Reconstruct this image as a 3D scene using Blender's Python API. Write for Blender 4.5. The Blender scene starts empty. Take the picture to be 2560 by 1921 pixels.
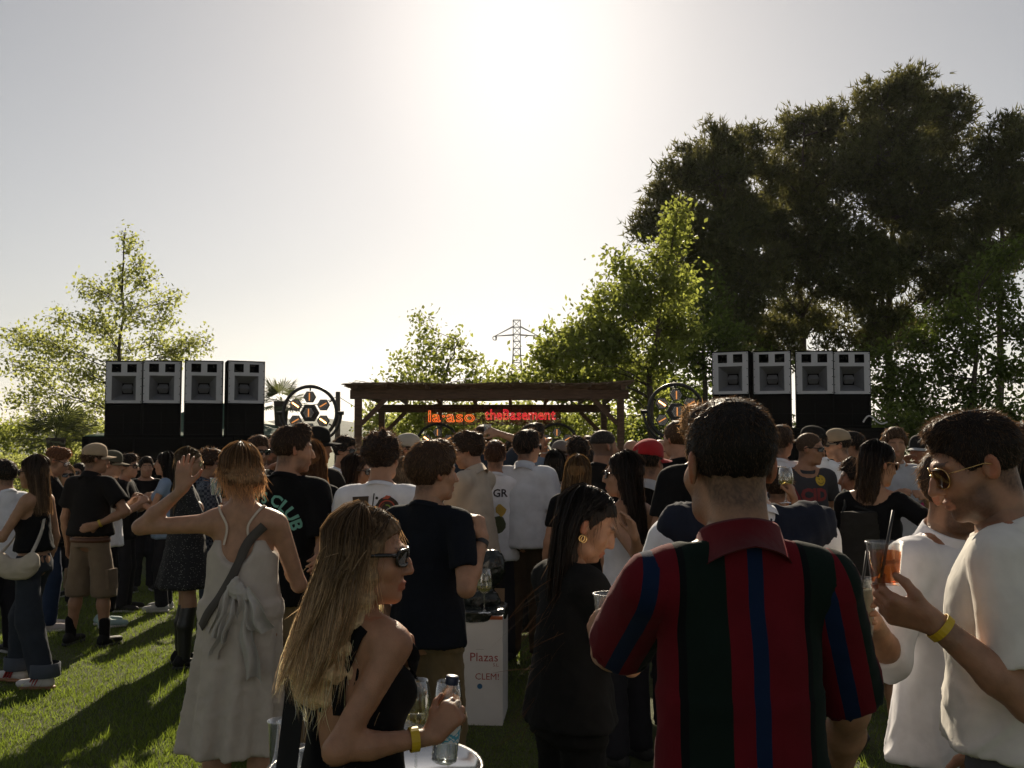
import bpy, bmesh, math, random
import numpy as np
from mathutils import Vector, Matrix
from mathutils.bvhtree import BVHTree

SC = bpy.context.scene
COL = SC.collection
rad = math.radians
RS = np.random.RandomState(7)
random.seed(7)

# ------------------------------------------------------------------ camera
FPX, CX, CY, HORIZON, EYE = 2489.0, 1280.0, 960.5, 1115.0, 1.70
PITCH = math.atan((HORIZON - CY) / FPX)
cam_d = bpy.data.cameras.new('camera')
cam_d.lens, cam_d.sensor_width, cam_d.clip_end, cam_d.clip_start = 35.0, 36.0, 6000, 0.05
cam = bpy.data.objects.new('camera', cam_d)
cam.location = (0, 0, EYE)
cam.rotation_euler = (math.pi / 2 + PITCH, 0, 0)
COL.objects.link(cam)
SC.camera = cam

# ------------------------------------------------------------------ sky, sun, exposure
SUN_EL, SUN_AZ = rad(26.5), rad(0.5)
w = bpy.data.worlds.new('World'); SC.world = w; w.use_nodes = True
nt = w.node_tree; nt.nodes.clear()
sky = nt.nodes.new('ShaderNodeTexSky'); sky.sky_type = 'NISHITA'; sky.sun_disc = False
sky.sun_elevation, sky.sun_rotation = SUN_EL, SUN_AZ
sky.altitude, sky.air_density, sky.dust_density, sky.ozone_density = 100, 1.0, 0.62, 0.6
hsv = nt.nodes.new('ShaderNodeHueSaturation'); hsv.inputs['Saturation'].default_value = 0.40
bg = nt.nodes.new('ShaderNodeBackground'); bg.inputs['Strength'].default_value = 0.050
wo = nt.nodes.new('ShaderNodeOutputWorld')
wm = nt.nodes.new('ShaderNodeMix'); wm.data_type = 'RGBA'; wm.blend_type = 'MULTIPLY'; wm.inputs[0].default_value = 1.0; wm.inputs[7].default_value = (1.04, 1.0, 0.965, 1)
nt.links.new(sky.outputs[0], hsv.inputs['Color']); nt.links.new(hsv.outputs[0], wm.inputs[6]); nt.links.new(wm.outputs[2], bg.inputs[0])
nt.links.new(bg.outputs[0], wo.inputs[0])
sun_d = bpy.data.lights.new('sun', 'SUN'); sun_d.energy = 5.0; sun_d.angle = rad(0.6)
sun_d.color = (1.0, 0.86, 0.66)
sun = bpy.data.objects.new('sun', sun_d); COL.objects.link(sun)
SUNV = Vector((math.sin(SUN_AZ) * math.cos(SUN_EL), math.cos(SUN_AZ) * math.cos(SUN_EL), math.sin(SUN_EL)))
sun.rotation_euler = (-SUNV).to_track_quat('-Z', 'Y').to_euler()
sun.location = SUNV * 60
SC.view_settings.view_transform = 'Standard'; SC.view_settings.look = 'None'
SC.view_settings.exposure = 0.46; SC.view_settings.gamma = 1.0
SC.view_settings.use_curve_mapping = False
SC.render.engine = 'CYCLES'
SC.cycles.use_denoising = True
SC.cycles.max_bounces = 7; SC.cycles.transparent_max_bounces = 12
SC.cycles.caustics_reflective = False; SC.cycles.caustics_refractive = False

def W(px, py, Y):
    """world point seen at source pixel (px, py) at distance Y along the view axis"""
    cx, cy = (px - CX) / FPX, (CY - py) / FPX
    dy = math.cos(PITCH) - cy * math.sin(PITCH); dz = math.sin(PITCH) + cy * math.cos(PITCH)
    t = Y / dy
    return Vector((cx * t, Y, EYE + dz * t))

# ------------------------------------------------------------------ mesh helpers
def link(o, parent=None):
    COL.objects.link(o)
    if parent is not None: o.parent = parent
    return o
def mesh_np(name, V, Q, mat=None, smooth=True, cols=None, fl=None, parent=None, midx=None):
    """V (n,3); Q (m,k) faces all of k corners, or list of such arrays"""
    V = np.asarray(V, np.float32)
    Qs = Q if isinstance(Q, list) else [Q]
    Qs = [np.asarray(q, np.int32) for q in Qs if len(q)]
    me = bpy.data.meshes.new(name)
    me.vertices.add(len(V)); me.vertices.foreach_set('co', V.ravel())
    nl = sum(q.size for q in Qs); npoly = sum(len(q) for q in Qs)
    me.loops.add(nl); me.polygons.add(npoly)
    me.loops.foreach_set('vertex_index', np.concatenate([q.ravel() for q in Qs]))
    starts = []; off = 0
    for q in Qs:
        starts.append(off + np.arange(len(q), dtype=np.int32) * q.shape[1]); off += q.size
    me.polygons.foreach_set('loop_start', np.concatenate(starts).astype(np.int32))
    if smooth: me.polygons.foreach_set('use_smooth', np.ones(npoly, bool))
    if midx is not None: me.polygons.foreach_set('material_index', np.asarray(midx, np.int32))
    me.update(calc_edges=True); me.validate()
    if cols is not None:
        a = me.color_attributes.new('Col', 'FLOAT_COLOR', 'POINT')
        c4 = np.ones((len(V), 4), np.float32); c4[:, :3] = cols; a.data.foreach_set('color', c4.ravel())
    if fl is not None:
        for n_, arr in fl.items():
            a = me.attributes.new(n_, 'FLOAT', 'POINT'); a.data.foreach_set('value', np.asarray(arr, np.float32))
    ms = mat if isinstance(mat, (list, tuple)) else [mat]
    for m in ms:
        if m: me.materials.append(m)
    return link(bpy.data.objects.new(name, me), parent)

class MB:
    """collects boxes, tubes, lathes ... into ONE mesh"""
    def __init__(s): s.v = []; s.f = []
    def add(s, vs, fs):
        o = len(s.v); s.v += [tuple(p) for p in vs]; s.f += [tuple(i + o for i in f) for f in fs]; return s
    def box(s, c, d, M=None, taper=1.0):
        x, y, z = d[0] / 2, d[1] / 2, d[2] / 2
        vs = []
        for sz in (-1, 1):
            k = taper if sz > 0 else 1
            for sx, sy in ((-1, -1), (1, -1), (1, 1), (-1, 1)): vs.append(Vector((sx * x * k, sy * y * k, sz * z)))
        if M is not None: vs = [M @ p for p in vs]
        c = Vector(c)
        return s.add([p + c for p in vs], [(3, 2, 1, 0), (4, 5, 6, 7), (0, 1, 5, 4), (1, 2, 6, 5), (2, 3, 7, 6), (3, 0, 4, 7)])
    def beam(s, a, b, w_, h_):
        a, b = Vector(a), Vector(b); d = b - a
        M = d.to_track_quat('Z', 'Y').to_matrix()
        return s.box((a + b) / 2, (w_, h_, d.length), M)
    def tube(s, pts, r, n=8, cap=True, closed=False):
        pts = [Vector(p) for p in pts]; N = len(pts)
        rr = r if isinstance(r, (list, tuple)) else [r] * N
        vs = []; fs = []; prev = None
        for i, p in enumerate(pts):
            if closed: t = pts[(i + 1) % N] - pts[i - 1]
            else: t = pts[min(i + 1, N - 1)] - pts[max(i - 1, 0)]
            t = t.normalized() if t.length > 1e-9 else Vector((0, 0, 1))
            if prev is None:
                u = t.orthogonal().normalized()
            else:
                u = prev - t * prev.dot(t)
                u = u.normalized() if u.length > 1e-6 else t.orthogonal().normalized()
            prev = u; v_ = t.cross(u)
            for k in range(n):
                a = 2 * math.pi * k / n
                vs.append(p + (u * math.cos(a) + v_ * math.sin(a)) * rr[i])
        M = N if closed else N - 1
        for i in range(M):
            j = (i + 1) % N
            for k in range(n):
                k2 = (k + 1) % n
                fs.append((i * n + k, i * n + k2, j * n + k2, j * n + k))
        if cap and not closed:
            fs.append(tuple(range(n - 1, -1, -1))); fs.append(tuple((N - 1) * n + k for k in range(n)))
        return s.add(vs, fs)
    def lathe(s, prof, n=24, c=(0, 0, 0), M=None):
        vs = []; fs = []
        for r, z in prof:
            for k in range(n):
                a = 2 * math.pi * k / n; vs.append(Vector((r * math.cos(a), r * math.sin(a), z)))
        for i in range(len(prof) - 1):
            for k in range(n):
                k2 = (k + 1) % n
                fs.append((i * n + k, i * n + k2, (i + 1) * n + k2, (i + 1) * n + k))
        if M is not None: vs = [M @ p for p in vs]
        c = Vector(c)
        return s.add([p + c for p in vs], fs)
    def prism(s, poly, thick, M):
        """2D polygon extruded along +local z by thick, placed with 4x4 M"""
        n = len(poly)
        vs = [M @ Vector((x, y, 0)) for x, y in poly] + [M @ Vector((x, y, thick)) for x, y in poly]
        fs = [tuple(range(n - 1, -1, -1)), tuple(range(n, 2 * n))] + [(i, (i + 1) % n, n + (i + 1) % n, n + i) for i in range(n)]
        return s.add(vs, fs)
    def build(s, name, mat, parent=None, smooth=False, bevel=0):
        me = bpy.data.meshes.new(name); me.from_pydata(s.v, [], s.f)
        if bevel:
            b = bmesh.new(); b.from_mesh(me)
            bmesh.ops.bevel(b, geom=[e for e in b.edges], offset=bevel, segments=2, affect='EDGES', profile=0.6)
            b.to_mesh(me); b.free()
        if mat: me.materials.append(mat)
        if smooth: me.shade_smooth()
        me.update()
        return link(bpy.data.objects.new(name, me), parent)

def tag(o, label, cat, group=None, kind=None):
    if label: o['label'] = label
    if cat: o['category'] = cat
    if group: o['group'] = group
    if kind: o['kind'] = kind
    return o
def empty(name, loc=(0, 0, 0), rz=0):
    o = bpy.data.objects.new(name, None); o.location = loc; o.rotation_euler = (0, 0, rz)
    o.empty_display_size = 0.1
    return link(o)
def structure(o): o['kind'] = 'structure'; return o
def copy_tree(o, parent=None):
    c = o.copy(); COL.objects.link(c); c.parent = parent
    for ch in list(o.children):
        copy_tree(ch, c)
    return c
def place(o, loc, rz=0):
    o.location = loc; o.rotation_euler = (0, 0, rz); return o

# ------------------------------------------------------------------ materials
MATS = {}
def _new(key):
    m = bpy.data.materials.new(key); m.use_nodes = True
    n = m.node_tree; return m, n, n.nodes['Principled BSDF']
def mat(key, col, rough=0.6, metal=0.0, var=0.15, scale=20.0, bump=0.0, bscale=60.0, spec=0.5, emit=None, es=1.0, trans=0.0, ior=1.45, alpha=None, stretch=None, coat=0):
    if key in MATS: return MATS[key]
    m, n, p = _new(key); L = n.links
    p.inputs['Roughness'].default_value = rough; p.inputs['Metallic'].default_value = metal
    p.inputs['Specular IOR Level'].default_value = spec
    p.inputs['Coat Weight'].default_value = coat
    tc = n.nodes.new('ShaderNodeTexCoord')
    mp = n.nodes.new('ShaderNodeMapping'); L.new(tc.outputs['Object'], mp.inputs[0])
    if stretch: mp.inputs['Scale'].default_value = stretch
    nz = n.nodes.new('ShaderNodeTexNoise'); nz.inputs['Scale'].default_value = scale; nz.inputs['Detail'].default_value = 5
    L.new(mp.outputs[0], nz.inputs['Vector'])
    r = n.nodes.new('ShaderNodeMapRange'); r.inputs[1].default_value = 0.3; r.inputs[2].default_value = 0.7
    r.inputs[3].default_value = 1 - var; r.inputs[4].default_value = 1 + var
    L.new(nz.outputs[0], r.inputs[0])
    mx = n.nodes.new('ShaderNodeMix'); mx.data_type = 'RGBA'; mx.blend_type = 'MULTIPLY'; mx.inputs[0].default_value = 1
    mx.inputs[6].default_value = (*col, 1); L.new(r.outputs[0], mx.inputs[7])
    L.new(mx.outputs[2], p.inputs['Base Color'])
    if bump:
        nb = n.nodes.new('ShaderNodeTexNoise'); nb.inputs['Scale'].default_value = bscale; nb.inputs['Detail'].default_value = 4
        L.new(mp.outputs[0], nb.inputs['Vector'])
        b = n.nodes.new('ShaderNodeBump'); b.inputs['Strength'].default_value = bump; b.inputs['Distance'].default_value = 0.01
        L.new(nb.outputs[0], b.inputs['Height']); L.new(b.outputs[0], p.inputs['Normal'])
    if emit:
        p.inputs['Emission Color'].default_value = (*emit, 1); p.inputs['Emission Strength'].default_value = es
    if trans:
        p.inputs['Transmission Weight'].default_value = trans; p.inputs['IOR'].default_value = ior
    if alpha is not None: p.inputs['Alpha'].default_value = alpha
    MATS[key] = m; return m
def attr_mat(key, rough=0.6, translucent=0.0, sss=0.0, spec=0.4, var=0.12, scale=30, bump=0.0, bscale=80, sheen=0.0, cname='Col'):
    """material whose colour is a per-vertex colour attribute"""
    if key in MATS: return MATS[key]
    m, n, p = _new(key); L = n.links
    at = n.nodes.new('ShaderNodeAttribute'); at.attribute_name = cname
    tc = n.nodes.new('ShaderNodeTexCoord')
    nz = n.nodes.new('ShaderNodeTexNoise'); nz.inputs['Scale'].default_value = scale; nz.inputs['Detail'].default_value = 4
    L.new(tc.outputs['Object'], nz.inputs['Vector'])
    r = n.nodes.new('ShaderNodeMapRange'); r.inputs[1].default_value = 0.3; r.inputs[2].default_value = 0.7
    r.inputs[3].default_value = 1 - var; r.inputs[4].default_value = 1 + var
    L.new(nz.outputs[0], r.inputs[0])
    mx = n.nodes.new('ShaderNodeMix'); mx.data_type = 'RGBA'; mx.blend_type = 'MULTIPLY'; mx.inputs[0].default_value = 1
    L.new(at.outputs['Color'], mx.inputs[6]); L.new(r.outputs[0], mx.inputs[7])
    L.new(mx.outputs[2], p.inputs['Base Color'])
    p.inputs['Roughness'].default_value = rough; p.inputs['Specular IOR Level'].default_value = spec
    if sss:
        p.inputs['Subsurface Weight'].default_value = sss; p.inputs['Subsurface Scale'].default_value = 0.02
        p.inputs['Subsurface Radius'].default_value = (1.0, 0.35, 0.2)
    if sheen: p.inputs['Sheen Weight'].default_value = sheen; p.inputs['Sheen Roughness'].default_value = 0.4
    if bump:
        nb = n.nodes.new('ShaderNodeTexNoise'); nb.inputs['Scale'].default_value = bscale; nb.inputs['Detail'].default_value = 3
        L.new(tc.outputs['Object'], nb.inputs['Vector'])
        b = n.nodes.new('ShaderNodeBump'); b.inputs['Strength'].default_value = bump; b.inputs['Distance'].default_value = 0.006
        L.new(nb.outputs[0], b.inputs['Height']); L.new(b.outputs[0], p.inputs['Normal'])
    if translucent:
        t = n.nodes.new('ShaderNodeBsdfTranslucent'); L.new(mx.outputs[2], t.inputs[0])
        ms = n.nodes.new('ShaderNodeMixShader'); ms.inputs[0].default_value = translucent
        L.new(p.outputs[0], ms.inputs[1]); L.new(t.outputs[0], ms.inputs[2])
        L.new(ms.outputs[0], n.nodes['Material Output'].inputs[0])
    MATS[key] = m; return m
def leaf_mat(key, col, tcol, tr=0.5, rough=0.45, spec=0.4):
    if key in MATS: return MATS[key]
    m, n, p = _new(key); L = n.links
    at = n.nodes.new('ShaderNodeAttribute'); at.attribute_name = 'tone'
    def ramp(c):
        mx = n.nodes.new('ShaderNodeMix'); mx.data_type = 'RGBA'; mx.blend_type = 'MULTIPLY'; mx.inputs[0].default_value = 1
        mx.inputs[6].default_value = (*c, 1); L.new(at.outputs['Fac'], mx.inputs[7]); return mx
    a = ramp(col); L.new(a.outputs[2], p.inputs['Base Color'])
    p.inputs['Roughness'].default_value = rough; p.inputs['Specular IOR Level'].default_value = spec
    t = n.nodes.new('ShaderNodeBsdfTranslucent'); b = ramp(tcol); L.new(b.outputs[2], t.inputs[0])
    ms = n.nodes.new('ShaderNodeMixShader'); ms.inputs[0].default_value = tr
    L.new(p.outputs[0], ms.inputs[1]); L.new(t.outputs[0], ms.inputs[2])
    L.new(ms.outputs[0], n.nodes['Material Output'].inputs[0])
    MATS[key] = m; return m
def glass(key, col=(1, 1, 1), rough=0.02, ior=1.45, hi=0.85):
    """clear glass or plastic; lets light through"""
    if key in MATS: return MATS[key]
    m, n, p = _new(key); L = n.links
    n.nodes.remove(p); p = n.nodes.new('ShaderNodeBsdfGlossy'); p.inputs['Color'].default_value = (0.95, 0.95, 0.95, 1); p.inputs['Roughness'].default_value = max(rough, 0.03)
    t = n.nodes.new('ShaderNodeBsdfTransparent'); t.inputs[0].default_value = (*col, 1)
    fr = n.nodes.new('ShaderNodeLayerWeight'); fr.inputs[0].default_value = 0.45
    mr = n.nodes.new('ShaderNodeMapRange'); mr.inputs[3].default_value = 0.06; mr.inputs[4].default_value = hi
    L.new(fr.outputs['Facing'], mr.inputs[0])
    ms = n.nodes.new('ShaderNodeMixShader'); L.new(mr.outputs[0], ms.inputs[0])
    L.new(t.outputs[0], ms.inputs[1]); L.new(p.outputs[0], ms.inputs[2])
    L.new(ms.outputs[0], n.nodes['Material Output'].inputs[0])
    MATS[key] = m; return m
# ================================================================== setting
# ------------------------------------------------------------------ ground
def ground_material():
    m, n, p = _new('lawn'); L = n.links
    tc = n.nodes.new('ShaderNodeTexCoord')
    def nz(s, d=6):
        t = n.nodes.new('ShaderNodeTexNoise'); t.inputs['Scale'].default_value = s; t.inputs['Detail'].default_value = d
        L.new(tc.outputs['Object'], t.inputs['Vector']); return t
    a = nz(0.7); b = nz(28); c = nz(220, 3)
    r = n.nodes.new('ShaderNodeValToRGB')
    r.color_ramp.elements[0].position = 0.35; r.color_ramp.elements[0].color = (0.05, 0.075, 0.012, 1)
    r.color_ramp.elements[1].position = 0.68; r.color_ramp.elements[1].color = (0.12, 0.125, 0.035, 1)
    mx = n.nodes.new('ShaderNodeMix'); mx.data_type = 'FLOAT'; mx.inputs[0].default_value = 0.55
    L.new(a.outputs[0], mx.inputs[2]); L.new(b.outputs[0], mx.inputs[3]); L.new(mx.outputs[0], r.inputs[0])
    L.new(r.outputs[0], p.inputs['Base Color']); p.inputs['Roughness'].default_value = 0.9
    bp = n.nodes.new('ShaderNodeBump'); bp.inputs['Strength'].default_value = 0.8; bp.inputs['Distance'].default_value = 0.03
    L.new(c.outputs[0], bp.inputs['Height']); L.new(bp.outputs[0], p.inputs['Normal'])
    return m
G = 48; gx = np.sign(np.linspace(-1, 1, G)) * np.abs(np.linspace(-1, 1, G)) ** 3 * 4000
gy = np.concatenate([np.linspace(-30, 30, 30), 30 + np.linspace(0.02, 1, 30) ** 3 * 4000])
V = np.array([(x, y, 0.0) for y in gy for x in gx])
ny_, nx_ = len(gy), len(gx)
Q = np.array([(j * nx_ + i, j * nx_ + i + 1, (j + 1) * nx_ + i + 1, (j + 1) * nx_ + i) for j in range(ny_ - 1) for i in range(nx_ - 1)])
ground = structure(mesh_np('ground', V, Q, ground_material(), smooth=False))

# grass blades: only the lawn that shows between the people
def grass():
    N = 165000
    y = 3.2 + RS.rand(N) ** 1.15 * 10.0
    lo = (-60 - CX) / FPX * y; hi = (1500 - CX) / FPX * y
    x = lo + RS.rand(N) * (hi - lo)
    keep = (x < 0.9)
    x, y = x[keep], y[keep]
    N2 = 14000
    y2 = 2.6 + RS.rand(N2) * 6.0; x2 = (1950 - CX) / FPX * y2 + RS.rand(N2) * 0.25 * y2
    x = np.concatenate([x, x2]); y = np.concatenate([y, y2]); N = len(x)
    cl = np.sin(x * 3.1 + 1.3 * np.sin(y * 2.3)) * np.sin(y * 2.7 + x) * 0.5 + 0.5
    h = (0.018 + 0.022 * RS.rand(N)) * (0.7 + 0.7 * cl)
    tall = RS.rand(N) < 0.04; h[tall] *= 1.9; h *= np.where(np.sin(x * 1.7 + 2) * np.sin(y * 1.3 + x * 0.6) > 0.55, 0.45, 1.0)
    a = RS.rand(N) * 2 * np.pi; wd = 0.0022 + 0.0022 * RS.rand(N)
    ln = (RS.rand(N) * 0.9 + 0.15) * h; la = RS.rand(N) * 2 * np.pi
    V = np.zeros((N, 3, 3), np.float32)
    V[:, 0] = np.stack([x - np.cos(a) * wd, y - np.sin(a) * wd, np.full(N, -0.002)], 1)
    V[:, 1] = np.stack([x + np.cos(a) * wd, y + np.sin(a) * wd, np.full(N, -0.002)], 1)
    V[:, 2] = np.stack([x + np.cos(la) * ln, y + np.sin(la) * ln, h], 1)
    tone = np.repeat(0.55 + 0.8 * RS.rand(N), 3)
    o = mesh_np('grass', V.reshape(-1, 3), np.arange(N * 3).reshape(-1, 3), leaf_mat('grass_blade', (0.075, 0.115, 0.02), (0.25, 0.33, 0.04), 0.52, 0.4, 0.5), smooth=False, fl={'tone': tone})
    tag(o, 'short green lawn grass between the standing guests', 'grass', kind='stuff')
grass()

# ------------------------------------------------------------------ hills
def ridge(name, Y, pts, base, colr, key):
    xs = np.linspace(pts[0][0], pts[-1][0], 160)
    ys = np.interp(xs, [p[0] for p in pts], [p[1] for p in pts])
    V = []; Q = []
    rows = 9
    for r_ in range(rows):
        t = r_ / (rows - 1)
        for i, (px, py) in enumerate(zip(xs, ys)):
            top = W(px, py, Y); k = Y * (1 + 0.5 * t)
            b = W(px, base, Y)
            zz = (top.z) * math.sin(t * math.pi / 2)
            rough_ = (0.10 * math.sin(i * 1.7 + r_) + 0.07 * math.sin(i * 3.9 + 2 * r_) + 0.06 * math.sin(i * 7.7 + r_ * 5)) * 0.16 * top.z * t
            V.append((top.x * (1 + 0.5 * t) / 1.5, Y * (0.6 + 0.4 * t) , zz + rough_))
    n_ = len(xs)
    Q = np.array([(r_ * n_ + i, r_ * n_ + i + 1, (r_ + 1) * n_ + i + 1, (r_ + 1) * n_ + i) for r_ in range(rows - 1) for i in range(n_ - 1)])
    return structure(mesh_np(name, np.array(V), Q, mat(key, colr, 0.95, var=0.5, scale=0.02, bump=0.0)))
ridge('hills', 900, [(-1600, 1085), (-300, 1075), (300, 1060), (620, 1060), (760, 1047), (830, 1050), (900, 1058), (1000, 1066), (1300, 1072), (1800, 1075), (2300, 1062), (2500, 1048), (2700, 1050), (3600, 1080)], 1115, (0.045, 0.06, 0.03), 'wooded_hill')
ridge('far_hills', 2400, [(-1600, 1090), (300, 1078), (800, 1062), (900, 1060), (1500, 1080), (2400, 1066), (2560, 1040), (2800, 1052), (3600, 1085)], 1115, (0.05, 0.06, 0.045), 'far_hill')

# ------------------------------------------------------------------ trees
BARK = mat('bark', (0.075, 0.055, 0.04), 0.9, var=0.4, scale=30, bump=0.7, bscale=40)
def branches(paths):
    """paths: list of (points array (k,3), r0, r1) -> V,Q of five-sided tapered tubes"""
    Vs = []; Qs = []; off = 0
    for P, r0, r1 in paths:
        n = 7 if r0 > 0.06 else 3; ang = np.arange(n) * 2 * np.pi / n
        P = np.asarray(P, float); k = len(P)
        T = np.gradient(P, axis=0); T /= np.linalg.norm(T, axis=1)[:, None] + 1e-9
        ref = np.where(np.abs(T[:, 2:3]) > 0.9, np.array([[1.0, 0, 0]]), np.array([[0, 0, 1.0]]))
        U = np.cross(T, ref); U /= np.linalg.norm(U, axis=1)[:, None] + 1e-9; B = np.cross(T, U)
        r = np.linspace(r0, r1, k)[:, None, None]
        ring = P[:, None] + r * (U[:, None] * np.cos(ang)[None, :, None] + B[:, None] * np.sin(ang)[None, :, None])
        Vs.append(ring.reshape(-1, 3))
        i = np.arange(k - 1)[:, None] * n; j = np.arange(n)[None]; j2 = (j + 1) % n
        Qs.append(off + np.stack([i + j, i + j2, i + n + j2, i + n + j], -1).reshape(-1, 4)); off += k * n
    return np.concatenate(Vs), np.concatenate(Qs)
def curve(a, b, sag=0.12, k=7, rs=RS):
    a, b = np.asarray(a, float), np.asarray(b, float); L = np.linalg.norm(b - a)
    t = np.linspace(0, 1, k)[:, None]
    m = (rs.rand(3) - 0.5) * L * sag * 2; m2 = (rs.rand(3) - 0.5) * L * sag
    return a + (b - a) * t + m * np.sin(t * np.pi) + m2 * np.sin(t * 2 * np.pi)
def leaf_quads(C, size, tone, rs=RS, aspect=0.55, up=0.2):
    N = len(C)
    d = rs.normal(size=(N, 3)); d[:, 2] -= up; d /= np.linalg.norm(d, axis=1)[:, None]
    e = rs.normal(size=(N, 3)); s = np.cross(d, e); s /= np.linalg.norm(s, axis=1)[:, None] + 1e-9
    sz = size * (0.6 + 0.8 * rs.rand(N, 1))
    V = np.stack([C, C + d * sz * 0.5 + s * sz * aspect * 0.5, C + d * sz, C + d * sz * 0.5 - s * sz * aspect * 0.5], 1)
    return V.reshape(-1, 3), np.repeat(tone, 4)
def needle_tufts(C, D, size, nn, rs=RS, wd=0.027):
    N = len(C)
    d = D[:, None] * 0.75 + rs.normal(size=(N, nn, 3)) * 0.62; d /= np.linalg.norm(d, axis=2)[:, :, None]
    s = np.cross(d, rs.normal(size=(N, nn, 3))); s /= np.linalg.norm(s, axis=2)[:, :, None] + 1e-9
    L = size * (0.65 + 0.6 * rs.rand(N, nn, 1))
    V = np.stack([C[:, None] - s * wd, C[:, None] + s * wd, C[:, None] + d * L], 2)
    return V.reshape(-1, 3)
def tree(name, label, Y, trunk, lobes, mat_leaf, leaf=0.11, dens=1.0, r0=0.12, twig_n=7, group=None, depth_k=1.0, kind='leaf', seed=1, gap=0.5, cat='tree', twr=0.008):
    """trunk: list of (px,py) at distance Y from the base up; lobes: (px,py,rx,ry[,dY]) foliage masses in pixels"""
    rs = np.random.RandomState(seed)
    root = empty(name, (W(trunk[0][0], trunk[0][1], Y).x, Y, 0))
    base = np.array(root.location)
    tp = np.array([W(px, py, Y) for px, py in trunk]); tp[0, 2] = -0.05
    tp = np.array([tp[0]] + [p for p in tp[1:]])
    # resample trunk
    tt = np.linspace(0, len(tp) - 1, 18); ii = np.minimum(tt.astype(int), len(tp) - 2); ff = (tt - ii)[:, None]
    TP = tp[ii] * (1 - ff) + tp[ii + 1] * ff; TP[1:-1] += rs.normal(size=(16, 3)) * 0.03
    paths = [(TP, r0, r0 * 0.10)]
    LC = []; LD = []
    px2m = Y / FPX
    for lb in lobes:
        dY = lb[4] if len(lb) > 4 else (rs.rand() - 0.5) * 2 * depth_k * px2m * (lb[2] + 60)
        yy = Y + dY
        c = np.array(W(lb[0], lb[1], yy)); kk_ = 1.22 if kind == 'pine' else 1.0; rx, rz = lb[2] * px2m * kk_, lb[3] * px2m * kk_; ry = (rx * 0.6 + rz * 0.4) * depth_k
        c[2] = max(c[2], rz * 0.5)
        # limb leaves the trunk below the lobe
        cand = [i for i in range(len(TP)) if TP[i, 2] < c[2] - 0.25 * np.linalg.norm(TP[i, :2] - c[:2])] or [1]
        st = TP[cand[-1]]
        lr = max(0.012, r0 * 0.35 * min(1.0, 1.2 * (rx + rz) / (px2m * 260)))
        limb = curve(st, c, 0.08, 8, rs); paths.append((limb, lr, lr * 0.45))
        nt_ = max(3, int(twig_n * (lb[2] * lb[3]) ** 0.5 / 45))
        for q in range(nt_):
            u = rs.normal(size=3); u /= np.linalg.norm(u); u *= rs.rand() ** 0.33
            e = c + u * np.array([rx, ry, rz])
            s_ = limb[rs.randint(3, 8)]
            tw = curve(s_, e, 0.12, 6, rs); paths.append((tw, max(twr, lr * 0.4), twr * 0.5))
            Lt = np.linalg.norm(e - s_)
            m = int(dens * (9 + 16 * Lt))
            t = 0.25 + 0.75 * rs.rand(m) ** 0.7
            f_ = t * 5; i0 = np.minimum(f_.astype(int), 4); fr = (f_ - i0)[:, None]
            P = tw[i0] * (1 - fr) + tw[i0 + 1] * fr
            # leaves gather in small clusters
            ncl = max(2, m // 5); cc = P[rs.randint(0, m, ncl)] + rs.normal(size=(ncl, 3)) * 0.10 * min(1, Lt)
            k = rs.randint(0, ncl, m)
            P = np.where(rs.rand(m, 1) < 0.7, cc[k] + rs.normal(size=(m, 3)) * min(leaf, 0.2) * (0.8 if kind == 'pine' else 1.25), P + rs.normal(size=(m, 3)) * min(leaf * 1.4, 0.18))
            LC.append(P); dd = e - s_; dd /= np.linalg.norm(dd) + 1e-9
            LD.append(np.tile(dd, (m, 1)))
    C = np.concatenate(LC); Dd = np.concatenate(LD)
    C[:, 2] = np.maximum(C[:, 2], 0.05)
    V, Q = branches(paths)
    mesh_np('trunk', V - base, Q, BARK, parent=root)
    if kind == 'leaf':
        V, tone = leaf_quads(C - base, leaf, 0.6 + 0.8 * rs.rand(len(C)), rs)
        mesh_np('crown', V, np.arange(len(V)).reshape(-1, 4), mat_leaf, smooth=False, fl={'tone': tone}, parent=root)
    else:
        nn = 4
        Dd = Dd * 0.5 + np.array([0, 0, 0.6]); 
        C = C + rs.normal(size=C.shape) * 0.05; V = needle_tufts(C - base, Dd, leaf, nn, rs)
        tone = np.repeat(0.55 + 0.8 * rs.rand(len(C)), nn * 3)
        mesh_np('crown', V, np.arange(len(V)).reshape(-1, 3), mat_leaf, smooth=False, fl={'tone': tone}, parent=root)
    tag(root, label, cat, group)
    return root

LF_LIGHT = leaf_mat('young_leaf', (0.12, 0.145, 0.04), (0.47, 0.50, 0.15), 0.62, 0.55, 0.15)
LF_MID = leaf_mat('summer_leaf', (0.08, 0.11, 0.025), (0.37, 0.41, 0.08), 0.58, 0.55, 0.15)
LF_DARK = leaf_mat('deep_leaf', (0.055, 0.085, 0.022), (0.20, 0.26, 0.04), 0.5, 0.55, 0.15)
LF_PINE = leaf_mat('pine_needle', (0.055, 0.068, 0.026), (0.21, 0.20, 0.06), 0.42, 0.6, 0.15)
LF_PALM = leaf_mat('palm_leaf', (0.07, 0.09, 0.035), (0.16, 0.18, 0.05), 0.4, 0.4)
BG = 'trees standing around the lawn'

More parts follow.
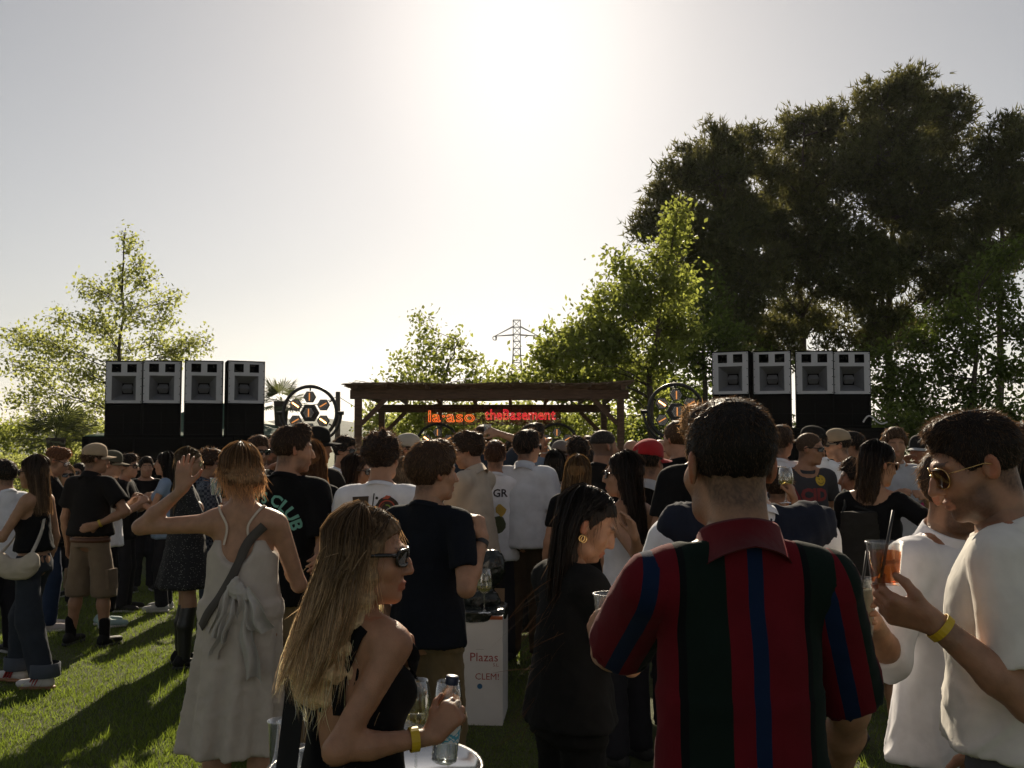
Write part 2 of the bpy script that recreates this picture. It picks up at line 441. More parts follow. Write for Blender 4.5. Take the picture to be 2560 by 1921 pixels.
tree('plane_tree', 'young loose-leaved tree with a tall thin leader behind the speaker stack', 24,
     [(285, 1400), (290, 1120), (300, 900), (310, 700), (314, 570)],
     [(314, 590, 14, 34), (326, 620, 26, 34), (345, 660, 34, 26), (300, 690, 40, 36), (365, 700, 48, 40), (262, 735, 50, 44), (205, 715, 26, 40), (330, 770, 70, 50),
      (415, 790, 34, 52), (445, 745, 12, 30), (230, 800, 80, 56), (160, 800, 50, 40), (400, 850, 60, 48), (290, 860, 90, 56), (150, 870, 80, 56), (75, 850, 60, 40),
      (30, 905, 50, 46), (215, 930, 95, 60), (110, 960, 85, 60), (330, 930, 80, 60), (480, 865, 52, 44), (520, 850, 24, 34), (440, 890, 50, 30), (250, 1010, 80, 60), (60, 1000, 60, 40), (150, 1040, 70, 40), (270, 1080, 40, 50), (5, 840, 40, 24)],
     LF_LIGHT, leaf=0.10, dens=1.25, r0=0.075, twig_n=15, seed=3, group=None)
tree('oak_tree', 'small twin-stemmed tree rising behind the middle of the pergola', 26,
     [(1108, 1350), (1100, 1100), (1105, 960), (1125, 900), (1145, 850)],
     [(1042, 800, 16, 30), (1052, 850, 24, 34), (1075, 880, 50, 34), (1140, 855, 34, 34), (1160, 890, 44, 36), (1100, 920, 70, 34), (1010, 905, 46, 24), (1000, 945, 60, 26), (1070, 960, 70, 30), (1180, 940, 60, 30), (960, 975, 46, 20), (1145, 985, 60, 26)],
     LF_MID, leaf=0.12, dens=2.0, r0=0.09, twig_n=10, seed=5)
tree('oak_tree', 'bright green oak leaning over the pergola roof beside the pines', 23,
     [(1640, 1350), (1630, 1100), (1625, 950), (1650, 760), (1690, 560)],
     [(1692, 520, 20, 40), (1690, 590, 34, 50), (1640, 640, 40, 40), (1545, 655, 38, 26), (1585, 690, 60, 46), (1680, 700, 70, 70), (1505, 735, 40, 36), (1570, 770, 70, 56), (1660, 800, 90, 70), (1480, 800, 50, 44), (1430, 830, 50, 40), (1390, 860, 50, 36), (1350, 890, 34, 24), (1235, 945, 34, 16), (1440, 890, 70, 44), (1545, 870, 80, 60), (1640, 900, 90, 60), (1335, 945, 44, 20), (1400, 945, 80, 34), (1510, 960, 90, 40), (1620, 1000, 90, 60), (1280, 960, 40, 16), (1610, 740, 80, 60), (1500, 840, 70, 50), (1450, 940, 80, 40), (1560, 930, 90, 60), (1350, 900, 50, 30), (1700, 820, 70, 70)],
     LF_MID, leaf=0.125, dens=3.6, r0=0.12, twig_n=10, seed=8)
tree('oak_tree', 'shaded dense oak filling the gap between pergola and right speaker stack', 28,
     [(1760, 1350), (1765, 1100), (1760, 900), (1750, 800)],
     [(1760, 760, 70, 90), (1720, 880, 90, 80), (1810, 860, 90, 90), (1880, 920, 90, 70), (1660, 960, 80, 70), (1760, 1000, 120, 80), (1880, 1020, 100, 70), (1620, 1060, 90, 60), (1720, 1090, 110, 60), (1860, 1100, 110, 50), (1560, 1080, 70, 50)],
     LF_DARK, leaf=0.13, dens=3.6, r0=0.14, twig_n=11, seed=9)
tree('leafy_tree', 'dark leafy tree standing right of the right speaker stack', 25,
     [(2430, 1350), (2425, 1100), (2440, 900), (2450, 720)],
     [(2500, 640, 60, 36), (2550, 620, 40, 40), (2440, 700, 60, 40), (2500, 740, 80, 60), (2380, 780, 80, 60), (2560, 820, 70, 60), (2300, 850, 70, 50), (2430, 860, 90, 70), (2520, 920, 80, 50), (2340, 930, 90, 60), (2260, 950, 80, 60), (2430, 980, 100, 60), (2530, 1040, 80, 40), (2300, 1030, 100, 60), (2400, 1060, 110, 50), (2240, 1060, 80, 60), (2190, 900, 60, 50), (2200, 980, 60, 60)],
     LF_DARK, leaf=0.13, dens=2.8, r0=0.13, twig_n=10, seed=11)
PG = 'tall pines behind the right speaker stack'
tree('pine_tree', 'tallest pine with a high domed crown above the right speaker stack', 36,
     [(2220, 1250), (2225, 1000), (2222, 700), (2240, 450), (2250, 230)],
     [(2250, 210, 90, 44), (2310, 240, 80, 50), (2200, 260, 80, 50), (2400, 290, 60, 44), (2250, 320, 120, 60), (2360, 350, 90, 56), (2150, 350, 80, 60), (2270, 420, 120, 60), (2160, 470, 90, 60), (2370, 450, 90, 60), (2250, 540, 130, 60), (2140, 600, 90, 50), (2340, 580, 90, 60), (2230, 660, 100, 50), (2120, 740, 80, 40), (2330, 710, 90, 50), (2200, 790, 80, 36), (2190, 390, 110, 70), (2300, 500, 110, 70), (2190, 680, 90, 60), (2300, 640, 100, 60), (2260, 830, 90, 50), (2140, 850, 90, 50)],
     LF_PINE, leaf=0.25, dens=1.6, r0=0.20, twig_n=14, kind='pine', seed=121, group=PG, twr=0.014)
tree('pine_tree', 'middle pine with two rounded tops between the taller pine and the oak', 38,
     [(2020, 1250), (2010, 1000), (2000, 700), (2010, 450), (2010, 310)],
     [(2000, 300, 60, 34), (2060, 330, 70, 46), (1960, 340, 40, 40), (2100, 300, 50, 44), (2010, 400, 90, 50), (1930, 430, 60, 46), (2090, 420, 70, 50), (1980, 500, 100, 56), (2070, 540, 80, 56), (1900, 560, 70, 50), (2000, 620, 110, 56), (1920, 680, 90, 50), (2060, 700, 80, 50), (1990, 780, 90, 44), (1900, 820, 80, 40), (2040, 470, 100, 70), (1960, 590, 100, 70), (2080, 630, 90, 60), (2050, 800, 100, 50), (1960, 860, 100, 50)],
     LF_PINE, leaf=0.25, dens=1.6, r0=0.19, twig_n=14, kind='pine', seed=22, group=PG, twr=0.014)
tree('pine_tree', 'lower pine with a spreading crown behind the bright oak', 35,
     [(1800, 1250), (1805, 1000), (1810, 700), (1815, 500), (1820, 360)],
     [(1810, 345, 60, 30), (1880, 350, 50, 34), (1750, 390, 60, 40), (1860, 410, 80, 46), (1700, 440, 56, 34), (1770, 460, 80, 44), (1650, 480, 44, 34), (1860, 500, 90, 50), (1720, 530, 80, 44), (1630, 540, 34, 30), (1800, 580, 100, 56), (1690, 610, 70, 50), (1890, 640, 80, 50), (1600, 570, 24, 24), (1780, 690, 100, 56), (1690, 720, 70, 50), (1850, 770, 90, 44), (1800, 430, 90, 60), (1830, 560, 100, 70), (1740, 640, 90, 60), (1860, 700, 90, 60), (1790, 820, 110, 50)],
     LF_PINE, leaf=0.25, dens=1.6, r0=0.18, twig_n=14, kind='pine', seed=23, group=PG, twr=0.014)
tree('pine_tree', 'rightmost pine, its sparse top leaning out past the tallest pine', 34,
     [(2500, 1250), (2500, 1000), (2500, 700), (2510, 450), (2530, 320)],
     [(2520, 310, 30, 30), (2550, 350, 50, 40), (2480, 370, 50, 40), (2530, 430, 80, 50), (2460, 470, 60, 46), (2570, 480, 60, 46), (2500, 540, 90, 50), (2430, 560, 50, 40), (2550, 600, 70, 46), (2480, 640, 80, 44), (2430, 650, 70, 60), (2520, 500, 80, 60), (2420, 740, 80, 50)],
     LF_PINE, leaf=0.25, dens=1.6, r0=0.16, twig_n=14, kind='pine', seed=24, group=PG, twr=0.014)
# background shrubs and low trees
BG2 = 'bushes along the back of the lawn'
bushes = [('leafy bush under the left end of the pergola beam', 27, 960, [(930, 1040, 40, 34), (985, 1060, 56, 40), (1040, 1090, 60, 40), (950, 1100, 50, 40)], LF_LIGHT),
          ('leafy bush behind the orange neon letters', 28, 1110, [(1090, 1050, 60, 40), (1150, 1055, 60, 40), (1100, 1095, 80, 40), (1030, 1045, 60, 40), (1190, 1045, 50, 36)], LF_MID),
          ('leafy bush behind the red neon letters', 27, 1290, [(1230, 1055, 60, 40), (1310, 1055, 70, 44), (1280, 1100, 80, 34), (1370, 1045, 60, 40)], LF_LIGHT),
          ('leafy bush behind the right posts of the pergola', 26, 1470, [(1410, 1060, 60, 44), (1480, 1040, 56, 50), (1540, 1080, 60, 50), (1450, 1100, 70, 30)], LF_MID),
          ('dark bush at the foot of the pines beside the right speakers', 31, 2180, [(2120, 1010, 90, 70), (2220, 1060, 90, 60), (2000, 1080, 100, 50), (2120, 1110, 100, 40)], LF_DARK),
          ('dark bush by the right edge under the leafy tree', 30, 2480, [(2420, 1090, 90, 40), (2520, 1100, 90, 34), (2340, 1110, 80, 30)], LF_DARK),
          ('sunlit shrub left of the green gazebo', 24, 190, [(170, 1110, 44, 34), (205, 1140, 36, 40), (150, 1160, 50, 30), (190, 1075, 30, 26)], LF_LIGHT)]
for i, (lb, Y, px, lobes, lm) in enumerate(bushes):
    tree('bush', lb, Y, [(px, 1300), (px, 1180), (px, 1090)], lobes, lm, leaf=0.13, dens=3.2, r0=0.05, twig_n=11, seed=30 + i, cat='bush', group=BG2)
for i, (lb, Y, trunk, lobes) in enumerate([
        ('pale olive-green tree in the far left field', 48, [(40, 1250), (42, 1120), (45, 1060)], [(20, 1060, 50, 26), (70, 1055, 50, 24), (40, 1090, 70, 26), (0, 1085, 40, 26)]),
        ('round light-green tree in the far left field behind the palm', 44, [(150, 1250), (148, 1120), (150, 1060)], [(120, 1060, 50, 24), (180, 1050, 50, 26), (150, 1090, 70, 30), (215, 1080, 40, 30)])]):
    tree('field_tree', lb, Y, trunk, lobes, LF_LIGHT, leaf=0.17, dens=1.0, r0=0.1, twig_n=11, seed=50 + i, group='trees in the far left field')
def hedge(name, label, Y, x0, x1, z1, lm, n, seed, leaf=0.1):
    rs = np.random.RandomState(seed)
    C = np.stack([x0 + rs.rand(n) * (x1 - x0), Y + rs.normal(size=n) * 0.35, 0.05 + rs.rand(n) ** 0.6 * z1 * (0.9 + 0.15 * rs.rand(n))], 1)
    V, tone = leaf_quads(C, leaf, 0.6 + 0.8 * rs.rand(n), rs)
    o = mesh_np(name, V, np.arange(len(V)).reshape(-1, 4), lm, smooth=False, fl={'tone': tone}); tag(o, label, 'hedge')
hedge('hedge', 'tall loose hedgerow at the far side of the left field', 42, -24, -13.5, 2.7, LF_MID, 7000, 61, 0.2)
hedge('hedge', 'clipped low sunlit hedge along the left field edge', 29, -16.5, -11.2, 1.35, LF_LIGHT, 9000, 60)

def palm(name, label, base_px, Y, crown_y, nf, R, seed, tr=0.12):
    rs = np.random.RandomState(seed)
    b = W(base_px, crown_y, Y); root = empty(name, (b.x, Y, 0)); H = b.z
    tr_m = MB().tube([(0, 0, -0.05), (0.02, 0, H * 0.4), (0, 0.02, H * 0.75), (0, 0, H)], [tr * 1.15, tr, tr, tr * 1.3], 10)
    tr_m.build('trunk', BARK, root, smooth=True)
    V = []; F = []
    for i in range(nf):
        az = rs.rand() * 2 * np.pi; el = rs.uniform(-0.5, 1.35); ln = R * rs.uniform(0.75, 1.05)
        d = np.array([np.cos(az) * np.cos(el), np.sin(az) * np.cos(el), np.sin(el)])
        p0 = np.array([0, 0, H]); stem = p0 + d * ln * 0.48
        s = np.cross(d, [0, 0, 1.0]); s /= np.linalg.norm(s) + 1e-9; u = np.cross(s, d)
        k = len(V); wv = 0.012
        V += [p0 - s * wv, p0 + s * wv, stem + s * wv * 0.7, stem - s * wv * 0.7]; F.append((k, k + 1, k + 2, k + 3))
        for j in range(22):
            a = (j / 21 - 0.5) * 3.9
            dd = d * np.cos(a) + s * np.sin(a) + u * 0.12 * np.cos(a * 2)
            L = ln * 0.55 * (0.75 + 0.25 * np.cos(a * 0.6)) * rs.uniform(0.9, 1.05)
            mid = stem + dd * L * 0.6 + np.array([0, 0, -0.02 * L]); tip = stem + dd * L + np.array([0, 0, -0.18 * L * rs.rand()])
            sd = np.cross(dd, u); sd /= np.linalg.norm(sd) + 1e-9
            k = len(V); V += [stem, mid + sd * 0.016, tip, mid - sd * 0.016]; F.append((k, k + 1, k + 2, k + 3))
    tone = np.repeat(0.6 + 0.7 * rs.rand(len(F)), 4)
    mesh_np('crown', np.array(V), np.array(F), LF_PALM, smooth=False, fl={'tone': tone}, parent=root)
    tag(root, label, 'palm', 'fan palms')
palm('fan_palm', 'fan palm standing between the left speaker stack and the lamp ring', 703, 21, 1003, 20, 0.72, 71)
palm('fan_palm', 'low spreading fan palm in front of the far left field', 140, 21.5, 1095, 26, 1.05, 72, 0.16)

# ------------------------------------------------------------------ pylon, utility pole
STEEL = mat('galvanised_steel', (0.22, 0.21, 0.20), 0.55, 0.6, var=0.2, scale=3)
def pylon():
    Y = 190; b = W(1292, 1115, Y); root = empty('power_pylon', (b.x, Y, 0)); s = Y / FPX
    H = (1115 - 800) * s + EYE; wt = 9 * s
    t = MB(); cs = [(-1, -1), (1, -1), (1, 1), (-1, 1)]
    def wd(z): return wt + (2.2 - wt) * max(0, (1 - z / (H * 0.75)))
    zs = np.linspace(0, H, 20)
    for sx, sy in cs:
        for z0, z1 in zip(zs[:-1], zs[1:]): t.beam((sx * wd(z0), sy * wd(z0), z0), (sx * wd(z1), sy * wd(z1), z1), 0.16, 0.16)
    for i, (z0, z1) in enumerate(zip(zs[:-1], zs[1:])):
        for k in range(4):
            a, c = cs[k], cs[(k + 1) % 4]
            if i % 2: a, c = c, a
            t.beam((a[0] * wd(z0), a[1] * wd(z0), z0), (c[0] * wd(z1), c[1] * wd(z1), z1), 0.1, 0.1)
            t.beam((a[0] * wd(z1), a[1] * wd(z1), z1), (c[0] * wd(z1), c[1] * wd(z1), z1), 0.1, 0.1)
    t.build('tower', STEEL, root)
    za = H - 37 * s; zt = H - 16 * s
    for sg in (-1, 1):
        m = MB(); L = 55 * s
        for sy in (-1, 1):
            m.beam((sg * wt, sy * wt, za), (sg * L, 0, za - 3 * s), 0.14, 0.14); m.beam((sg * wt, sy * wt, zt), (sg * L, 0, za - 3 * s), 0.12, 0.12)
        m.build('cross_arm', STEEL, root)
        i_ = MB().tube([(sg * L, 0, za - 3 * s), (sg * (L - 0.2), 0, za - 6 * s), (sg * (L - 0.2), 0, za - 14 * s)], 0.12, 6)
        i_.tube([(sg * L + math.cos(a) * 0.4, 0, za - 8 * s + math.sin(a) * 0.4) for a in np.linspace(0, 6.0, 9)], 0.09, 5)
        i_.build('insulator', STEEL, root)
    tag(root, 'steel lattice power pylon with a pair of cross arms in the distance', 'pylon')
pylon()
def pole():
    Y = 34; b = W(845, 980, Y); root = empty('utility_pole', (b.x, Y, 0))
    MB().tube([(0, 0, -0.1), (0, 0, b.z)], [0.11, 0.08], 10).build('pole', mat('pole_wood', (0.10, 0.075, 0.055), 0.85, var=0.3), root, True)
    for dx, dz in ((2.4, -1.1), (-1.6, -0.25)):
        pts = [(dx * t, 0.4 * t, b.z - 0.15 + dz * t - 0.15 * math.sin(t * math.pi)) for t in np.linspace(0, 1, 10)]
        MB().tube(pts, 0.012, 5).build('cable', mat('black_cable', (0.02, 0.02, 0.02), 0.6), root, True)
    tag(root, 'thin wooden utility pole with cables beside the lamp ring', 'pole')
pole()

# ------------------------------------------------------------------ gazebo behind the left speakers
GREEN = mat('green_canvas', (0.02, 0.075, 0.04), 0.75, var=0.15, scale=4, bump=0.25, bscale=6)
def gazebo():
    Y = 19.5; a = W(212, 1089, Y - 0.6); c = W(742, 1089, Y - 0.6); x0, x1 = a.x, c.x; ze = a.z
    y0, y1 = Y - 0.6, Y + 2.6; root = empty('gazebo', ((x0 + x1) / 2, (y0 + y1) / 2, 0)); ox, oy = root.location.x, root.location.y
    hx, hy = (x1 - x0) / 2, (y1 - y0) / 2; ap = ze + 0.78
    r = MB()
    k = 6
    for sgn, (A, B) in (('f', ((-hx, -hy), (hx, -hy))), ('b', ((hx, hy), (-hx, hy))), ('l', ((-hx, hy), (-hx, -hy))), ('r', ((hx, -hy), (hx, hy)))):
        for i in range(k):
            t0, t1 = i / k, (i + 1) / k
            def P(u, t):
                x = A[0] + (B[0] - A[0]) * u; y = A[1] + (B[1] - A[1]) * u
                ridge_x = 0.25 * hx * (1 if x > 0 else -1) if abs(x) > 0.25 * hx else x
                zz = ze + (ap - ze) * t - 0.12 * math.sin(t * math.pi)
                return (x * (1 - t), y * (1 - t), zz)
            r.add([P(0, t0), P(1, t0), P(1, t1), P(0, t1)], [(0, 1, 2, 3)])
    r.build('roof', GREEN, root)
    v = MB()
    for A, B in (((-hx, -hy), (hx, -hy)), ((hx, -hy), (hx, hy)), ((hx, hy), (-hx, hy)), ((-hx, hy), (-hx, -hy))):
        n_ = 14
        for i in range(n_):
            u0, u1 = i / n_, (i + 1) / n_
            q = [(A[0] + (B[0] - A[0]) * u, A[1] + (B[1] - A[1]) * u) for u in (u0, u1)]
            o1, o2 = 0.02 * math.sin(i * 1.9), 0.02 * math.sin((i + 1) * 1.9)
            v.add([(q[0][0], q[0][1], ze), (q[1][0], q[1][1], ze), (q[1][0], q[1][1] - 0.01 - o2, ze - 0.26), (q[0][0], q[0][1] - 0.01 - o1, ze - 0.26)], [(3, 2, 1, 0)])
    v.build('valance', GREEN, root)
    sd = MB()
    for i in range(10):
        t0, t1 = i / 10, (i + 1) / 10; f = lambda t: (-hx - 0.01 + 0.03 * math.sin(t * 20), -hy + 2 * hy * t)
        sd.add([(*f(t0), ze - 0.2), (*f(t1), ze - 0.2), (*f(t1), 0.02), (*f(t0), 0.02)], [(0, 1, 2, 3)])
    sd.build('side_panel', GREEN, root)
    for sx in (-1, 1):
        for sy in (-1, 1): MB().box((sx * (hx - 0.04), sy * (hy - 0.04), (ze - 0.02) / 2), (0.05, 0.05, ze - 0.02)).build('leg', STEEL, root)
    tag(root, 'dark green canvas gazebo behind the left speaker stack', 'gazebo')
gazebo()

# ------------------------------------------------------------------ speakers
CAB = mat('speaker_black', (0.005, 0.005, 0.005), 0.9, spec=0.02, var=0.3, scale=60, bump=0.25, bscale=200)
CABE = mat('speaker_edge', (0.012, 0.012, 0.012), 0.8, spec=0.08, var=0.2)
PANEL = mat('horn_grey_panel', (0.52, 0.51, 0.53), 0.55, var=0.06, scale=8)
HORN = mat('horn_dark_flare', (0.16, 0.16, 0.17), 0.5, var=0.1, scale=6)
DARK = mat('horn_throat', (0.007, 0.007, 0.007), 0.9, spec=0.03)
def top_speaker():
    w_, h_, d_ = 0.598, 1.22, 0.50
    root = empty('horn_speaker')
    # cabinet: trapezoid plan, front at y=-d/2
    f, bk = w_ / 2, w_ / 2 * 0.84; ph = 0.665; zc = h_ - 0.02 - ph - 0.015
    poly = [(-f, -d_ / 2), (f, -d_ / 2), (bk, d_ / 2), (-bk, d_ / 2)]
    yc = -d_ / 2 + 0.30; xc = f + (bk - f) * (0.30 / d_)
    c = MB(); c.prism(poly, zc, Matrix.Identity(4)); c.build('cabinet', CAB, root, bevel=0.008)
    sh = MB(); sh.prism([(-xc, yc), (xc, yc), (bk, d_ / 2), (-bk, d_ / 2)], h_ - zc, Matrix.Translation((0, 0, zc)))
    for sg in (-1, 1): sh.prism([(sg * f, -d_ / 2), (sg * (f - 0.02), -d_ / 2), (sg * (xc - 0.02), yc), (sg * xc, yc)][::sg], h_ - zc, Matrix.Translation((0, 0, zc)))
    sh.prism([(-f + 0.02, -d_ / 2), (f - 0.02, -d_ / 2), (xc - 0.02, yc), (-xc + 0.02, yc)], 0.018, Matrix.Translation((0, 0, h_ - 0.018)))
    sh.build('horn_housing', CAB, root)
    y = -d_ / 2
    z1 = h_ - 0.02; z0 = z1 - ph; pw = w_ - 0.035
    fr = MB()
    def slab(xa, xb, za, zb, t=0.022): fr.box(((xa + xb) / 2, y - t / 2 - 0.001, (za + zb) / 2), (xb - xa, t, zb - za))
    X0, X1 = -pw / 2, pw / 2
    tw = 0.15; th = 0.135; gz1 = z1 - 0.035; gz0 = gz1 - th; fz1 = gz0 - 0.055; fz0 = z0 + 0.045; fx = 0.19
    txs = [(-0.122 - tw / 2, -0.122 + tw / 2), (0.122 - tw / 2, 0.122 + tw / 2)]
    slab(X0, X1, gz1, z1); slab(X0, X1, fz1 + 0.0, gz0); slab(X0, X1, z0, fz0)
    slab(X0, txs[0][0], gz0, gz1); slab(txs[0][1], txs[1][0], gz0, gz1); slab(txs[1][1], X1, gz0, gz1)
    slab(X0, -fx, fz0, fz1); slab(fx, X1, fz0, fz1)
    pn = fr.build('horn_panel', PANEL, root)
    sc = MB()
    for zz in np.linspace(z0 + 0.02, z1 - 0.02, 6):
        for xx in (X0 + 0.012, X1 - 0.012): sc.box((xx, y - 0.026, zz), (0.012, 0.006, 0.012))
    sc.build('panel_screws', DARK, pn)['kind'] = 'stuff'
    def flare(xa, xb, za, zb, k, depth, m, name):
        g = MB(); cx, cz = (xa + xb) / 2, (za + zb) / 2
        o = [(xa, za), (xb, za), (xb, zb), (xa, zb)]; N = 5
        vs = []
        for i in range(N):
            t = i / (N - 1); s_ = 1 - (1 - k) * t ** 0.8
            for px, pz in o: vs.append((cx + (px - cx) * s_, y - 0.0225 + 0.0225 * 0.9 * (i > 0) * 0 + depth * t * 1.0 - 0.0, cz + (pz - cz) * s_))
        fs = [(i * 4 + q, i * 4 + (q + 1) % 4, (i + 1) * 4 + (q + 1) % 4, (i + 1) * 4 + q) for i in range(N - 1) for q in range(4)]
        fs.append(tuple((N - 1) * 4 + q for q in range(4)))
        g.add(vs, fs); return g.build(name, m, root)
    for xa, xb in txs: flare(xa, xb, gz0, gz1, 0.5, 0.12, DARK, 'tweeter_horn')
    flare(-fx, fx, fz0, fz1, 0.42, 0.22, HORN, 'horn_flare')
    # dark hexagonal throat ring and the wedge-shaped phase plug on it
    cz = (fz0 + fz1) / 2
    hexa = lambda a, b, c_: [(-a, 0), (-c_, -b), (c_, -b), (a, 0), (c_, b), (-c_, b)]
    yp = y + 0.16; M = Matrix.Translation((0, yp + 0.03, cz)) @ Matrix.Rotation(rad(90), 4, 'X')
    MB().prism(hexa(0.125, 0.095, 0.085), 0.008, M).build('throat', DARK, root)
    p_ = MB(); o = hexa(0.10, 0.07, 0.062)
    vs = [(x, yp + 0.02, cz + z) for x, z in o] + [(-0.08, yp - 0.06, cz), (0.08, yp - 0.06, cz)]
    p_.add(vs, [(0, 6, 1), (1, 6, 7, 2), (2, 7, 3), (3, 7, 4), (4, 7, 6, 5), (5, 6, 0)])
    p_.build('phase_plug', HORN, root)
    lw = MB(); zt = z0 - 0.02; zb = 0.03
    lw.box((0, y - 0.006, (zt + zb) / 2 - 0.05), (pw, 0.012, 0.014)); lw.box((0, y - 0.006, (zt - 0.12 + zb) / 2), (0.014, 0.012, (zt - 0.12) - zb))
    lw.box((X0, y - 0.008, (zt + zb) / 2), (0.018, 0.016, zt - zb)); lw.box((X1, y - 0.008, (zt + zb) / 2), (0.018, 0.016, zt - zb)); lw.box((0, y - 0.008, zb), (pw, 0.016, 0.02))
    lw.build('bass_brace', CABE, root)
    MB().box((0, y - 0.003, (zt + zb) / 2), (pw - 0.03, 0.006, zt - zb - 0.02)).build('bass_opening', DARK, root)
    return root
def sub_speaker():
    w_, h_, d_ = 0.78, 0.90, 0.75; root = empty('subwoofer'); y = -d_ / 2
    MB().box((0, 0, h_ / 2), (w_, d_, h_ - 0.006)).build('cabinet', CAB, root, bevel=0.01)
    e = MB()
    for xx in (-w_ / 2 + 0.02, w_ / 2 - 0.02): e.box((xx, y - 0.008, h_ / 2), (0.03, 0.016, h_ - 0.03))
    e.box((0, y - 0.007, 0.03), (w_ - 0.08, 0.014, 0.03)); e.box((0, y - 0.007, h_ - 0.03), (w_ - 0.08, 0.014, 0.03)); e.build('rim', CABE, root)
    MB().box((0, y - 0.002, h_ / 2), (w_ - 0.09, 0.01, h_ - 0.1)).build('grille', DARK, root)
    return root
TS, SS = top_speaker(), sub_speaker()
first_t, first_s = [TS], [SS]
def place_speaker(proto, first, loc, rz, label, group):
    o = first.pop() if first else copy_tree(proto)
    place(o, loc, rz); tag(o, label, 'speaker', group); return o
nth = ['leftmost', 'second', 'third', 'rightmost']
for side, pxs, Y, yaws, nxt in (('left', [319, 409, 509, 605], 16.2, [17, 7, 0, -11], 'green gazebo'), ('right', [1838, 1933, 2033, 2122], 16.0, [13, 3, -6, -15], 'dark pines')):
    z_top = W(400, 905 if side == 'left' else 881, Y).z
    zt = z_top - 1.22
    cx_ = W(sum(pxs) / 4, 1000, Y).x
    todir = math.atan2(cx_, Y)
    for i, (px, yw) in enumerate(zip(pxs, yaws)):
        x = W(px, 1000, Y).x
        rz = math.atan2(-x, Y) * 1.0 - rad(yw)
        back = 0.0 if i in (1, 2) else 0.05
        wh = {0: 'at the left end', 1: 'left of the middle gap', 2: 'right of the middle gap', 3: 'at the right end'}[i]
        place_speaker(TS, first_t, (x, Y + back, zt), rz, f'grey-fronted horn speaker {wh} of the stack by the {nxt}', f'horn speakers of the stack by the {nxt}')
    n_s = 4
    w_s = 0.80
    for r_ in range(2):
        for i in range(n_s):
            x = cx_ + (i - (n_s - 1) / 2) * w_s - 0.0
            z = r_ * (zt / 2)
            o = place_speaker(SS, first_s, (x, Y + 0.02, z), -todir, f'black subwoofer in the {"upper" if r_ else "lower"} row under the horns by the {nxt}', f'{"upper" if r_ else "lower"} subwoofers by the {nxt}')
            o.scale = (1, 1, (zt / 2) / 0.90)

# ------------------------------------------------------------------ pergola
WOOD = mat('pergola_wood', (0.115, 0.062, 0.036), 0.8, var=0.35, scale=6, bump=0.5, bscale=25, stretch=(1, 1, 6))
REED = mat('reed', (0.16, 0.11, 0.07), 0.85, var=0.5, scale=9)
def pergola():
    Yf, Yb = 16.0, 18.9
    xl, xr = W(896, 1000, Yf).x, W(1551, 1000, Yf).x
    root = empty('pergola', ((xl + xr) / 2, (Yf + Yb) / 2, 0)); ox, oy = root.location.x, root.location.y
    zf = W(896, 975, Yf).z; zb = W(950, 1012, Yb).z
    xl -= ox; xr -= ox; yf, yb = Yf - oy, Yb - oy
    for y, z, o in ((yf, zf, 0), (yb, zb, 0)):
        for x in (xl, xr): MB().box((x, y, (z - 0.15) / 2), (0.11, 0.11, z - 0.15)).build('post', WOOD, root, bevel=0.006)
        ext = 0.13 if y < 0 else 0.12
        MB().box(((xl + xr) / 2, y, z - 0.075), (xr - xl + 2 * ext, 0.09, 0.15)).build('beam', WOOD, root, bevel=0.006)
        for x, s_ in ((xl, 1), (xr, -1)):
            MB().beam((x + s_ * 0.05, y, z - 0.55), (x + s_ * 0.45, y, z - 0.14), 0.07, 0.07).build('brace', WOOD, root)
    for x in (xl - 0.02, xr + 0.02):
        MB().beam((x, yf - 0.25, zf + 0.03), (x, yb + 0.2, zb + 0.045), 0.07, 0.08).build('side_rafter', WOOD, root)
    for x in np.linspace(xl + 0.45, xr - 0.45, 6):
        MB().beam((x, yf - 0.12, zf + 0.04), (x, yb + 0.2, zb + 0.04), 0.06, 0.07).build('rafter', WOOD, root)
    rs = np.random.RandomState(5)
    r = MB(); n_ = 170
    for i in range(n_):
        t = i / (n_ - 1); y = yf - 0.3 + (yb - yf + 0.5) * t; z = zf + (zb - zf) * t + 0.085
        xs = np.linspace(xl - 0.20, xr + 0.16, 9)
        if rs.rand() < 0.05: continue
        pts = [(x + rs.normal() * 0.02, y + rs.normal() * 0.006, z + 0.012 * math.sin(x * 3.0) + rs.normal() * 0.006 + (0.03 * ((x - xr) / 1.2 + 1) ** 2 if x > xr - 1.2 else 0)) for x in xs]
        r.tube(pts, 0.0085, 4, cap=False)
    o = r.build('reed_roof', REED, root); o['kind'] = 'stuff'
    # frayed reed ends
    fe = MB()
    for i in range(160):
        x = rs.uniform(xl - 0.2, xr + 0.15); z = zf + 0.085 + rs.normal() * 0.01
        fe.tube([(x, yf - 0.28, z), (x + rs.normal() * 0.12, yf - 0.36 - 0.06 * rs.rand(), z + rs.normal() * 0.03)], 0.004, 3, cap=False)
    o = fe.build('reed_fringe', REED, root); o['kind'] = 'stuff'
    tag(root, 'brown timber pergola with a reed roof over the DJ spot', 'pergola')
    return root
pergola()

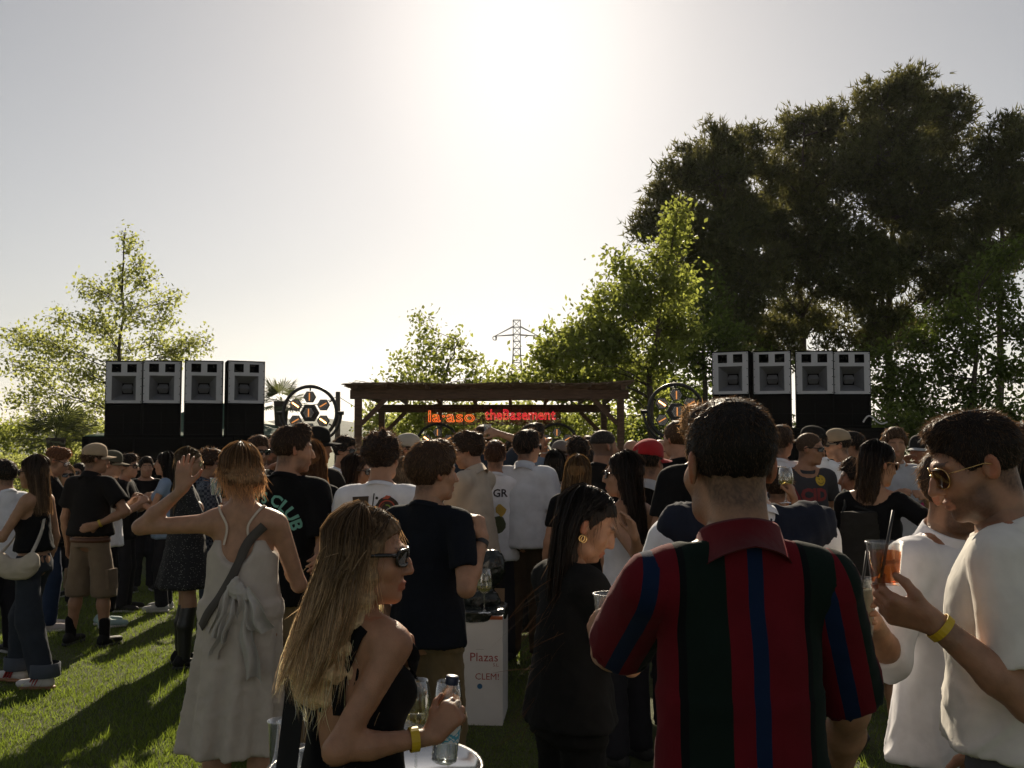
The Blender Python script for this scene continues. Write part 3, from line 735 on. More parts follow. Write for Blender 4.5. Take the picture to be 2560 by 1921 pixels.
# brushwood screen with the two neon signs
def neon():
    Y = 18.72; a, b = W(1062, 1022, Y), W(1402, 1063, Y)
    root = empty('brushwood_screen', ((a.x + b.x) / 2, Y, 0))
    rs = np.random.RandomState(4); ox = root.location.x
    m = MB()
    for x in np.linspace(a.x - ox, b.x - ox, 15): m.tube([(x, 0, b.z), (x + rs.normal() * 0.01, 0.005, a.z + 0.08)], 0.006, 4)
    for z in (b.z, (a.z + b.z) / 2, a.z): m.tube([(a.x - ox, 0, z), (b.x - ox, 0, z)], 0.006, 4)
    m.build('wire_frame', mat('dark_wire', (0.03, 0.025, 0.02), 0.7), root)
    t = MB()
    for i in range(2600):
        x = rs.uniform(a.x - ox, b.x - ox); z = rs.uniform(b.z, a.z); an = rs.rand() * 3.14; L = rs.uniform(0.03, 0.085)
        t.tube([(x, rs.uniform(0.01, 0.05), z), (x + math.cos(an) * L, rs.uniform(0.01, 0.05), z + math.sin(an) * L * 0.7)], 0.0045, 3, cap=False)
    o = t.build('twigs', mat('red_brushwood', (0.20, 0.085, 0.05), 0.85, var=0.5, scale=9), root); o['kind'] = 'stuff'
    tag(root, 'see-through brushwood screen hanging under the rear pergola beam', 'screen')
    def sign(text, name, label, x0, x1, yb_, yt, colr, es, tr_, condensed=1.0, double=False):
        A, B = W(x0, yb_, Y - 0.05), W(x1, yt, Y - 0.05)
        r = empty(name, ((A.x + B.x) / 2, Y - 0.05, 0)); em = mat(name + '_tube', colr, 0.4, emit=colr, es=es, var=0.0)
        xs = 0.0; objs = []
        for ch in text:
            cu = bpy.data.curves.new('c', 'FONT'); cu.body = ch; cu.fill_mode = 'NONE'; cu.bevel_depth = tr_; cu.bevel_resolution = 0; cu.resolution_u = 3
            ob = bpy.data.objects.new('c', cu); COL.objects.link(ob); bpy.context.view_layer.update()
            me = bpy.data.meshes.new_from_object(ob.evaluated_get(bpy.context.evaluated_depsgraph_get()))
            bpy.data.objects.remove(ob); bpy.data.curves.remove(cu)
            c = np.zeros(len(me.vertices) * 3, np.float32); me.vertices.foreach_get('co', c); c = c.reshape(-1, 3)
            xmin, xmax = c[:, 0].min(), c[:, 0].max()
            c[:, 0] += xs - xmin; xs += (xmax - xmin) + 0.07
            objs.append((me, c))
        allc = np.concatenate([c for _, c in objs]); y0_, y1_ = allc[:, 1].min(), allc[:, 1].max()
        for me, c in objs:
            X = (c[:, 0] / xs) * (B.x - A.x) + A.x - r.location.x
            Z = A.z + (c[:, 1] - y0_) / (y1_ - y0_) * (B.z - A.z)
            co = np.stack([X, c[:, 2] * 0.15, Z], 1)
            me.vertices.foreach_set('co', co.ravel().astype(np.float32)); me.materials.clear(); me.materials.append(em); me.update()
            me.name = 'letter'; link(bpy.data.objects.new('letter', me), r)
        tag(r, label, 'neon sign')
    sign('la·aso', 'neon_sign', 'orange neon tube lettering la·aso on the brushwood screen', 1071, 1190, 1056, 1027, (1.0, 0.16, 0.03), 0.9, 0.016)
    sign('theBasement', 'red_neon_sign', 'red neon tube lettering theBasement on the brushwood screen', 1212, 1391, 1050, 1024, (0.95, 0.03, 0.05), 0.85, 0.016)
neon()

# ------------------------------------------------------------------ lamp rings
LM = mat('lamp_black', (0.015, 0.014, 0.013), 0.45, var=0.2)
RF = mat('lamp_reflector', (0.42, 0.42, 0.42), 0.35, 0.5, var=0.25, scale=60)
FIL_ON = mat('filament_lit', (1, 0.5, 0.2), 0.4, emit=(1.0, 0.42, 0.13), es=9, var=0)
FIL_OFF = mat('filament_dim', (0.5, 0.25, 0.1), 0.4, emit=(1.0, 0.38, 0.10), es=0.55, var=0)
def lamp_ring(px, py, Y, R, label, lit, yaw=0, stand=True):
    c = W(px, py, Y); root = empty('lamp_ring', (c.x, Y, 0), yaw); z = c.z
    circ = lambda r, a0, a1, n: [(r * math.sin(a), 0, z + r * math.cos(a)) for a in np.linspace(a0, a1, n)]
    MB().tube(circ(R, 0, 2 * math.pi, 41)[:-1], 0.026 * R / 0.39, 8, closed=True).build('ring', LM, root, True)
    MB().tube([(r_[0], 0.03, r_[2]) for r_ in circ(R * 1.16, rad(88), rad(272), 30)], 0.02 * R / 0.39, 8).build('yoke', LM, root, True)
    kb = MB()
    for s_ in (-1, 1): kb.tube([(s_ * R * 0.98, 0.0, z), (s_ * R * 1.26, 0.03, z)], 0.028 * R / 0.39, 8)
    kb.build('pivot_bolts', LM, root)
    st = MB().tube([(0, 0.03, z - R * 1.16), (0, 0.03, 0.03)], 0.025, 8)
    for k in range(3):
        a = k * 2.09 + 0.5; st.tube([(0, 0.03, 0.55), (0.45 * math.sin(a), 0.03 + 0.45 * math.cos(a), 0.02)], 0.015, 6)
    st.build('stand', LM, root)
    hexp = lambda r: [(r * math.cos(a), r * math.sin(a)) for a in np.arange(6) * math.pi / 3]
    spots = [(0, 0)] + [(R * 0.60 * math.sin(k * math.pi / 3), R * 0.60 * math.cos(k * math.pi / 3)) for k in range(6)]
    hub = MB(); Mh = Matrix.Translation((0, 0.02, z)) @ Matrix.Rotation(rad(90), 4, 'X')
    hub.prism(hexp(R * 0.36), 0.07, Mh); hub.build('hub', LM, root, bevel=0.008)
    for k, (dx, dz) in enumerate(spots):
        o = empty_child = bpy.data.objects.new('lamp', None)
        M = Matrix.Translation((dx, -0.05 if k == 0 else 0.0, z + dz)) @ Matrix.Rotation(rad(90), 4, 'X')
        r = R * 0.235
        body = MB(); body.prism(hexp(r), 0.05, M)
        b = body.build('lamp', LM, root)
        M2 = Matrix.Translation((dx, (-0.05 if k == 0 else 0.0) - 0.053, z + dz)) @ Matrix.Rotation(rad(90), 4, 'X')
        MB().prism(hexp(r * 0.84), 0.004, M2).build('reflector', RF, b)
        g = MB(); y_ = (-0.05 if k == 0 else 0.0) - 0.066
        for q in range(-3, 4):
            hh = r * 0.8 * math.sqrt(max(0, 1 - (q / 3.6) ** 2)) * 0.85
            for an in (0, 60, 120):
                ca, sa = math.cos(rad(an)), math.sin(rad(an)); off = q * r * 0.22
                g.beam((dx + ca * off - sa * hh, y_, z + dz + sa * off + ca * hh), (dx + ca * off + sa * hh, y_, z + dz + sa * off - ca * hh), 0.003, 0.003)
        o2 = g.build('guard_mesh', LM, b); o2['kind'] = 'stuff'
        an = {0: 90, 1: 35, 2: 145, 3: 90, 4: 35, 5: 145, 6: 90}[k] if k else 90
        an = [90, 90, 30, -35, 90, 30, -35][k]
        ca, sa = math.cos(rad(an)), math.sin(rad(an))
        MB().tube([(dx - ca * r * 0.62, y_ + 0.006, z + dz - sa * r * 0.62), (dx + ca * r * 0.62, y_ + 0.006, z + dz + sa * r * 0.62)], 0.010, 6).build('filament', FIL_ON if k in lit else FIL_OFF, b)
        if k:
            d = math.hypot(dx, dz); ux, uz = dx / d, dz / d
            MB().tube([(dx + ux * r, 0.0, z + dz + uz * r), (ux * R * 0.985, 0, z + uz * R * 0.985)], 0.012, 6).build('spoke', LM, b)
    tag(root, label, 'stage light', 'ring-shaped retro stage lights')
lamp_ring(775, 1033, 14.6, 0.39, 'ring of seven hexagonal lamps on a stand beside the fan palm', (3, 6))
lamp_ring(1690, 1030, 14.8, 0.41, 'ring of seven hexagonal lamps between pergola and right speakers', (6,))
lamp_ring(1094, 1113, 17.6, 0.37, 'ring of hexagonal lamps under the orange neon letters', (6,))
lamp_ring(1392, 1113, 17.6, 0.37, 'ring of hexagonal lamps under the right end of the red neon letters', ())

# ------------------------------------------------------------------ evening air
def air():
    me = MB().box((0, 1300, 44.5), (7000, 2700, 91)).build('haze', None)
    m = bpy.data.materials.new('haze'); m.use_nodes = True; n = m.node_tree; n.nodes.clear()
    v = n.nodes.new('ShaderNodeVolumePrincipled'); v.inputs['Density'].default_value = 0.00016; v.inputs['Color'].default_value = (0.9, 0.92, 0.95, 1); v.inputs['Anisotropy'].default_value = 0.35
    o = n.nodes.new('ShaderNodeOutputMaterial'); n.links.new(v.outputs[0], o.inputs['Volume'])
    me.data.materials.append(m); me['kind'] = 'stuff'; tag(me, 'thin sunlit evening haze over the distant hills', 'haze')
air()
# ================================================================== people: smooth-blended volumes turned into one skin
class Fld:
    def __init__(s): s.p = []
    def rc(s, a, b, ra, rb, k=0.02, op='+'): s.p.append(('rc', np.array(a, np.float32), np.array(b, np.float32), ra, rb, k, op)); return s
    def chain(s, pts, rs_, k=0.02, op='+'):
        for i in range(len(pts) - 1): s.rc(pts[i], pts[i + 1], rs_[i], rs_[i + 1], k, op)
        return s
    def el(s, c, r, R=None, k=0.02, op='+'): s.p.append(('el', np.array(c, np.float32), np.array(r, np.float32), None if R is None else np.array(R, np.float32), k, 0, op)); return s
    def ec(s, c0, c1, r0, r1, k=0.02, op='+', fold=None): s.p.append(('ec', np.array(c0, np.float32), np.array(c1, np.float32), (r0, r1), fold, k, op)); return s
    def cs(s, a, b, ra, rb, k=0.02, hole=0.8, depth=0.05): s.p.append(('cs', np.array(a, np.float32), np.array(b, np.float32), ra, rb, k, '+', hole, depth)); return s
    def fn(s, f, op='x', k=0.0): s.p.append(('fn', f, None, None, None, k, op)); return s
    def copy(s): o = Fld(); o.p = list(s.p); return o
    def bounds(s):
        lo = np.full(3, 1e9); hi = -lo
        for q in s.p:
            if q[6] != '+': continue
            if q[0] in ('rc', 'cs'):
                r = max(q[3], q[4]); lo = np.minimum(lo, np.minimum(q[1], q[2]) - r); hi = np.maximum(hi, np.maximum(q[1], q[2]) + r)
            elif q[0] == 'el':
                r = q[2] if q[3] is None else np.full(3, q[2].max()); lo = np.minimum(lo, q[1] - r); hi = np.maximum(hi, q[1] + r)
            elif q[0] == 'ec':
                r = np.array([max(q[3][0][0], q[3][1][0]) * 1.12, max(q[3][0][1], q[3][1][1]) * 1.12, 0]); lo = np.minimum(lo, np.minimum(q[1], q[2]) - r); hi = np.maximum(hi, np.maximum(q[1], q[2]) + r)
        return lo, hi
    def mesh(s, v, clip=None):
        lo, hi = s.bounds()
        if clip is not None:
            lo = np.maximum(lo, clip[0]); hi = np.minimum(hi, clip[1])
        lo = lo - 3 * v; hi = hi + 3 * v
        n = np.ceil((hi - lo) / v).astype(int) + 1
        ax = [(lo[i] + np.arange(n[i]) * v).astype(np.float32) for i in range(3)]
        D = np.full(n, 0.5, np.float32)
        for q in s.p:
            kind, op, k = q[0], q[6], (q[4] if q[0] == 'el' else q[5])
            if kind == 'fn':
                X, Y, Z = ax[0][:, None, None], ax[1][None, :, None], ax[2][None, None, :]
                d = q[1](X, Y, Z)
                D = np.maximum(D, d) if op == 'x' else np.minimum(D, d)
                continue
            m = k + 2.5 * v
            if kind in ('rc', 'cs'): r = max(q[3], q[4]); l, h = np.minimum(q[1], q[2]) - r, np.maximum(q[1], q[2]) + r
            elif kind == 'el': r = q[2] if q[3] is None else np.full(3, q[2].max()); l, h = q[1] - r, q[1] + r
            else:
                r = np.array([max(q[3][0][0], q[3][1][0]) * 1.12, max(q[3][0][1], q[3][1][1]) * 1.12, 0]); l, h = np.minimum(q[1], q[2]) - r, np.maximum(q[1], q[2]) + r
            i0 = np.clip(np.floor((l - m - lo) / v).astype(int), 0, n); i1 = np.clip(np.ceil((h + m - lo) / v).astype(int) + 1, 0, n)
            if (i1 <= i0).any(): continue
            sl = tuple(slice(i0[i], i1[i]) for i in range(3))
            X, Y, Z = ax[0][sl[0]][:, None, None], ax[1][sl[1]][None, :, None], ax[2][sl[2]][None, None, :]
            if kind in ('rc', 'cs'):
                a, b = q[1], q[2]; ab = b - a; L2 = float(ab @ ab) + 1e-12
                dx, dy, dz = X - a[0], Y - a[1], Z - a[2]
                t = np.clip((dx * ab[0] + dy * ab[1] + dz * ab[2]) / L2, 0, 1)
                d = np.sqrt((dx - t * ab[0]) ** 2 + (dy - t * ab[1]) ** 2 + (dz - t * ab[2]) ** 2) - (q[3] + t * (q[4] - q[3]))
                if kind == 'cs':
                    Lb = math.sqrt(L2); pl = ((X - b[0]) * ab[0] + (Y - b[1]) * ab[1] + (Z - b[2]) * ab[2]) / Lb
                    ds = np.sqrt((dx - t * ab[0]) ** 2 + (dy - t * ab[1]) ** 2 + (dz - t * ab[2]) ** 2)
                    d = np.maximum(np.maximum(d, pl), np.minimum(q[4] * q[7] - ds, q[8] + pl))
            elif kind == 'el':
                dx, dy, dz = X - q[1][0], Y - q[1][1], Z - q[1][2]
                if q[3] is not None:
                    R = q[3]
                    dx, dy, dz = (R[0, 0] * dx + R[1, 0] * dy + R[2, 0] * dz, R[0, 1] * dx + R[1, 1] * dy + R[2, 1] * dz, R[0, 2] * dx + R[1, 2] * dy + R[2, 2] * dz)
                r = q[2]
                k0 = np.sqrt((dx / r[0]) ** 2 + (dy / r[1]) ** 2 + (dz / r[2]) ** 2)
                k1 = np.sqrt((dx / r[0] ** 2) ** 2 + (dy / r[1] ** 2) ** 2 + (dz / r[2] ** 2) ** 2) + 1e-6
                d = k0 * (k0 - 1) / k1
            else:
                c0, c1 = q[1], q[2]; (ax_, ay_), (bx_, by_) = q[3]
                t = np.clip((Z - c0[2]) / (c1[2] - c0[2]), 0, 1)
                rx, ry = ax_ + (bx_ - ax_) * t, ay_ + (by_ - ay_) * t
                dx = X - (c0[0] + (c1[0] - c0[0]) * t); dy = Y - (c0[1] + (c1[1] - c0[1]) * t)
                kk = np.sqrt((dx / rx) ** 2 + (dy / ry) ** 2)
                if q[4] is not None:
                    nf, am, ph = q[4]; th = np.arctan2(dy / ry, dx / rx)
                    kk = kk - am * t * (0.75 + np.sin(nf * th + ph) + 0.6 * np.sin((nf * 1.7 // 1) * th + ph * 2.3 + 3 * t)) * 0.7
                d = np.maximum((kk - 1) * np.minimum(rx, ry), np.maximum(min(c0[2], c1[2]) - Z, Z - max(c0[2], c1[2])))
            A = D[sl]
            if op == '+':
                if k > 0:
                    hh = np.clip(0.5 + 0.5 * (A - d) / k, 0, 1); D[sl] = A + (d - A) * hh - k * hh * (1 - hh)
                else: D[sl] = np.minimum(A, d)
            elif op == '-':
                if k > 0:
                    hh = np.clip(0.5 - 0.5 * (A + d) / k, 0, 1); D[sl] = A + (-d - A) * hh + k * hh * (1 - hh)
                else: D[sl] = np.maximum(A, -d)
        if clip is not None:
            X, Y, Z = ax[0][:, None, None], ax[1][None, :, None], ax[2][None, None, :]
            for i, A in enumerate((X, Y, Z)):
                D = np.maximum(D, np.maximum(clip[0][i] - A, A - clip[1][i]))
        return nets(D, lo, v)
CORN = [(0, 0, 0), (1, 0, 0), (0, 1, 0), (1, 1, 0), (0, 0, 1), (1, 0, 1), (0, 1, 1), (1, 1, 1)]
EDG = [(0, 1), (2, 3), (4, 5), (6, 7), (0, 2), (1, 3), (4, 6), (5, 7), (0, 4), (1, 5), (2, 6), (3, 7)]
def nets(D, o, v):
    S = D < 0
    c = np.zeros(np.array(D.shape) - 1, np.int8)
    n = D.shape
    for a, b, e in CORN: c += S[a:n[0] - 1 + a, b:n[1] - 1 + b, e:n[2] - 1 + e]
    I = np.argwhere((c > 0) & (c < 8))
    if len(I) == 0: return np.zeros((0, 3)), np.zeros((0, 4), int)
    vals = np.stack([D[I[:, 0] + a, I[:, 1] + b, I[:, 2] + e] for a, b, e in CORN])
    acc = np.zeros((len(I), 3)); cnt = np.zeros(len(I))
    CC = np.array(CORN, float)
    for p, q in EDG:
        x = (vals[p] < 0) != (vals[q] < 0); t = np.where(x, vals[p] / np.where(x, vals[p] - vals[q], 1), 0)
        P = CC[p][None] + (CC[q] - CC[p])[None] * t[:, None]
        acc += P * x[:, None]; cnt += x
    V = (I + acc / cnt[:, None]) * v + o
    vid = np.full(c.shape, -1, np.int32); vid[tuple(I.T)] = np.arange(len(I))
    Q = []
    for ax in range(3):
        sl0 = [slice(None)] * 3; sl1 = [slice(None)] * 3
        sl0[ax] = slice(0, -1); sl1[ax] = slice(1, None)
        A, B = S[tuple(sl0)], S[tuple(sl1)]
        E = np.argwhere(A != B)
        a1, a2 = [(1, 2), (2, 0), (0, 1)][ax]
        ok = (E[:, a1] > 0) & (E[:, a2] > 0) & (E[:, a1] < n[a1] - 1) & (E[:, a2] < n[a2] - 1)
        E = E[ok]
        if len(E) == 0: continue
        ins = A[tuple(E.T)]
        def cell(d1, d2):
            K = E.copy(); K[:, a1] += d1; K[:, a2] += d2; return vid[tuple(K.T)]
        q = np.stack([cell(-1, -1), cell(0, -1), cell(0, 0), cell(-1, 0)], 1)
        q[~ins] = q[~ins][:, ::-1]
        Q.append(q)
    return V, np.concatenate(Q)
def vnormals(V, Q):
    e1 = V[Q[:, 2]] - V[Q[:, 0]]; e2 = V[Q[:, 3]] - V[Q[:, 1]]
    fn = np.cross(e1, e2); N = np.zeros_like(V)
    for k in range(4): np.add.at(N, Q[:, k], fn)
    return N / (np.linalg.norm(N, axis=1)[:, None] + 1e-12)
def wrinkle(V, N, amp, seed, freq=22, vert=0.45, ramp=None):
    rs = np.random.RandomState(seed); d = np.zeros(len(V))
    wv = 0.03 * np.sin(V @ (rs.normal(size=3) * 14)) + 0.02 * np.sin(V @ (rs.normal(size=3) * 31))
    for i in range(6):
        k = rs.normal(size=3); k[2] *= vert; k = k / np.linalg.norm(k) * freq * (0.6 + 0.9 * rs.rand())
        d += (1 - np.abs(np.sin(V @ k + wv * 40 + rs.rand() * 6))) ** 3 - 0.28
    if ramp is not None: d = d * np.clip((ramp[0] - V[:, 2]) / (ramp[0] - ramp[1]), 0.3, 1.0)
    return V + N * (amp * d / 2.2)[:, None]
def rotm(yaw=0, pitch=0, roll=0):
    """yaw turns to the right (clockwise from above), pitch tips the nose down, roll leans to the right"""
    y, p, r = -rad(yaw), -rad(pitch), rad(roll)
    Rz = np.array([[math.cos(y), -math.sin(y), 0], [math.sin(y), math.cos(y), 0], [0, 0, 1]])
    Rx = np.array([[1, 0, 0], [0, math.cos(p), -math.sin(p)], [0, math.sin(p), math.cos(p)]])
    Ry = np.array([[math.cos(r), 0, math.sin(r)], [0, 1, 0], [-math.sin(r), 0, math.cos(r)]])
    return Rz @ Rx @ Ry
def nrm(a): a = np.asarray(a, float); return a / (np.linalg.norm(a) + 1e-12)

SKIN = attr_mat('skin', 0.5, sss=0.0, spec=0.35, var=0.12, scale=25)
SKIN_NEAR = attr_mat('skin_near', 0.48, sss=0.25, spec=0.35, var=0.15, scale=28, bump=0.2, bscale=260)
HAIRM = attr_mat('hair', 0.6, translucent=0.1, spec=0.18, var=0.2, scale=90)
STRANDM = attr_mat('hair_strands', 0.42, translucent=0.5, spec=0.4, var=0.15, scale=90)
def cloth(col, key=None, rough=0.9, bump=0.35, bscale=120, sheen=0.12, translucent=0.0):
    """woven fabric of one colour"""
    key = key or 'cloth_%02x%02x%02x' % tuple(int(min(1, c) * 255) for c in col)
    if key in MATS: return MATS[key]
    m, n, p = _new(key); L = n.links
    tc = n.nodes.new('ShaderNodeTexCoord')
    nz = n.nodes.new('ShaderNodeTexNoise'); nz.inputs['Scale'].default_value = 14; nz.inputs['Detail'].default_value = 6
    L.new(tc.outputs['Object'], nz.inputs['Vector'])
    r = n.nodes.new('ShaderNodeMapRange'); r.inputs[1].default_value = 0.3; r.inputs[2].default_value = 0.7; r.inputs[3].default_value = 0.9; r.inputs[4].default_value = 1.08
    L.new(nz.outputs[0], r.inputs[0])
    mx = n.nodes.new('ShaderNodeMix'); mx.data_type = 'RGBA'; mx.blend_type = 'MULTIPLY'; mx.inputs[0].default_value = 1
    mx.inputs[6].default_value = (*col, 1); L.new(r.outputs[0], mx.inputs[7]); L.new(mx.outputs[2], p.inputs['Base Color'])
    p.inputs['Roughness'].default_value = rough; p.inputs['Specular IOR Level'].default_value = 0.12
    p.inputs['Sheen Weight'].default_value = sheen * min(1.0, max(col) * 4)
    n1 = n.nodes.new('ShaderNodeTexNoise'); n1.inputs['Scale'].default_value = 6; n1.inputs['Detail'].default_value = 2; n1.inputs['Distortion'].default_value = 1.8
    n2 = n.nodes.new('ShaderNodeTexNoise'); n2.inputs['Scale'].default_value = bscale * 4; n2.inputs['Detail'].default_value = 2
    for q in (n1, n2): L.new(tc.outputs['Object'], q.inputs['Vector'])
    b1 = n.nodes.new('ShaderNodeBump'); b1.inputs['Strength'].default_value = bump * 0.7; b1.inputs['Distance'].default_value = 0.02
    b2 = n.nodes.new('ShaderNodeBump'); b2.inputs['Strength'].default_value = bump * 0.6; b2.inputs['Distance'].default_value = 0.002
    L.new(n1.outputs[0], b1.inputs['Height']); L.new(n2.outputs[0], b2.inputs['Height']); L.new(b1.outputs[0], b2.inputs['Normal']); L.new(b2.outputs[0], p.inputs['Normal'])
    if translucent:
        t = n.nodes.new('ShaderNodeBsdfTranslucent'); L.new(mx.outputs[2], t.inputs[0])
        ms = n.nodes.new('ShaderNodeMixShader'); ms.inputs[0].default_value = translucent
        L.new(p.outputs[0], ms.inputs[1]); L.new(t.outputs[0], ms.inputs[2]); L.new(ms.outputs[0], n.nodes['Material Output'].inputs[0])
    MATS[key] = m; return m
RUBBER = mat('shoe_sole', (0.5, 0.49, 0.46), 0.7, var=0.1)
LENS = mat('dark_lens', (0.012, 0.011, 0.01), 0.08, var=0.0, spec=0.8)
FRAME = mat('black_frame', (0.015, 0.013, 0.012), 0.25, var=0.1)
GOLD = mat('gold_metal', (0.75, 0.5, 0.2), 0.25, 1.0, var=0.1)

def hand(F, wrist, d, n, right, curl=0.4, s=1.0, spread=0.0, thumb=0.5, v=0.005):
    d, n = nrm(d), np.asarray(n, float); n = nrm(n - d * (n @ d)); t = np.cross(d, n) * (1 if right else -1)
    w_ = np.asarray(wrist, float); kn = []
    rmin = max(0.0078 * s, v * 1.05)
    for i, (lt, ln, fl) in enumerate(((0.030, 0.088, 0.073), (0.010, 0.092, 0.081), (-0.010, 0.088, 0.075), (-0.028, 0.078, 0.058))):
        b = w_ + (d * 0.012 + t * lt * 0.55) * s; k = w_ + (d * ln + t * lt) * s
        F.rc(b, k, 0.0155 * s, 0.0125 * s, 0.014)
        dd = nrm(d + t * (lt * 9 * spread)); p = k; fl *= s
        c = rad(18 + 8 * i) * 0.2 + curl * 1.35; ang = 0
        for j, fr in enumerate((0.45, 0.31, 0.24)):
            ang += c * (0.75 if j == 0 else 0.85 if j == 1 else 0.5)
            q = p + (dd * math.cos(ang) + n * math.sin(ang)) * fl * fr
            F.rc(p, q, max(rmin, (0.0095 - 0.0007 * j) * s), max(rmin, (0.0088 - 0.0009 * j) * s), 0.004 if j else 0.008); p = q
    a = w_ + (d * 0.022 + t * 0.022) * s; b = a + (d * 0.030 + t * 0.026 + n * 0.012) * s
    e1 = nrm(d * 0.8 + t * (0.75 - thumb) + n * (0.25 + 0.7 * thumb))
    c = b + e1 * 0.031 * s; e2 = nrm(d * 0.8 + t * (0.3 - 0.9 * thumb) + n * (0.2 + 0.8 * thumb)); q = c + e2 * 0.027 * s
    F.rc(a, b, 0.016 * s, 0.0125 * s, 0.016).rc(b, c, 0.0118 * s, 0.0102 * s, 0.006).rc(c, q, max(rmin, 0.0102 * s), max(rmin, 0.0082 * s), 0.004)
    return w_ + d * 0.09 * s + n * 0.035 * s          # point inside the grip

ARMS = {  # hand target (outward, forward, up) in body heights from the shoulder; elbow hint
    'down': ((.045, .035, -.315), (.5, -1, -.1)), 'drink': ((-.035, .165, -.095), (.55, -.35, -1)), 'chest': ((-.075, .145, -.03), (.7, -.1, -1)),
    'mouth': ((-.085, .125, .045), (.8, .1, -1)), 'hip': ((.035, -.045, -.225), (1, -.75, .1)), 'pocket': ((.01, .02, -.285), (.8, -.8, 0)),
    'phone': ((-.05, .21, .02), (.5, 0, -1)), 'up': ((-.03, .12, .235), (1, .35, .1)), 'cross': ((-.16, .11, -.115), (.8, .1, -1)), 'out': ((.15, .2, -.05), (.5, -.2, -1)),
    'shade': ((-.09, .1, .12), (1, .2, -.3)), 'forward': ((-.01, .27, .04), (.5, 0, -1)), 'back': ((.03, -.05, -.29), (.6, -1, 0)),
}
def to_local(root_loc, yaw, p):
    d = np.asarray(p, float) - np.asarray(root_loc, float); y = rad(yaw)
    return np.array([d[0] * math.cos(y) - d[1] * math.sin(y), d[0] * math.sin(y) + d[1] * math.cos(y), d[2]])
def loc_pt(c, p): return c + 0

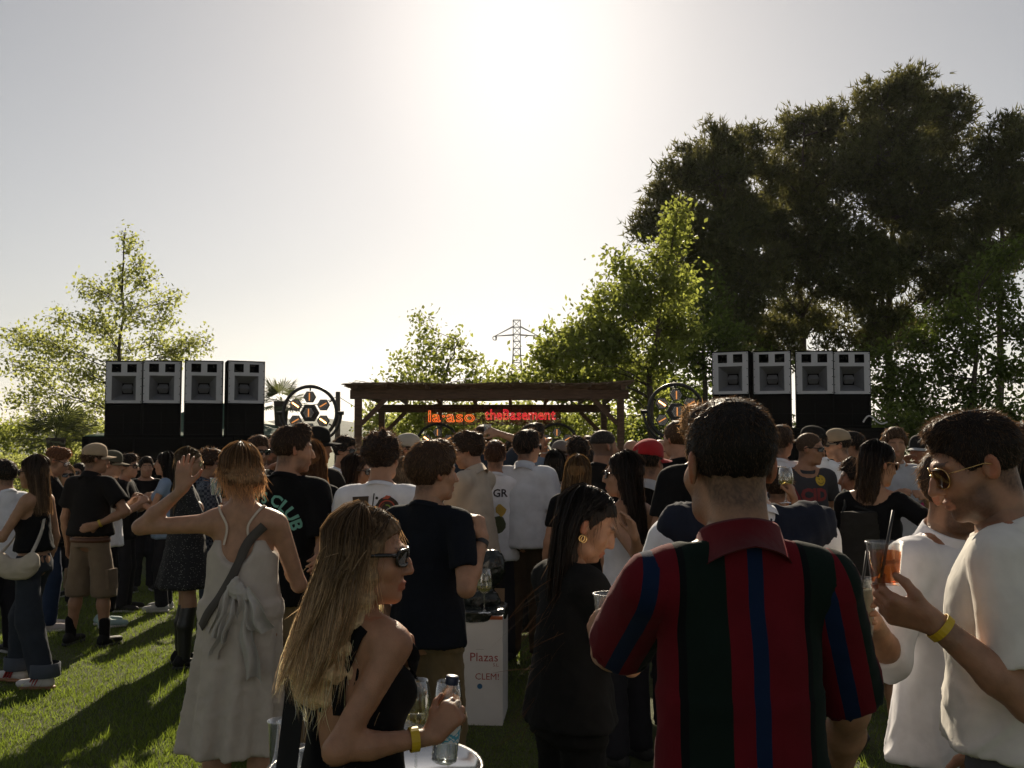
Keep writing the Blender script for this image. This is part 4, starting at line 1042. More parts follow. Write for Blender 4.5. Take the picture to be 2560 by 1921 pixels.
PEOPLE = []
def person(label, px, top, Z, yaw, sex='m', head=(0, 0, 0), lean=0.0, la='down', ra='down', tops=None, legs=None, hair=None, skin=(0.46, 0.29, 0.21),
           H=None, glasses=None, cap=None, beard=0, build=1.0, stance=(0.0, 0.0), shoes=((0.03, 0.03, 0.03), True), lhand=None, rhand=None, cut=None,
           lod=None, earring=False, side_lean=0.0, group='guests standing on the lawn', hid=False):
    rs = np.random.RandomState(abs(hash(label)) % (2 ** 31)) if False else np.random.RandomState(sum(ord(c) * (i + 3) for i, c in enumerate(label)) % (2 ** 31))
    hair = hair or dict(kind='short', col=(0.03, 0.02, 0.014)); hk = hair['kind']
    hth = {'bald': 0.0, 'buzz': 0.006, 'short': 0.018, 'curly': 0.034, 'mop': 0.028, 'long': 0.016, 'bob': 0.016, 'bun': 0.016}[hk] if not cap else 0.018
    tgt = W(px, top, Z)
    f = (sex == 'f')
    if H is None: H = tgt.z - hth
    s = H / 1.75; wS = (0.90 if f else 1.0) * build
    vh = lod[0] if lod else float(np.clip(0.0018 * Z, 0.005, 0.014)); vb = lod[1] if lod else float(np.clip(0.0025 * Z, 0.0125, 0.022)); vc = lod[2] if lod else float(np.clip(0.0026 * Z, 0.010, 0.022))
    near = Z < 5.0
    # ---------------- joints, local frame: x right, y forward, z up
    Rl = rotm(0, lean, side_lean); piv = np.array([0, 0, 0.95 * s])
    up = lambda p: Rl @ (np.array(p, float) * s - piv) + piv
    headc = up((0, 0.022, 1.632)); Rh = rotm(*head)
    # neck bends: the head swings about the neck base
    nb = up((0, -0.012, 1.475)); Rhp = rotm(head[0], head[1] * 0.5, head[2] * 0.5)
    headc = nb + Rhp @ (np.array([0, 0.034, 0.148]) * s)
    y_ = rad(yaw); hx, hy = headc[0], headc[1]
    off = np.array([hx * math.cos(y_) + hy * math.sin(y_), -hx * math.sin(y_) + hy * math.cos(y_)])
    loc = np.array([tgt.x - off[0], Z - off[1], 0.0])
    root = empty('person', loc, -y_)
    L2 = lambda p: to_local(loc, yaw, p)
    sh = {-1: up((-0.178 * wS, -0.012, 1.402)), 1: up((0.178 * wS, -0.012, 1.402))}
    J = dict(root=root, loc=loc, yaw=yaw, s=s, H=H, headc=headc, Rh=Rh, up=up, Z=Z, sh=sh, label=label)
    # ---------------- arms by two-bone reach
    la_, fa_ = 0.30 * s, 0.255 * s
    arms = {}
    for sd, spec, hspec in ((-1, la, lhand), (1, ra, rhand)):
        S0 = sh[sd]
        if isinstance(spec, str):
            h_, pole = ARMS[spec]; jit = (rs.rand(3) - 0.5) * 0.03
            T = S0 + np.array([h_[0] * sd, h_[1], h_[2]]) * H + jit * H * np.array([1, 1, 0.6]); pole = np.array([pole[0] * sd, pole[1], pole[2]])
        else:
            T = L2(W(*spec['h'])); pole = L2(W(*spec['e'])) - S0 if 'e' in spec else np.array([sd * .5, -.3, -1])
        dv = T - S0; L = np.linalg.norm(dv); Lm = (la_ + fa_) * 0.985
        if L > Lm: dv *= Lm / L; L = Lm; T = S0 + dv
        if L < 0.12 * s: T = S0 + nrm(dv) * 0.12 * s; dv = T - S0; L = 0.12 * s
        u = dv / L; x = (L * L + la_ ** 2 - fa_ ** 2) / (2 * L); h2 = math.sqrt(max(0, la_ ** 2 - x * x))
        pv = pole - u * (pole @ u); E = S0 + u * x + nrm(pv) * h2
        arms[sd] = (S0, E, T)
    J['arms'] = arms
    # ---------------- skin field
    B = Fld()
    B.el(up((0, 0.005, 1.26)), np.array((0.148 * wS, 0.100, 0.175)) * s, Rl, 0.05)
    B.el(up((0, 0.008, 1.06)), np.array(((0.118 if f else 0.135) * build, 0.092, 0.16)) * s, Rl, 0.06)
    B.el(np.array((0, -0.005, 0.93)) * s, np.array(((0.165 if f else 0.155) * build, 0.105, 0.115)) * s, None, 0.06)
    B.rc(up((-0.135 * wS, -0.012, 1.405)), up((0.135 * wS, -0.012, 1.405)), 0.056 * s, 0.056 * s, 0.05)
    for sd in (-1, 1): B.rc(up((0, -0.022, 1.475)), up((sd * 0.12 * wS, -0.016, 1.43)), 0.042 * s, 0.034 * s, 0.04)
    if f:
        for sd in (-1, 1): B.el(up((sd * 0.07, 0.085, 1.26)), np.array((0.062, 0.05, 0.062)) * s, None, 0.03)
    nr = (0.047 if f else 0.057 * (0.5 + 0.5 * build)) * s
    skull = Rh @ (np.array((0, -0.030, -0.055)) * s) + headc
    B.rc(up((0, -0.02, 1.44)), nb + (skull - nb) * 0.5, nr * 1.10, nr * 0.96, 0.035)
    aw = (0.84 if f else 1.0) * s * (0.6 + 0.4 * build)
    arm_ids = list(range(len(B.p), len(B.p) + 6))
    for sd in (-1, 1):
        S0, E, T = arms[sd]
        B.rc(S0, E, 0.052 * aw, 0.039 * aw, 0.03).rc(E, E + (T - E) * 0.35, 0.039 * aw, 0.040 * aw, 0.02).rc(E + (T - E) * 0.35, T, 0.040 * aw, 0.026 * aw, 0.02)
    st = 0.085 + stance[0] * 0.5; fwd = stance[1]
    LJ = {}
    for sd in (-1, 1):
        hip = np.array((sd * 0.083, 0, 0.91)) * s; dy = fwd * sd
        ank = np.array((sd * (st + 0.02), dy, 0.085)) * s; kn = (hip + ank) / 2 + np.array((0.0, 0.03 + abs(dy) * 0.1, 0.01)) * s
        LJ[sd] = (hip, kn, ank)
        lw = (1.04 if f else 1.0) * s * (0.6 + 0.4 * build) * (0.80 if (legs or {}).get('kind', 'trousers') == 'trousers' and not (tops or {}).get('dress') else 1.0)
        B.rc(hip, kn, 0.074 * lw, 0.054 * lw, 0.04).rc(kn, kn + (ank - kn) * 0.35 + np.array((0, -0.015, 0)) * s, 0.054 * lw, 0.053 * lw, 0.03).rc(kn + (ank - kn) * 0.35 + np.array((0, -0.015, 0)) * s, ank, 0.053 * lw, 0.036 * lw, 0.03)
        toe = ank + np.array((sd * 0.02, 0.14, -0.05)) * s
        B.rc(ank + np.array((0, -0.03, -0.035)) * s, toe, 0.036 * s, 0.026 * s, 0.02)
    J['legs'] = LJ
    # ---------------- head
    HF = Fld(); hs = 1.035 * s * (0.965 if f else 1.0) * (0.5 + 0.5 / s)
    hp = lambda p: Rh @ (np.array(p, float) * hs) + headc
    J['hp'] = hp; J['hs'] = hs
    jw = 0.88 if f else 1.0
    HF.el(hp((0, -0.016, 0.034)), np.array((0.074, 0.094, 0.083)) * hs, Rh, 0.01)
    HF.el(hp((0, 0.026, -0.038)), np.array((0.0575 * (0.96 if f else 1), 0.064, 0.076)) * hs, Rh, 0.03)
    HF.rc(hp((-0.036 * jw, 0.03, -0.082)), hp((0.036 * jw, 0.03, -0.082)), 0.022 * hs, 0.022 * hs, 0.03)
    HF.el(hp((0, 0.068, -0.098)), np.array((0.024 * jw, 0.020, 0.018)) * hs, Rh, 0.022)
    for sd in (-1, 1):
        HF.el(hp((sd * 0.041, 0.055, -0.022)), np.array((0.024, 0.024, 0.026)) * hs, Rh, 0.022)          # cheek
        HF.rc(hp((sd * 0.012, 0.0835, 0.026)), hp((sd * 0.046, 0.068, 0.024)), 0.0095 * hs, 0.009 * hs, 0.015)  # brow
        HF.el(hp((sd * 0.032, 0.087, 0.006)), np.array((0.017, 0.012, 0.010)) * hs, Rh, 0.012, '-')
        HF.el(hp((sd * 0.031, 0.070, 0.006)), np.array((0.0125, 0.0125, 0.011)) * hs, Rh, 0.003)
    HF.chain([hp((0, 0.082, 0.018)), hp((0, 0.098, -0.008)), hp((0, 0.110 if not f else 0.106, -0.030))], [0.0085 * hs, 0.009 * hs, 0.0115 * hs], 0.012)
    for sd in (-1, 1): HF.el(hp((sd * 0.0125, 0.096, -0.034)), np.array((0.0085, 0.010, 0.0075)) * hs, Rh, 0.006)
    HF.el(hp((0, 0.0885, -0.061)), np.array((0.021, 0.0095, 0.0062)) * hs, Rh, 0.006)
    HF.el(hp((0, 0.0870, -0.0735)), np.array((0.0185, 0.0095, 0.0075)) * hs, Rh, 0.006)
    HF.el(hp((0, 0.1005, -0.0672)), np.array((0.019, 0.006, 0.0022)) * hs, Rh, 0.004, '-')
    HF.rc(skull, up((0, -0.02, 1.44)), nr * 0.96, nr * 1.13, 0.03)
    ears = Fld()
    for sd in (-1, 1):
        Re = Rh @ rotm(-sd * 22, -8, 0)
        HF.el(hp((sd * 0.0765, -0.012, -0.006)), np.array((0.0095, 0.019, 0.031)) * hs, Re, 0.008)
        HF.el(hp((sd * 0.0850, -0.006, -0.003)), np.array((0.006, 0.011, 0.020)) * hs, Re, 0.005, '-')
    # ---------------- mesh the skin: body, head, hands joined into one mesh
    parts = []
    covered = (tops or {}).get('sleeve', 0.6) > 0 and not (tops or {}).get('dress') and (tops or {}).get('neck', 0) < 0.09 and (legs or {}).get('kind', 'trousers') == 'trousers'
    Bb = B.copy()
    if covered:                       # what the clothes hide is kept coarse, arms and neck fine
        core, arm = Fld(), Fld()
        core.p = [q for i_, q in enumerate(B.p) if i_ not in arm_ids]; arm.p = [B.p[i_] for i_ in arm_ids] + [q for q in B.p if q[0] == 'rc' and abs(q[1][2] - sh[1][2]) < 0.12 * s and abs(q[2][2] - sh[1][2]) < 0.2 * s and q is not None]
        parts.append(core.mesh(0.040, clip=(np.array([-3, -3, 0.02]), np.array([3, 3, 9])))); Bb = arm
    nz0 = float(up((0, 0, 1.452))[2])
    hl = nb[2] - 0.03 * s
    Vb, Qb = Bb.mesh(vb, clip=(np.array([-3, -3, 0.02]), np.array([3, 3, 9])))
    parts.append((Vb, Qb))
    Vh, Qh = HF.mesh(vh, clip=(np.array([-3, -3, float(nb[2] + 0.0 * s)]), np.array([3, 3, 9])))
    parts.append((Vh, Qh))
    J['grip'] = {}
    vhand = float(np.clip(0.0013 * Z, 0.0042, 0.010))
    for sd, hsx in ((-1, lhand), (1, rhand)):
        S0, E, T = arms[sd]; hsx = hsx or {}
        d = nrm(T - E)
        if 'd' in hsx: d = nrm(L2(np.array(loc) + np.array(hsx['d'], float)))
        pn = np.array([-sd, 0.2, -0.3])
        if 'n' in hsx: pn = L2(np.array(loc) + np.array(hsx['n'], float))
        HD = Fld(); HD.rc(E + (T - E) * 0.8, T, 0.0295 * aw, 0.0265 * aw, 0.01)
        J['grip'][sd] = hand(HD, T, d, pn, sd > 0, hsx.get('curl', 0.35), s * (0.92 if f else 1.02), hsx.get('spread', 0.0), hsx.get('thumb', 0.4), vhand)
        J.setdefault('hd', {})[sd] = (T, d)
        parts.append(HD.mesh(vhand))
    Vs = []; Qs = []; o = 0
    for V_, Q_ in parts: Vs.append(V_); Qs.append(Q_ + o); o += len(V_)
    V = np.concatenate(Vs); Q = np.concatenate(Qs)
    # skin colours, with the backlit glow of the ears painted in
    sk = np.array(skin); C = np.tile(sk, (len(V), 1))
    hl_ = ((V - headc) @ Rh) / hs
    inh = np.linalg.norm(hl_, axis=1) < 0.17
    def paint(mask, col, a=1.0): C[mask] = C[mask] * (1 - a) + np.array(col) * a
    lip = inh & (np.abs(hl_[:, 0]) < 0.021) & (hl_[:, 1] > 0.078) & (hl_[:, 2] > -0.080) & (hl_[:, 2] < -0.054)
    paint(lip, sk * np.array((0.85, 0.5, 0.5)), 0.75 if f else 0.4)
    brow = inh & (hl_[:, 1] > 0.055) & (np.abs(hl_[:, 0]) > 0.012) & (np.abs(hl_[:, 0]) < 0.05) & (np.abs(hl_[:, 2] - 0.0285) < 0.0048)
    paint(brow, hair.get('brow', np.array(hair['col']) * 0.8), 0.75)
    for sd in (-1, 1):
        de = np.linalg.norm((hl_ - np.array((sd * 0.031, 0.0825, 0.005))) / np.array((1.0, 1.4, 0.55)), axis=1)
        paint(inh & (de < 0.0105), (0.10, 0.07, 0.055), 0.7)
    if beard:
        sm = lambda x, w_: np.clip(0.5 + x / w_, 0, 1)
        wb = sm(-0.030 - 0.25 * np.clip(hl_[:, 1], 0, 0.08) - hl_[:, 2], 0.022) * sm(hl_[:, 1] - 0.004, 0.02) * sm(hl_[:, 2] + 0.125, 0.02) * inh
        ck = sm(0.030 - np.abs(hl_[:, 0]), 0.012) * sm(hl_[:, 2] + 0.046, 0.008) * sm(hl_[:, 1] - 0.05, 0.02)
        wb = wb * (1 - ck); wb[lip] = 0
        wb = (wb * beard * (0.8 + 0.2 * rs.rand(len(V))))[:, None]
        C = C * (1 - wb) + np.array(hair.get('beard', (0.045, 0.028, 0.02))) * wb
    if hair.get('fade'):
        zf = inh & (hl_[:, 1] < 0.03) & (hl_[:, 2] > -0.06 - 0.2 * np.clip(hl_[:, 1], 0, 1)) & (hl_[:, 2] < 0.06) & ~((np.abs(hl_[:, 0]) > 0.077))
        paint(zf, np.array(hair['col']), 0.6)
    if hk in ('short', 'buzz', 'mop') and not hair.get('fade'):
        zl = np.interp(hl_[:, 1], [-0.2, -0.09, -0.035, -0.01], [-0.085, -0.078, -0.055, 0.0]); tw = np.clip(1 - (zl - hl_[:, 2]) / 0.035, 0, 1) * (hl_[:, 1] < -0.005) * inh * (np.abs(hl_[:, 0]) < 0.075) * (0.7 + 0.6 * rs.rand(len(V)))
        tw = np.clip(tw * 0.6, 0, 0.8)[:, None]; C = C * (1 - tw) + np.array(hair['col']) * tw
    red = inh & (np.abs(hl_[:, 0]) > 0.079); paint(red, sk * np.array((1.05, 0.62, 0.5)), 0.6)  # ears tinted redder, the glow of sun behind them put into the colour
    J['V'] = V; J['Q'] = Q
    body = mesh_np('body', V, Q, SKIN_NEAR if near else SKIN, cols=C, parent=root)
    # ---------------- hair
    if hk != 'bald': make_hair(J, hair, vh, rs, f, cap, near)
    # ---------------- clothing
    tops = tops or dict(kind='tee', col=(0.02, 0.02, 0.022)); legs = legs or dict(kind='trousers', col=(0.02, 0.02, 0.025))
    J['tops'] = make_top(J, tops, vc, rs, f, wS, build, Rl)
    seen = px < 560 or Z < 5; legv = max(vc, vb * 0.9) if seen else 0.034
    if not tops.get('dress'): make_legs(J, legs, legv, rs, f, build)
    make_shoes(J, shoes, max(0.008, vc * 0.8) if seen else 0.02, seen)
    if glasses: make_glasses(J, glasses)
    if cap: make_cap(J, cap, vh)
    if earring:
        for sd in (-1, 1):
            p = hp((sd * 0.083, -0.004, -0.044)); m = MB()
            for k in (-0.003, 0.004): m.tube([p + Rh @ np.array((sd * 0.002, k + 0.009 * math.cos(a), 0.0 + 0.011 * math.sin(a))) for a in np.linspace(0, 2 * math.pi, 13)[:-1]], 0.0024, 5, closed=True)
            m.build('earring', GOLD, root, True)
    tag(root, label, 'person', group)
    PEOPLE.append(J)
    return J

# ------------------------------------------------------------------ hair
def strand_mesh(P, wd, rs, flat=None):
    """P (n,k,3) guide points -> tapered ribbons"""
    n, k, _ = P.shape
    T = np.gradient(P, axis=1); T /= np.linalg.norm(T, axis=2)[:, :, None] + 1e-9
    R = rs.normal(size=(n, 1, 3)); S = np.cross(T, R); S /= np.linalg.norm(S, axis=2)[:, :, None] + 1e-9
    tp = np.concatenate([np.linspace(1.0, 0.85, k - 1), [0.12]])[None, :, None] * wd
    A = P - S * tp; Bq = P + S * tp
    V = np.stack([A, Bq], 2).reshape(-1, 3)
    b = (np.arange(n)[:, None] * k + np.arange(k - 1)[None]) * 2
    Q = np.stack([b, b + 1, b + 3, b + 2], -1).reshape(-1, 4)
    return V, Q
def make_hair(J, hair, vh, rs, f, cap, near):
    hk, col = hair['kind'], np.array(hair['col']); hs, Rh, hc, s = J['hs'], J['Rh'], J['headc'], J['s']
    hp = J['hp']; F = Fld(); Z = J['Z']
    th = {'buzz': 0.005, 'short': 0.014, 'curly': 0.026, 'mop': 0.024, 'long': 0.013, 'bob': 0.014, 'bun': 0.012}[hk] * hair.get('vol', 1.0)
    if cap: th = min(th, 0.008)
    c0 = np.array((0, -0.018, 0.036)); r0 = np.array((0.0745 + th * 0.85, 0.0945 + th, 0.083 + th))
    F.el(hp(c0), r0 * hs, Rh, 0.012)
    if hk in ('short', 'mop', 'curly') and not cap:
        q = hair.get('quiff', 0.012)
        F.el(hp((hair.get('part', 0.0), 0.035, 0.098 + q * 0.4)), np.array((0.056, 0.052, 0.026 + q)) * hs, Rh, 0.03)
    if hk == 'curly':
        for i in range(46):
            d = rs.normal(size=3); d /= np.linalg.norm(d)
            if d[2] < -0.25 or (d[1] > 0.5 and d[2] < 0.5): continue
            F.el(hp(c0 + d * (r0 - 0.004)), np.full(3, 0.017 + 0.008 * rs.rand()) * hs, None, 0.012)
    fh = hair.get('line', 0.0)      # front hairline shift
    if hk in ('long', 'bob'): yb = [-0.2, -0.05, 0.0, 0.02, 0.045, 0.07, 0.095, 0.2]; zb = [-0.12, -0.12, -0.12, -0.06, 0.015, 0.055, 0.066, 0.07]
    elif hk == 'bun': yb = [-0.2, -0.09, -0.03, 0.0, 0.03, 0.055, 0.08, 0.2]; zb = [-0.07, -0.06, -0.035, -0.01, 0.012, 0.05, 0.066, 0.07]
    else: yb = [-0.2, -0.09, -0.035, -0.022, 0.012, 0.032, 0.052, 0.085, 0.2]; zb = [-0.085 + hair.get('nape', 0), -0.078 + hair.get('nape', 0), -0.055, -0.022, 0.0, -0.012, 0.040, 0.062 + fh, 0.066 + fh]
    yb = [y - hair.get('back', 0.0) for y in yb]
    if hair.get('fade'): zb = [max(z, 0.02) for z in zb]
    def cutf(X, Y, Zz):
        dx, dy, dz = X - hc[0], Y - hc[1], Zz - hc[2]
        y = (Rh[0, 1] * dx + Rh[1, 1] * dy + Rh[2, 1] * dz) / hs; z = (Rh[0, 2] * dx + Rh[1, 2] * dy + Rh[2, 2] * dz) / hs
        return ((np.interp(y, yb, zb) - z) * 0.75 * hs).astype(np.float32)
    F.fn(cutf)
    if cap:
        def capcut(X, Y, Zz):
            dx, dy, dz = X - hc[0], Y - hc[1], Zz - hc[2]
            z = (Rh[0, 2] * dx + Rh[1, 2] * dy + Rh[2, 2] * dz) / hs
            return (z - 0.045) * hs
        F.fn(capcut)
    yawm = rotm(math.degrees(math.atan2(Rh[0, 1], Rh[1, 1])), 0, 0)
    Ln = hair.get('len', 0.42); hang = None
    if hk in ('long', 'bob'):
        if hk == 'bob': Ln = hair.get('len', 0.15)
        sw = np.array(hair.get('sweep', (0.0, -0.03)))     # where the ends hang, relative to head (x,y)
        zA = hc[2] + 0.02 * hs; zB = hc[2] - Ln
        cA = hc + yawm @ np.array((0, -0.022, 0)) * hs; cM = hc + yawm @ np.array((0, -0.035, 0)) * hs
        cB = hc + yawm @ np.array((sw[0], sw[1] - 0.05, 0))
        wA, wB = hair.get('w', (0.088, 0.100)); dA, dB = hair.get('d', (0.075, 0.05))
        if hair.get('tuck'): cA = hc + yawm @ np.array((0, -0.052, 0)) * hs; dA = 0.058; zA = hc[2]
        N = 7; cs = []; 
        for i in range(N):
            t = i / (N - 1); c = cA * (1 - t) + cB * t; c[2] = zA + (zB - zA) * t
            cs.append((c, (wA + (wB - wA) * t) * hs, (dA + (dB - dA) * t) * hs))
            hh = abs(zB - zA) / (N - 1) * 0.85
            F.el(c, np.array(((wA + (wB - wA) * t) * hs * (0.75 if i == N - 1 else 1), (dA + (dB - dA) * t) * hs * (0.7 if i == N - 1 else 1), hh)), yawm, 0.02)
        hang = cs
        # open the face
        F.el(hp((0, 0.088, -0.045)), np.array((0.066, 0.070, 0.105)) * hs, Rh, 0.02, '-')
        F.el(hp((0, 0.060, -0.115)), np.array((0.060, 0.070, 0.07)) * hs, Rh, 0.02, '-')
        if hair.get('tuck'): F.el(hp((0, 0.062, -0.060)), np.array((0.12, 0.072, 0.085)) * hs, Rh, 0.02, '-')
    if hk == 'bun':
        F.el(hp(hair.get('bun', (0, -0.12, 0.02))), np.array((0.045, 0.04, 0.05)) * hs, Rh, 0.015)
    V, Q = F.mesh(vh * 1.05)
    if len(V) == 0: return
    N = vnormals(V, Q)
    amp = {'curly': 0.007, 'mop': 0.0045, 'short': 0.004, 'long': 0.003, 'bob': 0.003, 'bun': 0.003, 'buzz': 0.0008}[hk]
    if hk in ('long', 'bob'):   # combed grooves running down
        ang = np.arctan2((V - hc) @ yawm[:, 0], -(V - hc) @ yawm[:, 1])
        gro = np.sin(ang * 23 + 2 * np.sin(V[:, 2] * 9)) + 0.7 * np.sin(ang * 41 + V[:, 2] * 6)
        V = V + N * (gro * 0.0013)[:, None]
    V = wrinkle(V, N, amp, rs.randint(9999), 60 if hk in ('curly', 'mop') else 45, 0.6)
    tn = 0.75 + 0.5 * rs.rand(len(V), 1)
    hi = np.array(hair.get('tip', col))
    lv = (hc[2] + 0.05 - V[:, 2:3]) / max(0.1, Ln); k = np.clip(lv, 0, 1) ** 0.8 if hk in ('long', 'bob') else np.zeros((len(V), 1))
    C = (col * (1 - k) + hi * k) * tn
    # strands and tufts standing out of the volume
    dens = hair.get('n', {'buzz': 1500, 'short': 1300, 'curly': 1500, 'mop': 1500, 'long': 700, 'bob': 600, 'bun': 600}[hk])
    n = int(dens * float(np.clip(4.2 / Z, 0.24, 2.4)))
    wd = float(np.clip(0.00023 * Z, 0.0005, 0.0020))
    idx = rs.randint(0, len(V), n); P0 = V[idx]; Nn = N[idx]
    down = np.array([0, 0, -1.0]); rad_ = (P0 - hp((0, -0.03, 0.12)))
    rad_ -= Nn * np.sum(rad_ * Nn, 1)[:, None]; rad_ /= np.linalg.norm(rad_, axis=1)[:, None] + 1e-6
    if hk == 'buzz': d = Nn + rs.normal(size=(n, 3)) * 0.25; L = 0.008 + 0.004 * rs.rand(n)
    elif hk in ('short', 'bun'): d = Nn * hair.get('spike', 0.34) + rad_ * 0.8 + rs.normal(size=(n, 3)) * 0.25; L = (0.016 + 0.022 * rs.rand(n)) * hair.get('L', 0.8)
    elif hk == 'mop': d = Nn * 0.22 + rad_ * 0.9 + rs.normal(size=(n, 3)) * 0.18; L = 0.02 + 0.025 * rs.rand(n)
    elif hk == 'curly': d = Nn * 0.6 + rs.normal(size=(n, 3)) * 0.55; L = 0.018 + 0.024 * rs.rand(n)
    else: d = rad_ * 0.6 + down * 0.9 + Nn * 0.06 + rs.normal(size=(n, 3)) * 0.08; L = 0.03 + 0.06 * rs.rand(n)
    d /= np.linalg.norm(d, axis=1)[:, None]
    if hk not in ('long', 'bob'): L = L * np.clip(0.3 + (((P0 - hc) @ Rh)[:, 2] / hs + 0.07) / 0.12 * 0.7, 0.25, 1.0)
    kk = 4; t = np.linspace(0, 1, kk)[None, :, None]
    bend = rs.normal(size=(n, 1, 3)) * 0.35 + (np.array([0, 0, -0.2]) if hk not in ('buzz',) else 0)
    G = P0[:, None] - d[:, None] * 0.006 + d[:, None] * L[:, None, None] * t + bend * L[:, None, None] * t ** 2 * 0.5
    V2, Q2 = strand_mesh(G, wd, rs)
    c2 = np.repeat((C[idx] * 1.8 + np.array((0.07, 0.039, 0.019))) * (0.7 + 0.9 * rs.rand(n, 1)), kk * 2, 0)  # strands coloured lighter and warmer than the hair, a painted backlit rim glow
    Vs, Qs, Cs = [V, V2], [Q, Q2 + len(V)], [C, c2]
    if hang is not None:        # long strands from the crown to the ends
        n2 = int((1300 if hk == 'long' else 800) * float(np.clip(3.2 / Z, 0.10, 1.6))); kk = 12
        ph = rs.uniform(-1.0, 1.0, n2) * (1.45 if hair.get('tuck') else 1.95)
        off = 1.0 + np.abs(rs.normal(size=n2)) * 0.05 + 0.005; out = []
        ph[:n2 // 2] = np.where(rs.rand(n2 // 2) < 0.5, -1, 1) * rs.uniform(1.0, 1.6, n2 // 2)
        top = hp((0, 0.0, 0.120 + th)); wave = rs.rand(n2) * 6.28; lf = rs.uniform(0.78, 1.04, n2)
        for i in range(kk):
            t = i / (kk - 1)
            if i < 4:
                a = (i / 4) * (1.45 if not hair.get('tuck') else 1.2) + 0.10
                e = np.stack([np.sin(ph) * np.sin(a), -np.cos(ph) * np.sin(a), np.full(n2, math.cos(a))], 1) * (r0 * hs * 1.01)
                p = hp(c0) + e @ yawm.T
                p = hp(c0) + (p - hp(c0)) * off[:, None]
            else:
                tt = (i - 4) / (kk - 5) * lf * (len(hang) - 1)
                i0 = np.clip(tt.astype(int), 0, len(hang) - 2); fr = (tt - i0)[:, None]
                c = np.array([h[0] for h in hang]); wx = np.array([h[1] for h in hang]); wy = np.array([h[2] for h in hang])
                cc = c[i0] * (1 - fr) + c[i0 + 1] * fr; X = (wx[i0] * (1 - fr[:, 0]) + wx[i0 + 1] * fr[:, 0]); Yy = (wy[i0] * (1 - fr[:, 0]) + wy[i0 + 1] * fr[:, 0])
                wv = hair.get('wave', 0.006) * (np.sin(i * 1.15 + ph * 7 + 0.5 * wave / 6.28) * min(1, (i - 4) / 3) + 0.35 * np.sin(i * 2.1 + wave))
                e = np.stack([np.sin(ph) * (X + 0.003) * off + wv, -np.cos(ph) * (Yy + 0.003) * off + wv * 0.5, np.zeros(n2)], 1)
                p = cc + e @ yawm.T
            out.append(p)
        G = np.stack(out, 1)
        m_ = n2 // 2; sg = np.sign(ph[:m_]); y0 = rs.uniform(-0.35, 0.80 - 6 * hair.get('back', 0.0), m_)
        u0 = np.stack([sg * rs.uniform(0.02, 0.2, m_), y0, np.sqrt(np.clip(1 - y0 ** 2, 0.05, 1))], 1); u1 = np.stack([sg * 0.97, rs.uniform(-0.45, -0.1 if hair.get('tuck') else 0.15, m_), rs.uniform(-0.45, -0.1, m_)], 1)
        u0 /= np.linalg.norm(u0, axis=1)[:, None]; u1 /= np.linalg.norm(u1, axis=1)[:, None]
        for i in range(5):
            q = u0 * (1 - i / 4) + u1 * (i / 4); q /= np.linalg.norm(q, axis=1)[:, None]
            G[:m_, i] = hp(c0) + (q * (r0 * hs * rs.uniform(1.0, 1.045, (m_, 1)))) @ Rh.T
        V3, Q3 = strand_mesh(G, wd * 1.15, rs)
        tz = np.clip((hc[2] + 0.05 - V3[:, 2:3]) / max(0.1, Ln), 0, 1) ** 0.8
        mix = np.repeat(0.5 + 1.35 * rs.rand(n2, 1) ** 2, kk * 2, 0)
        Cs.append((col * (1 - tz) + hi * tz) * mix); Qs.append(Q3 + len(V) + len(V2)); Vs.append(V3)
    nq = [len(q) for q in Qs]
    o = mesh_np('hair', np.concatenate(Vs), np.concatenate(Qs), [HAIRM, STRANDM], midx=np.concatenate([np.zeros(nq[0], int), np.ones(sum(nq[1:]), int)]), cols=np.clip(np.concatenate(Cs), 0, 1), parent=J['root'])

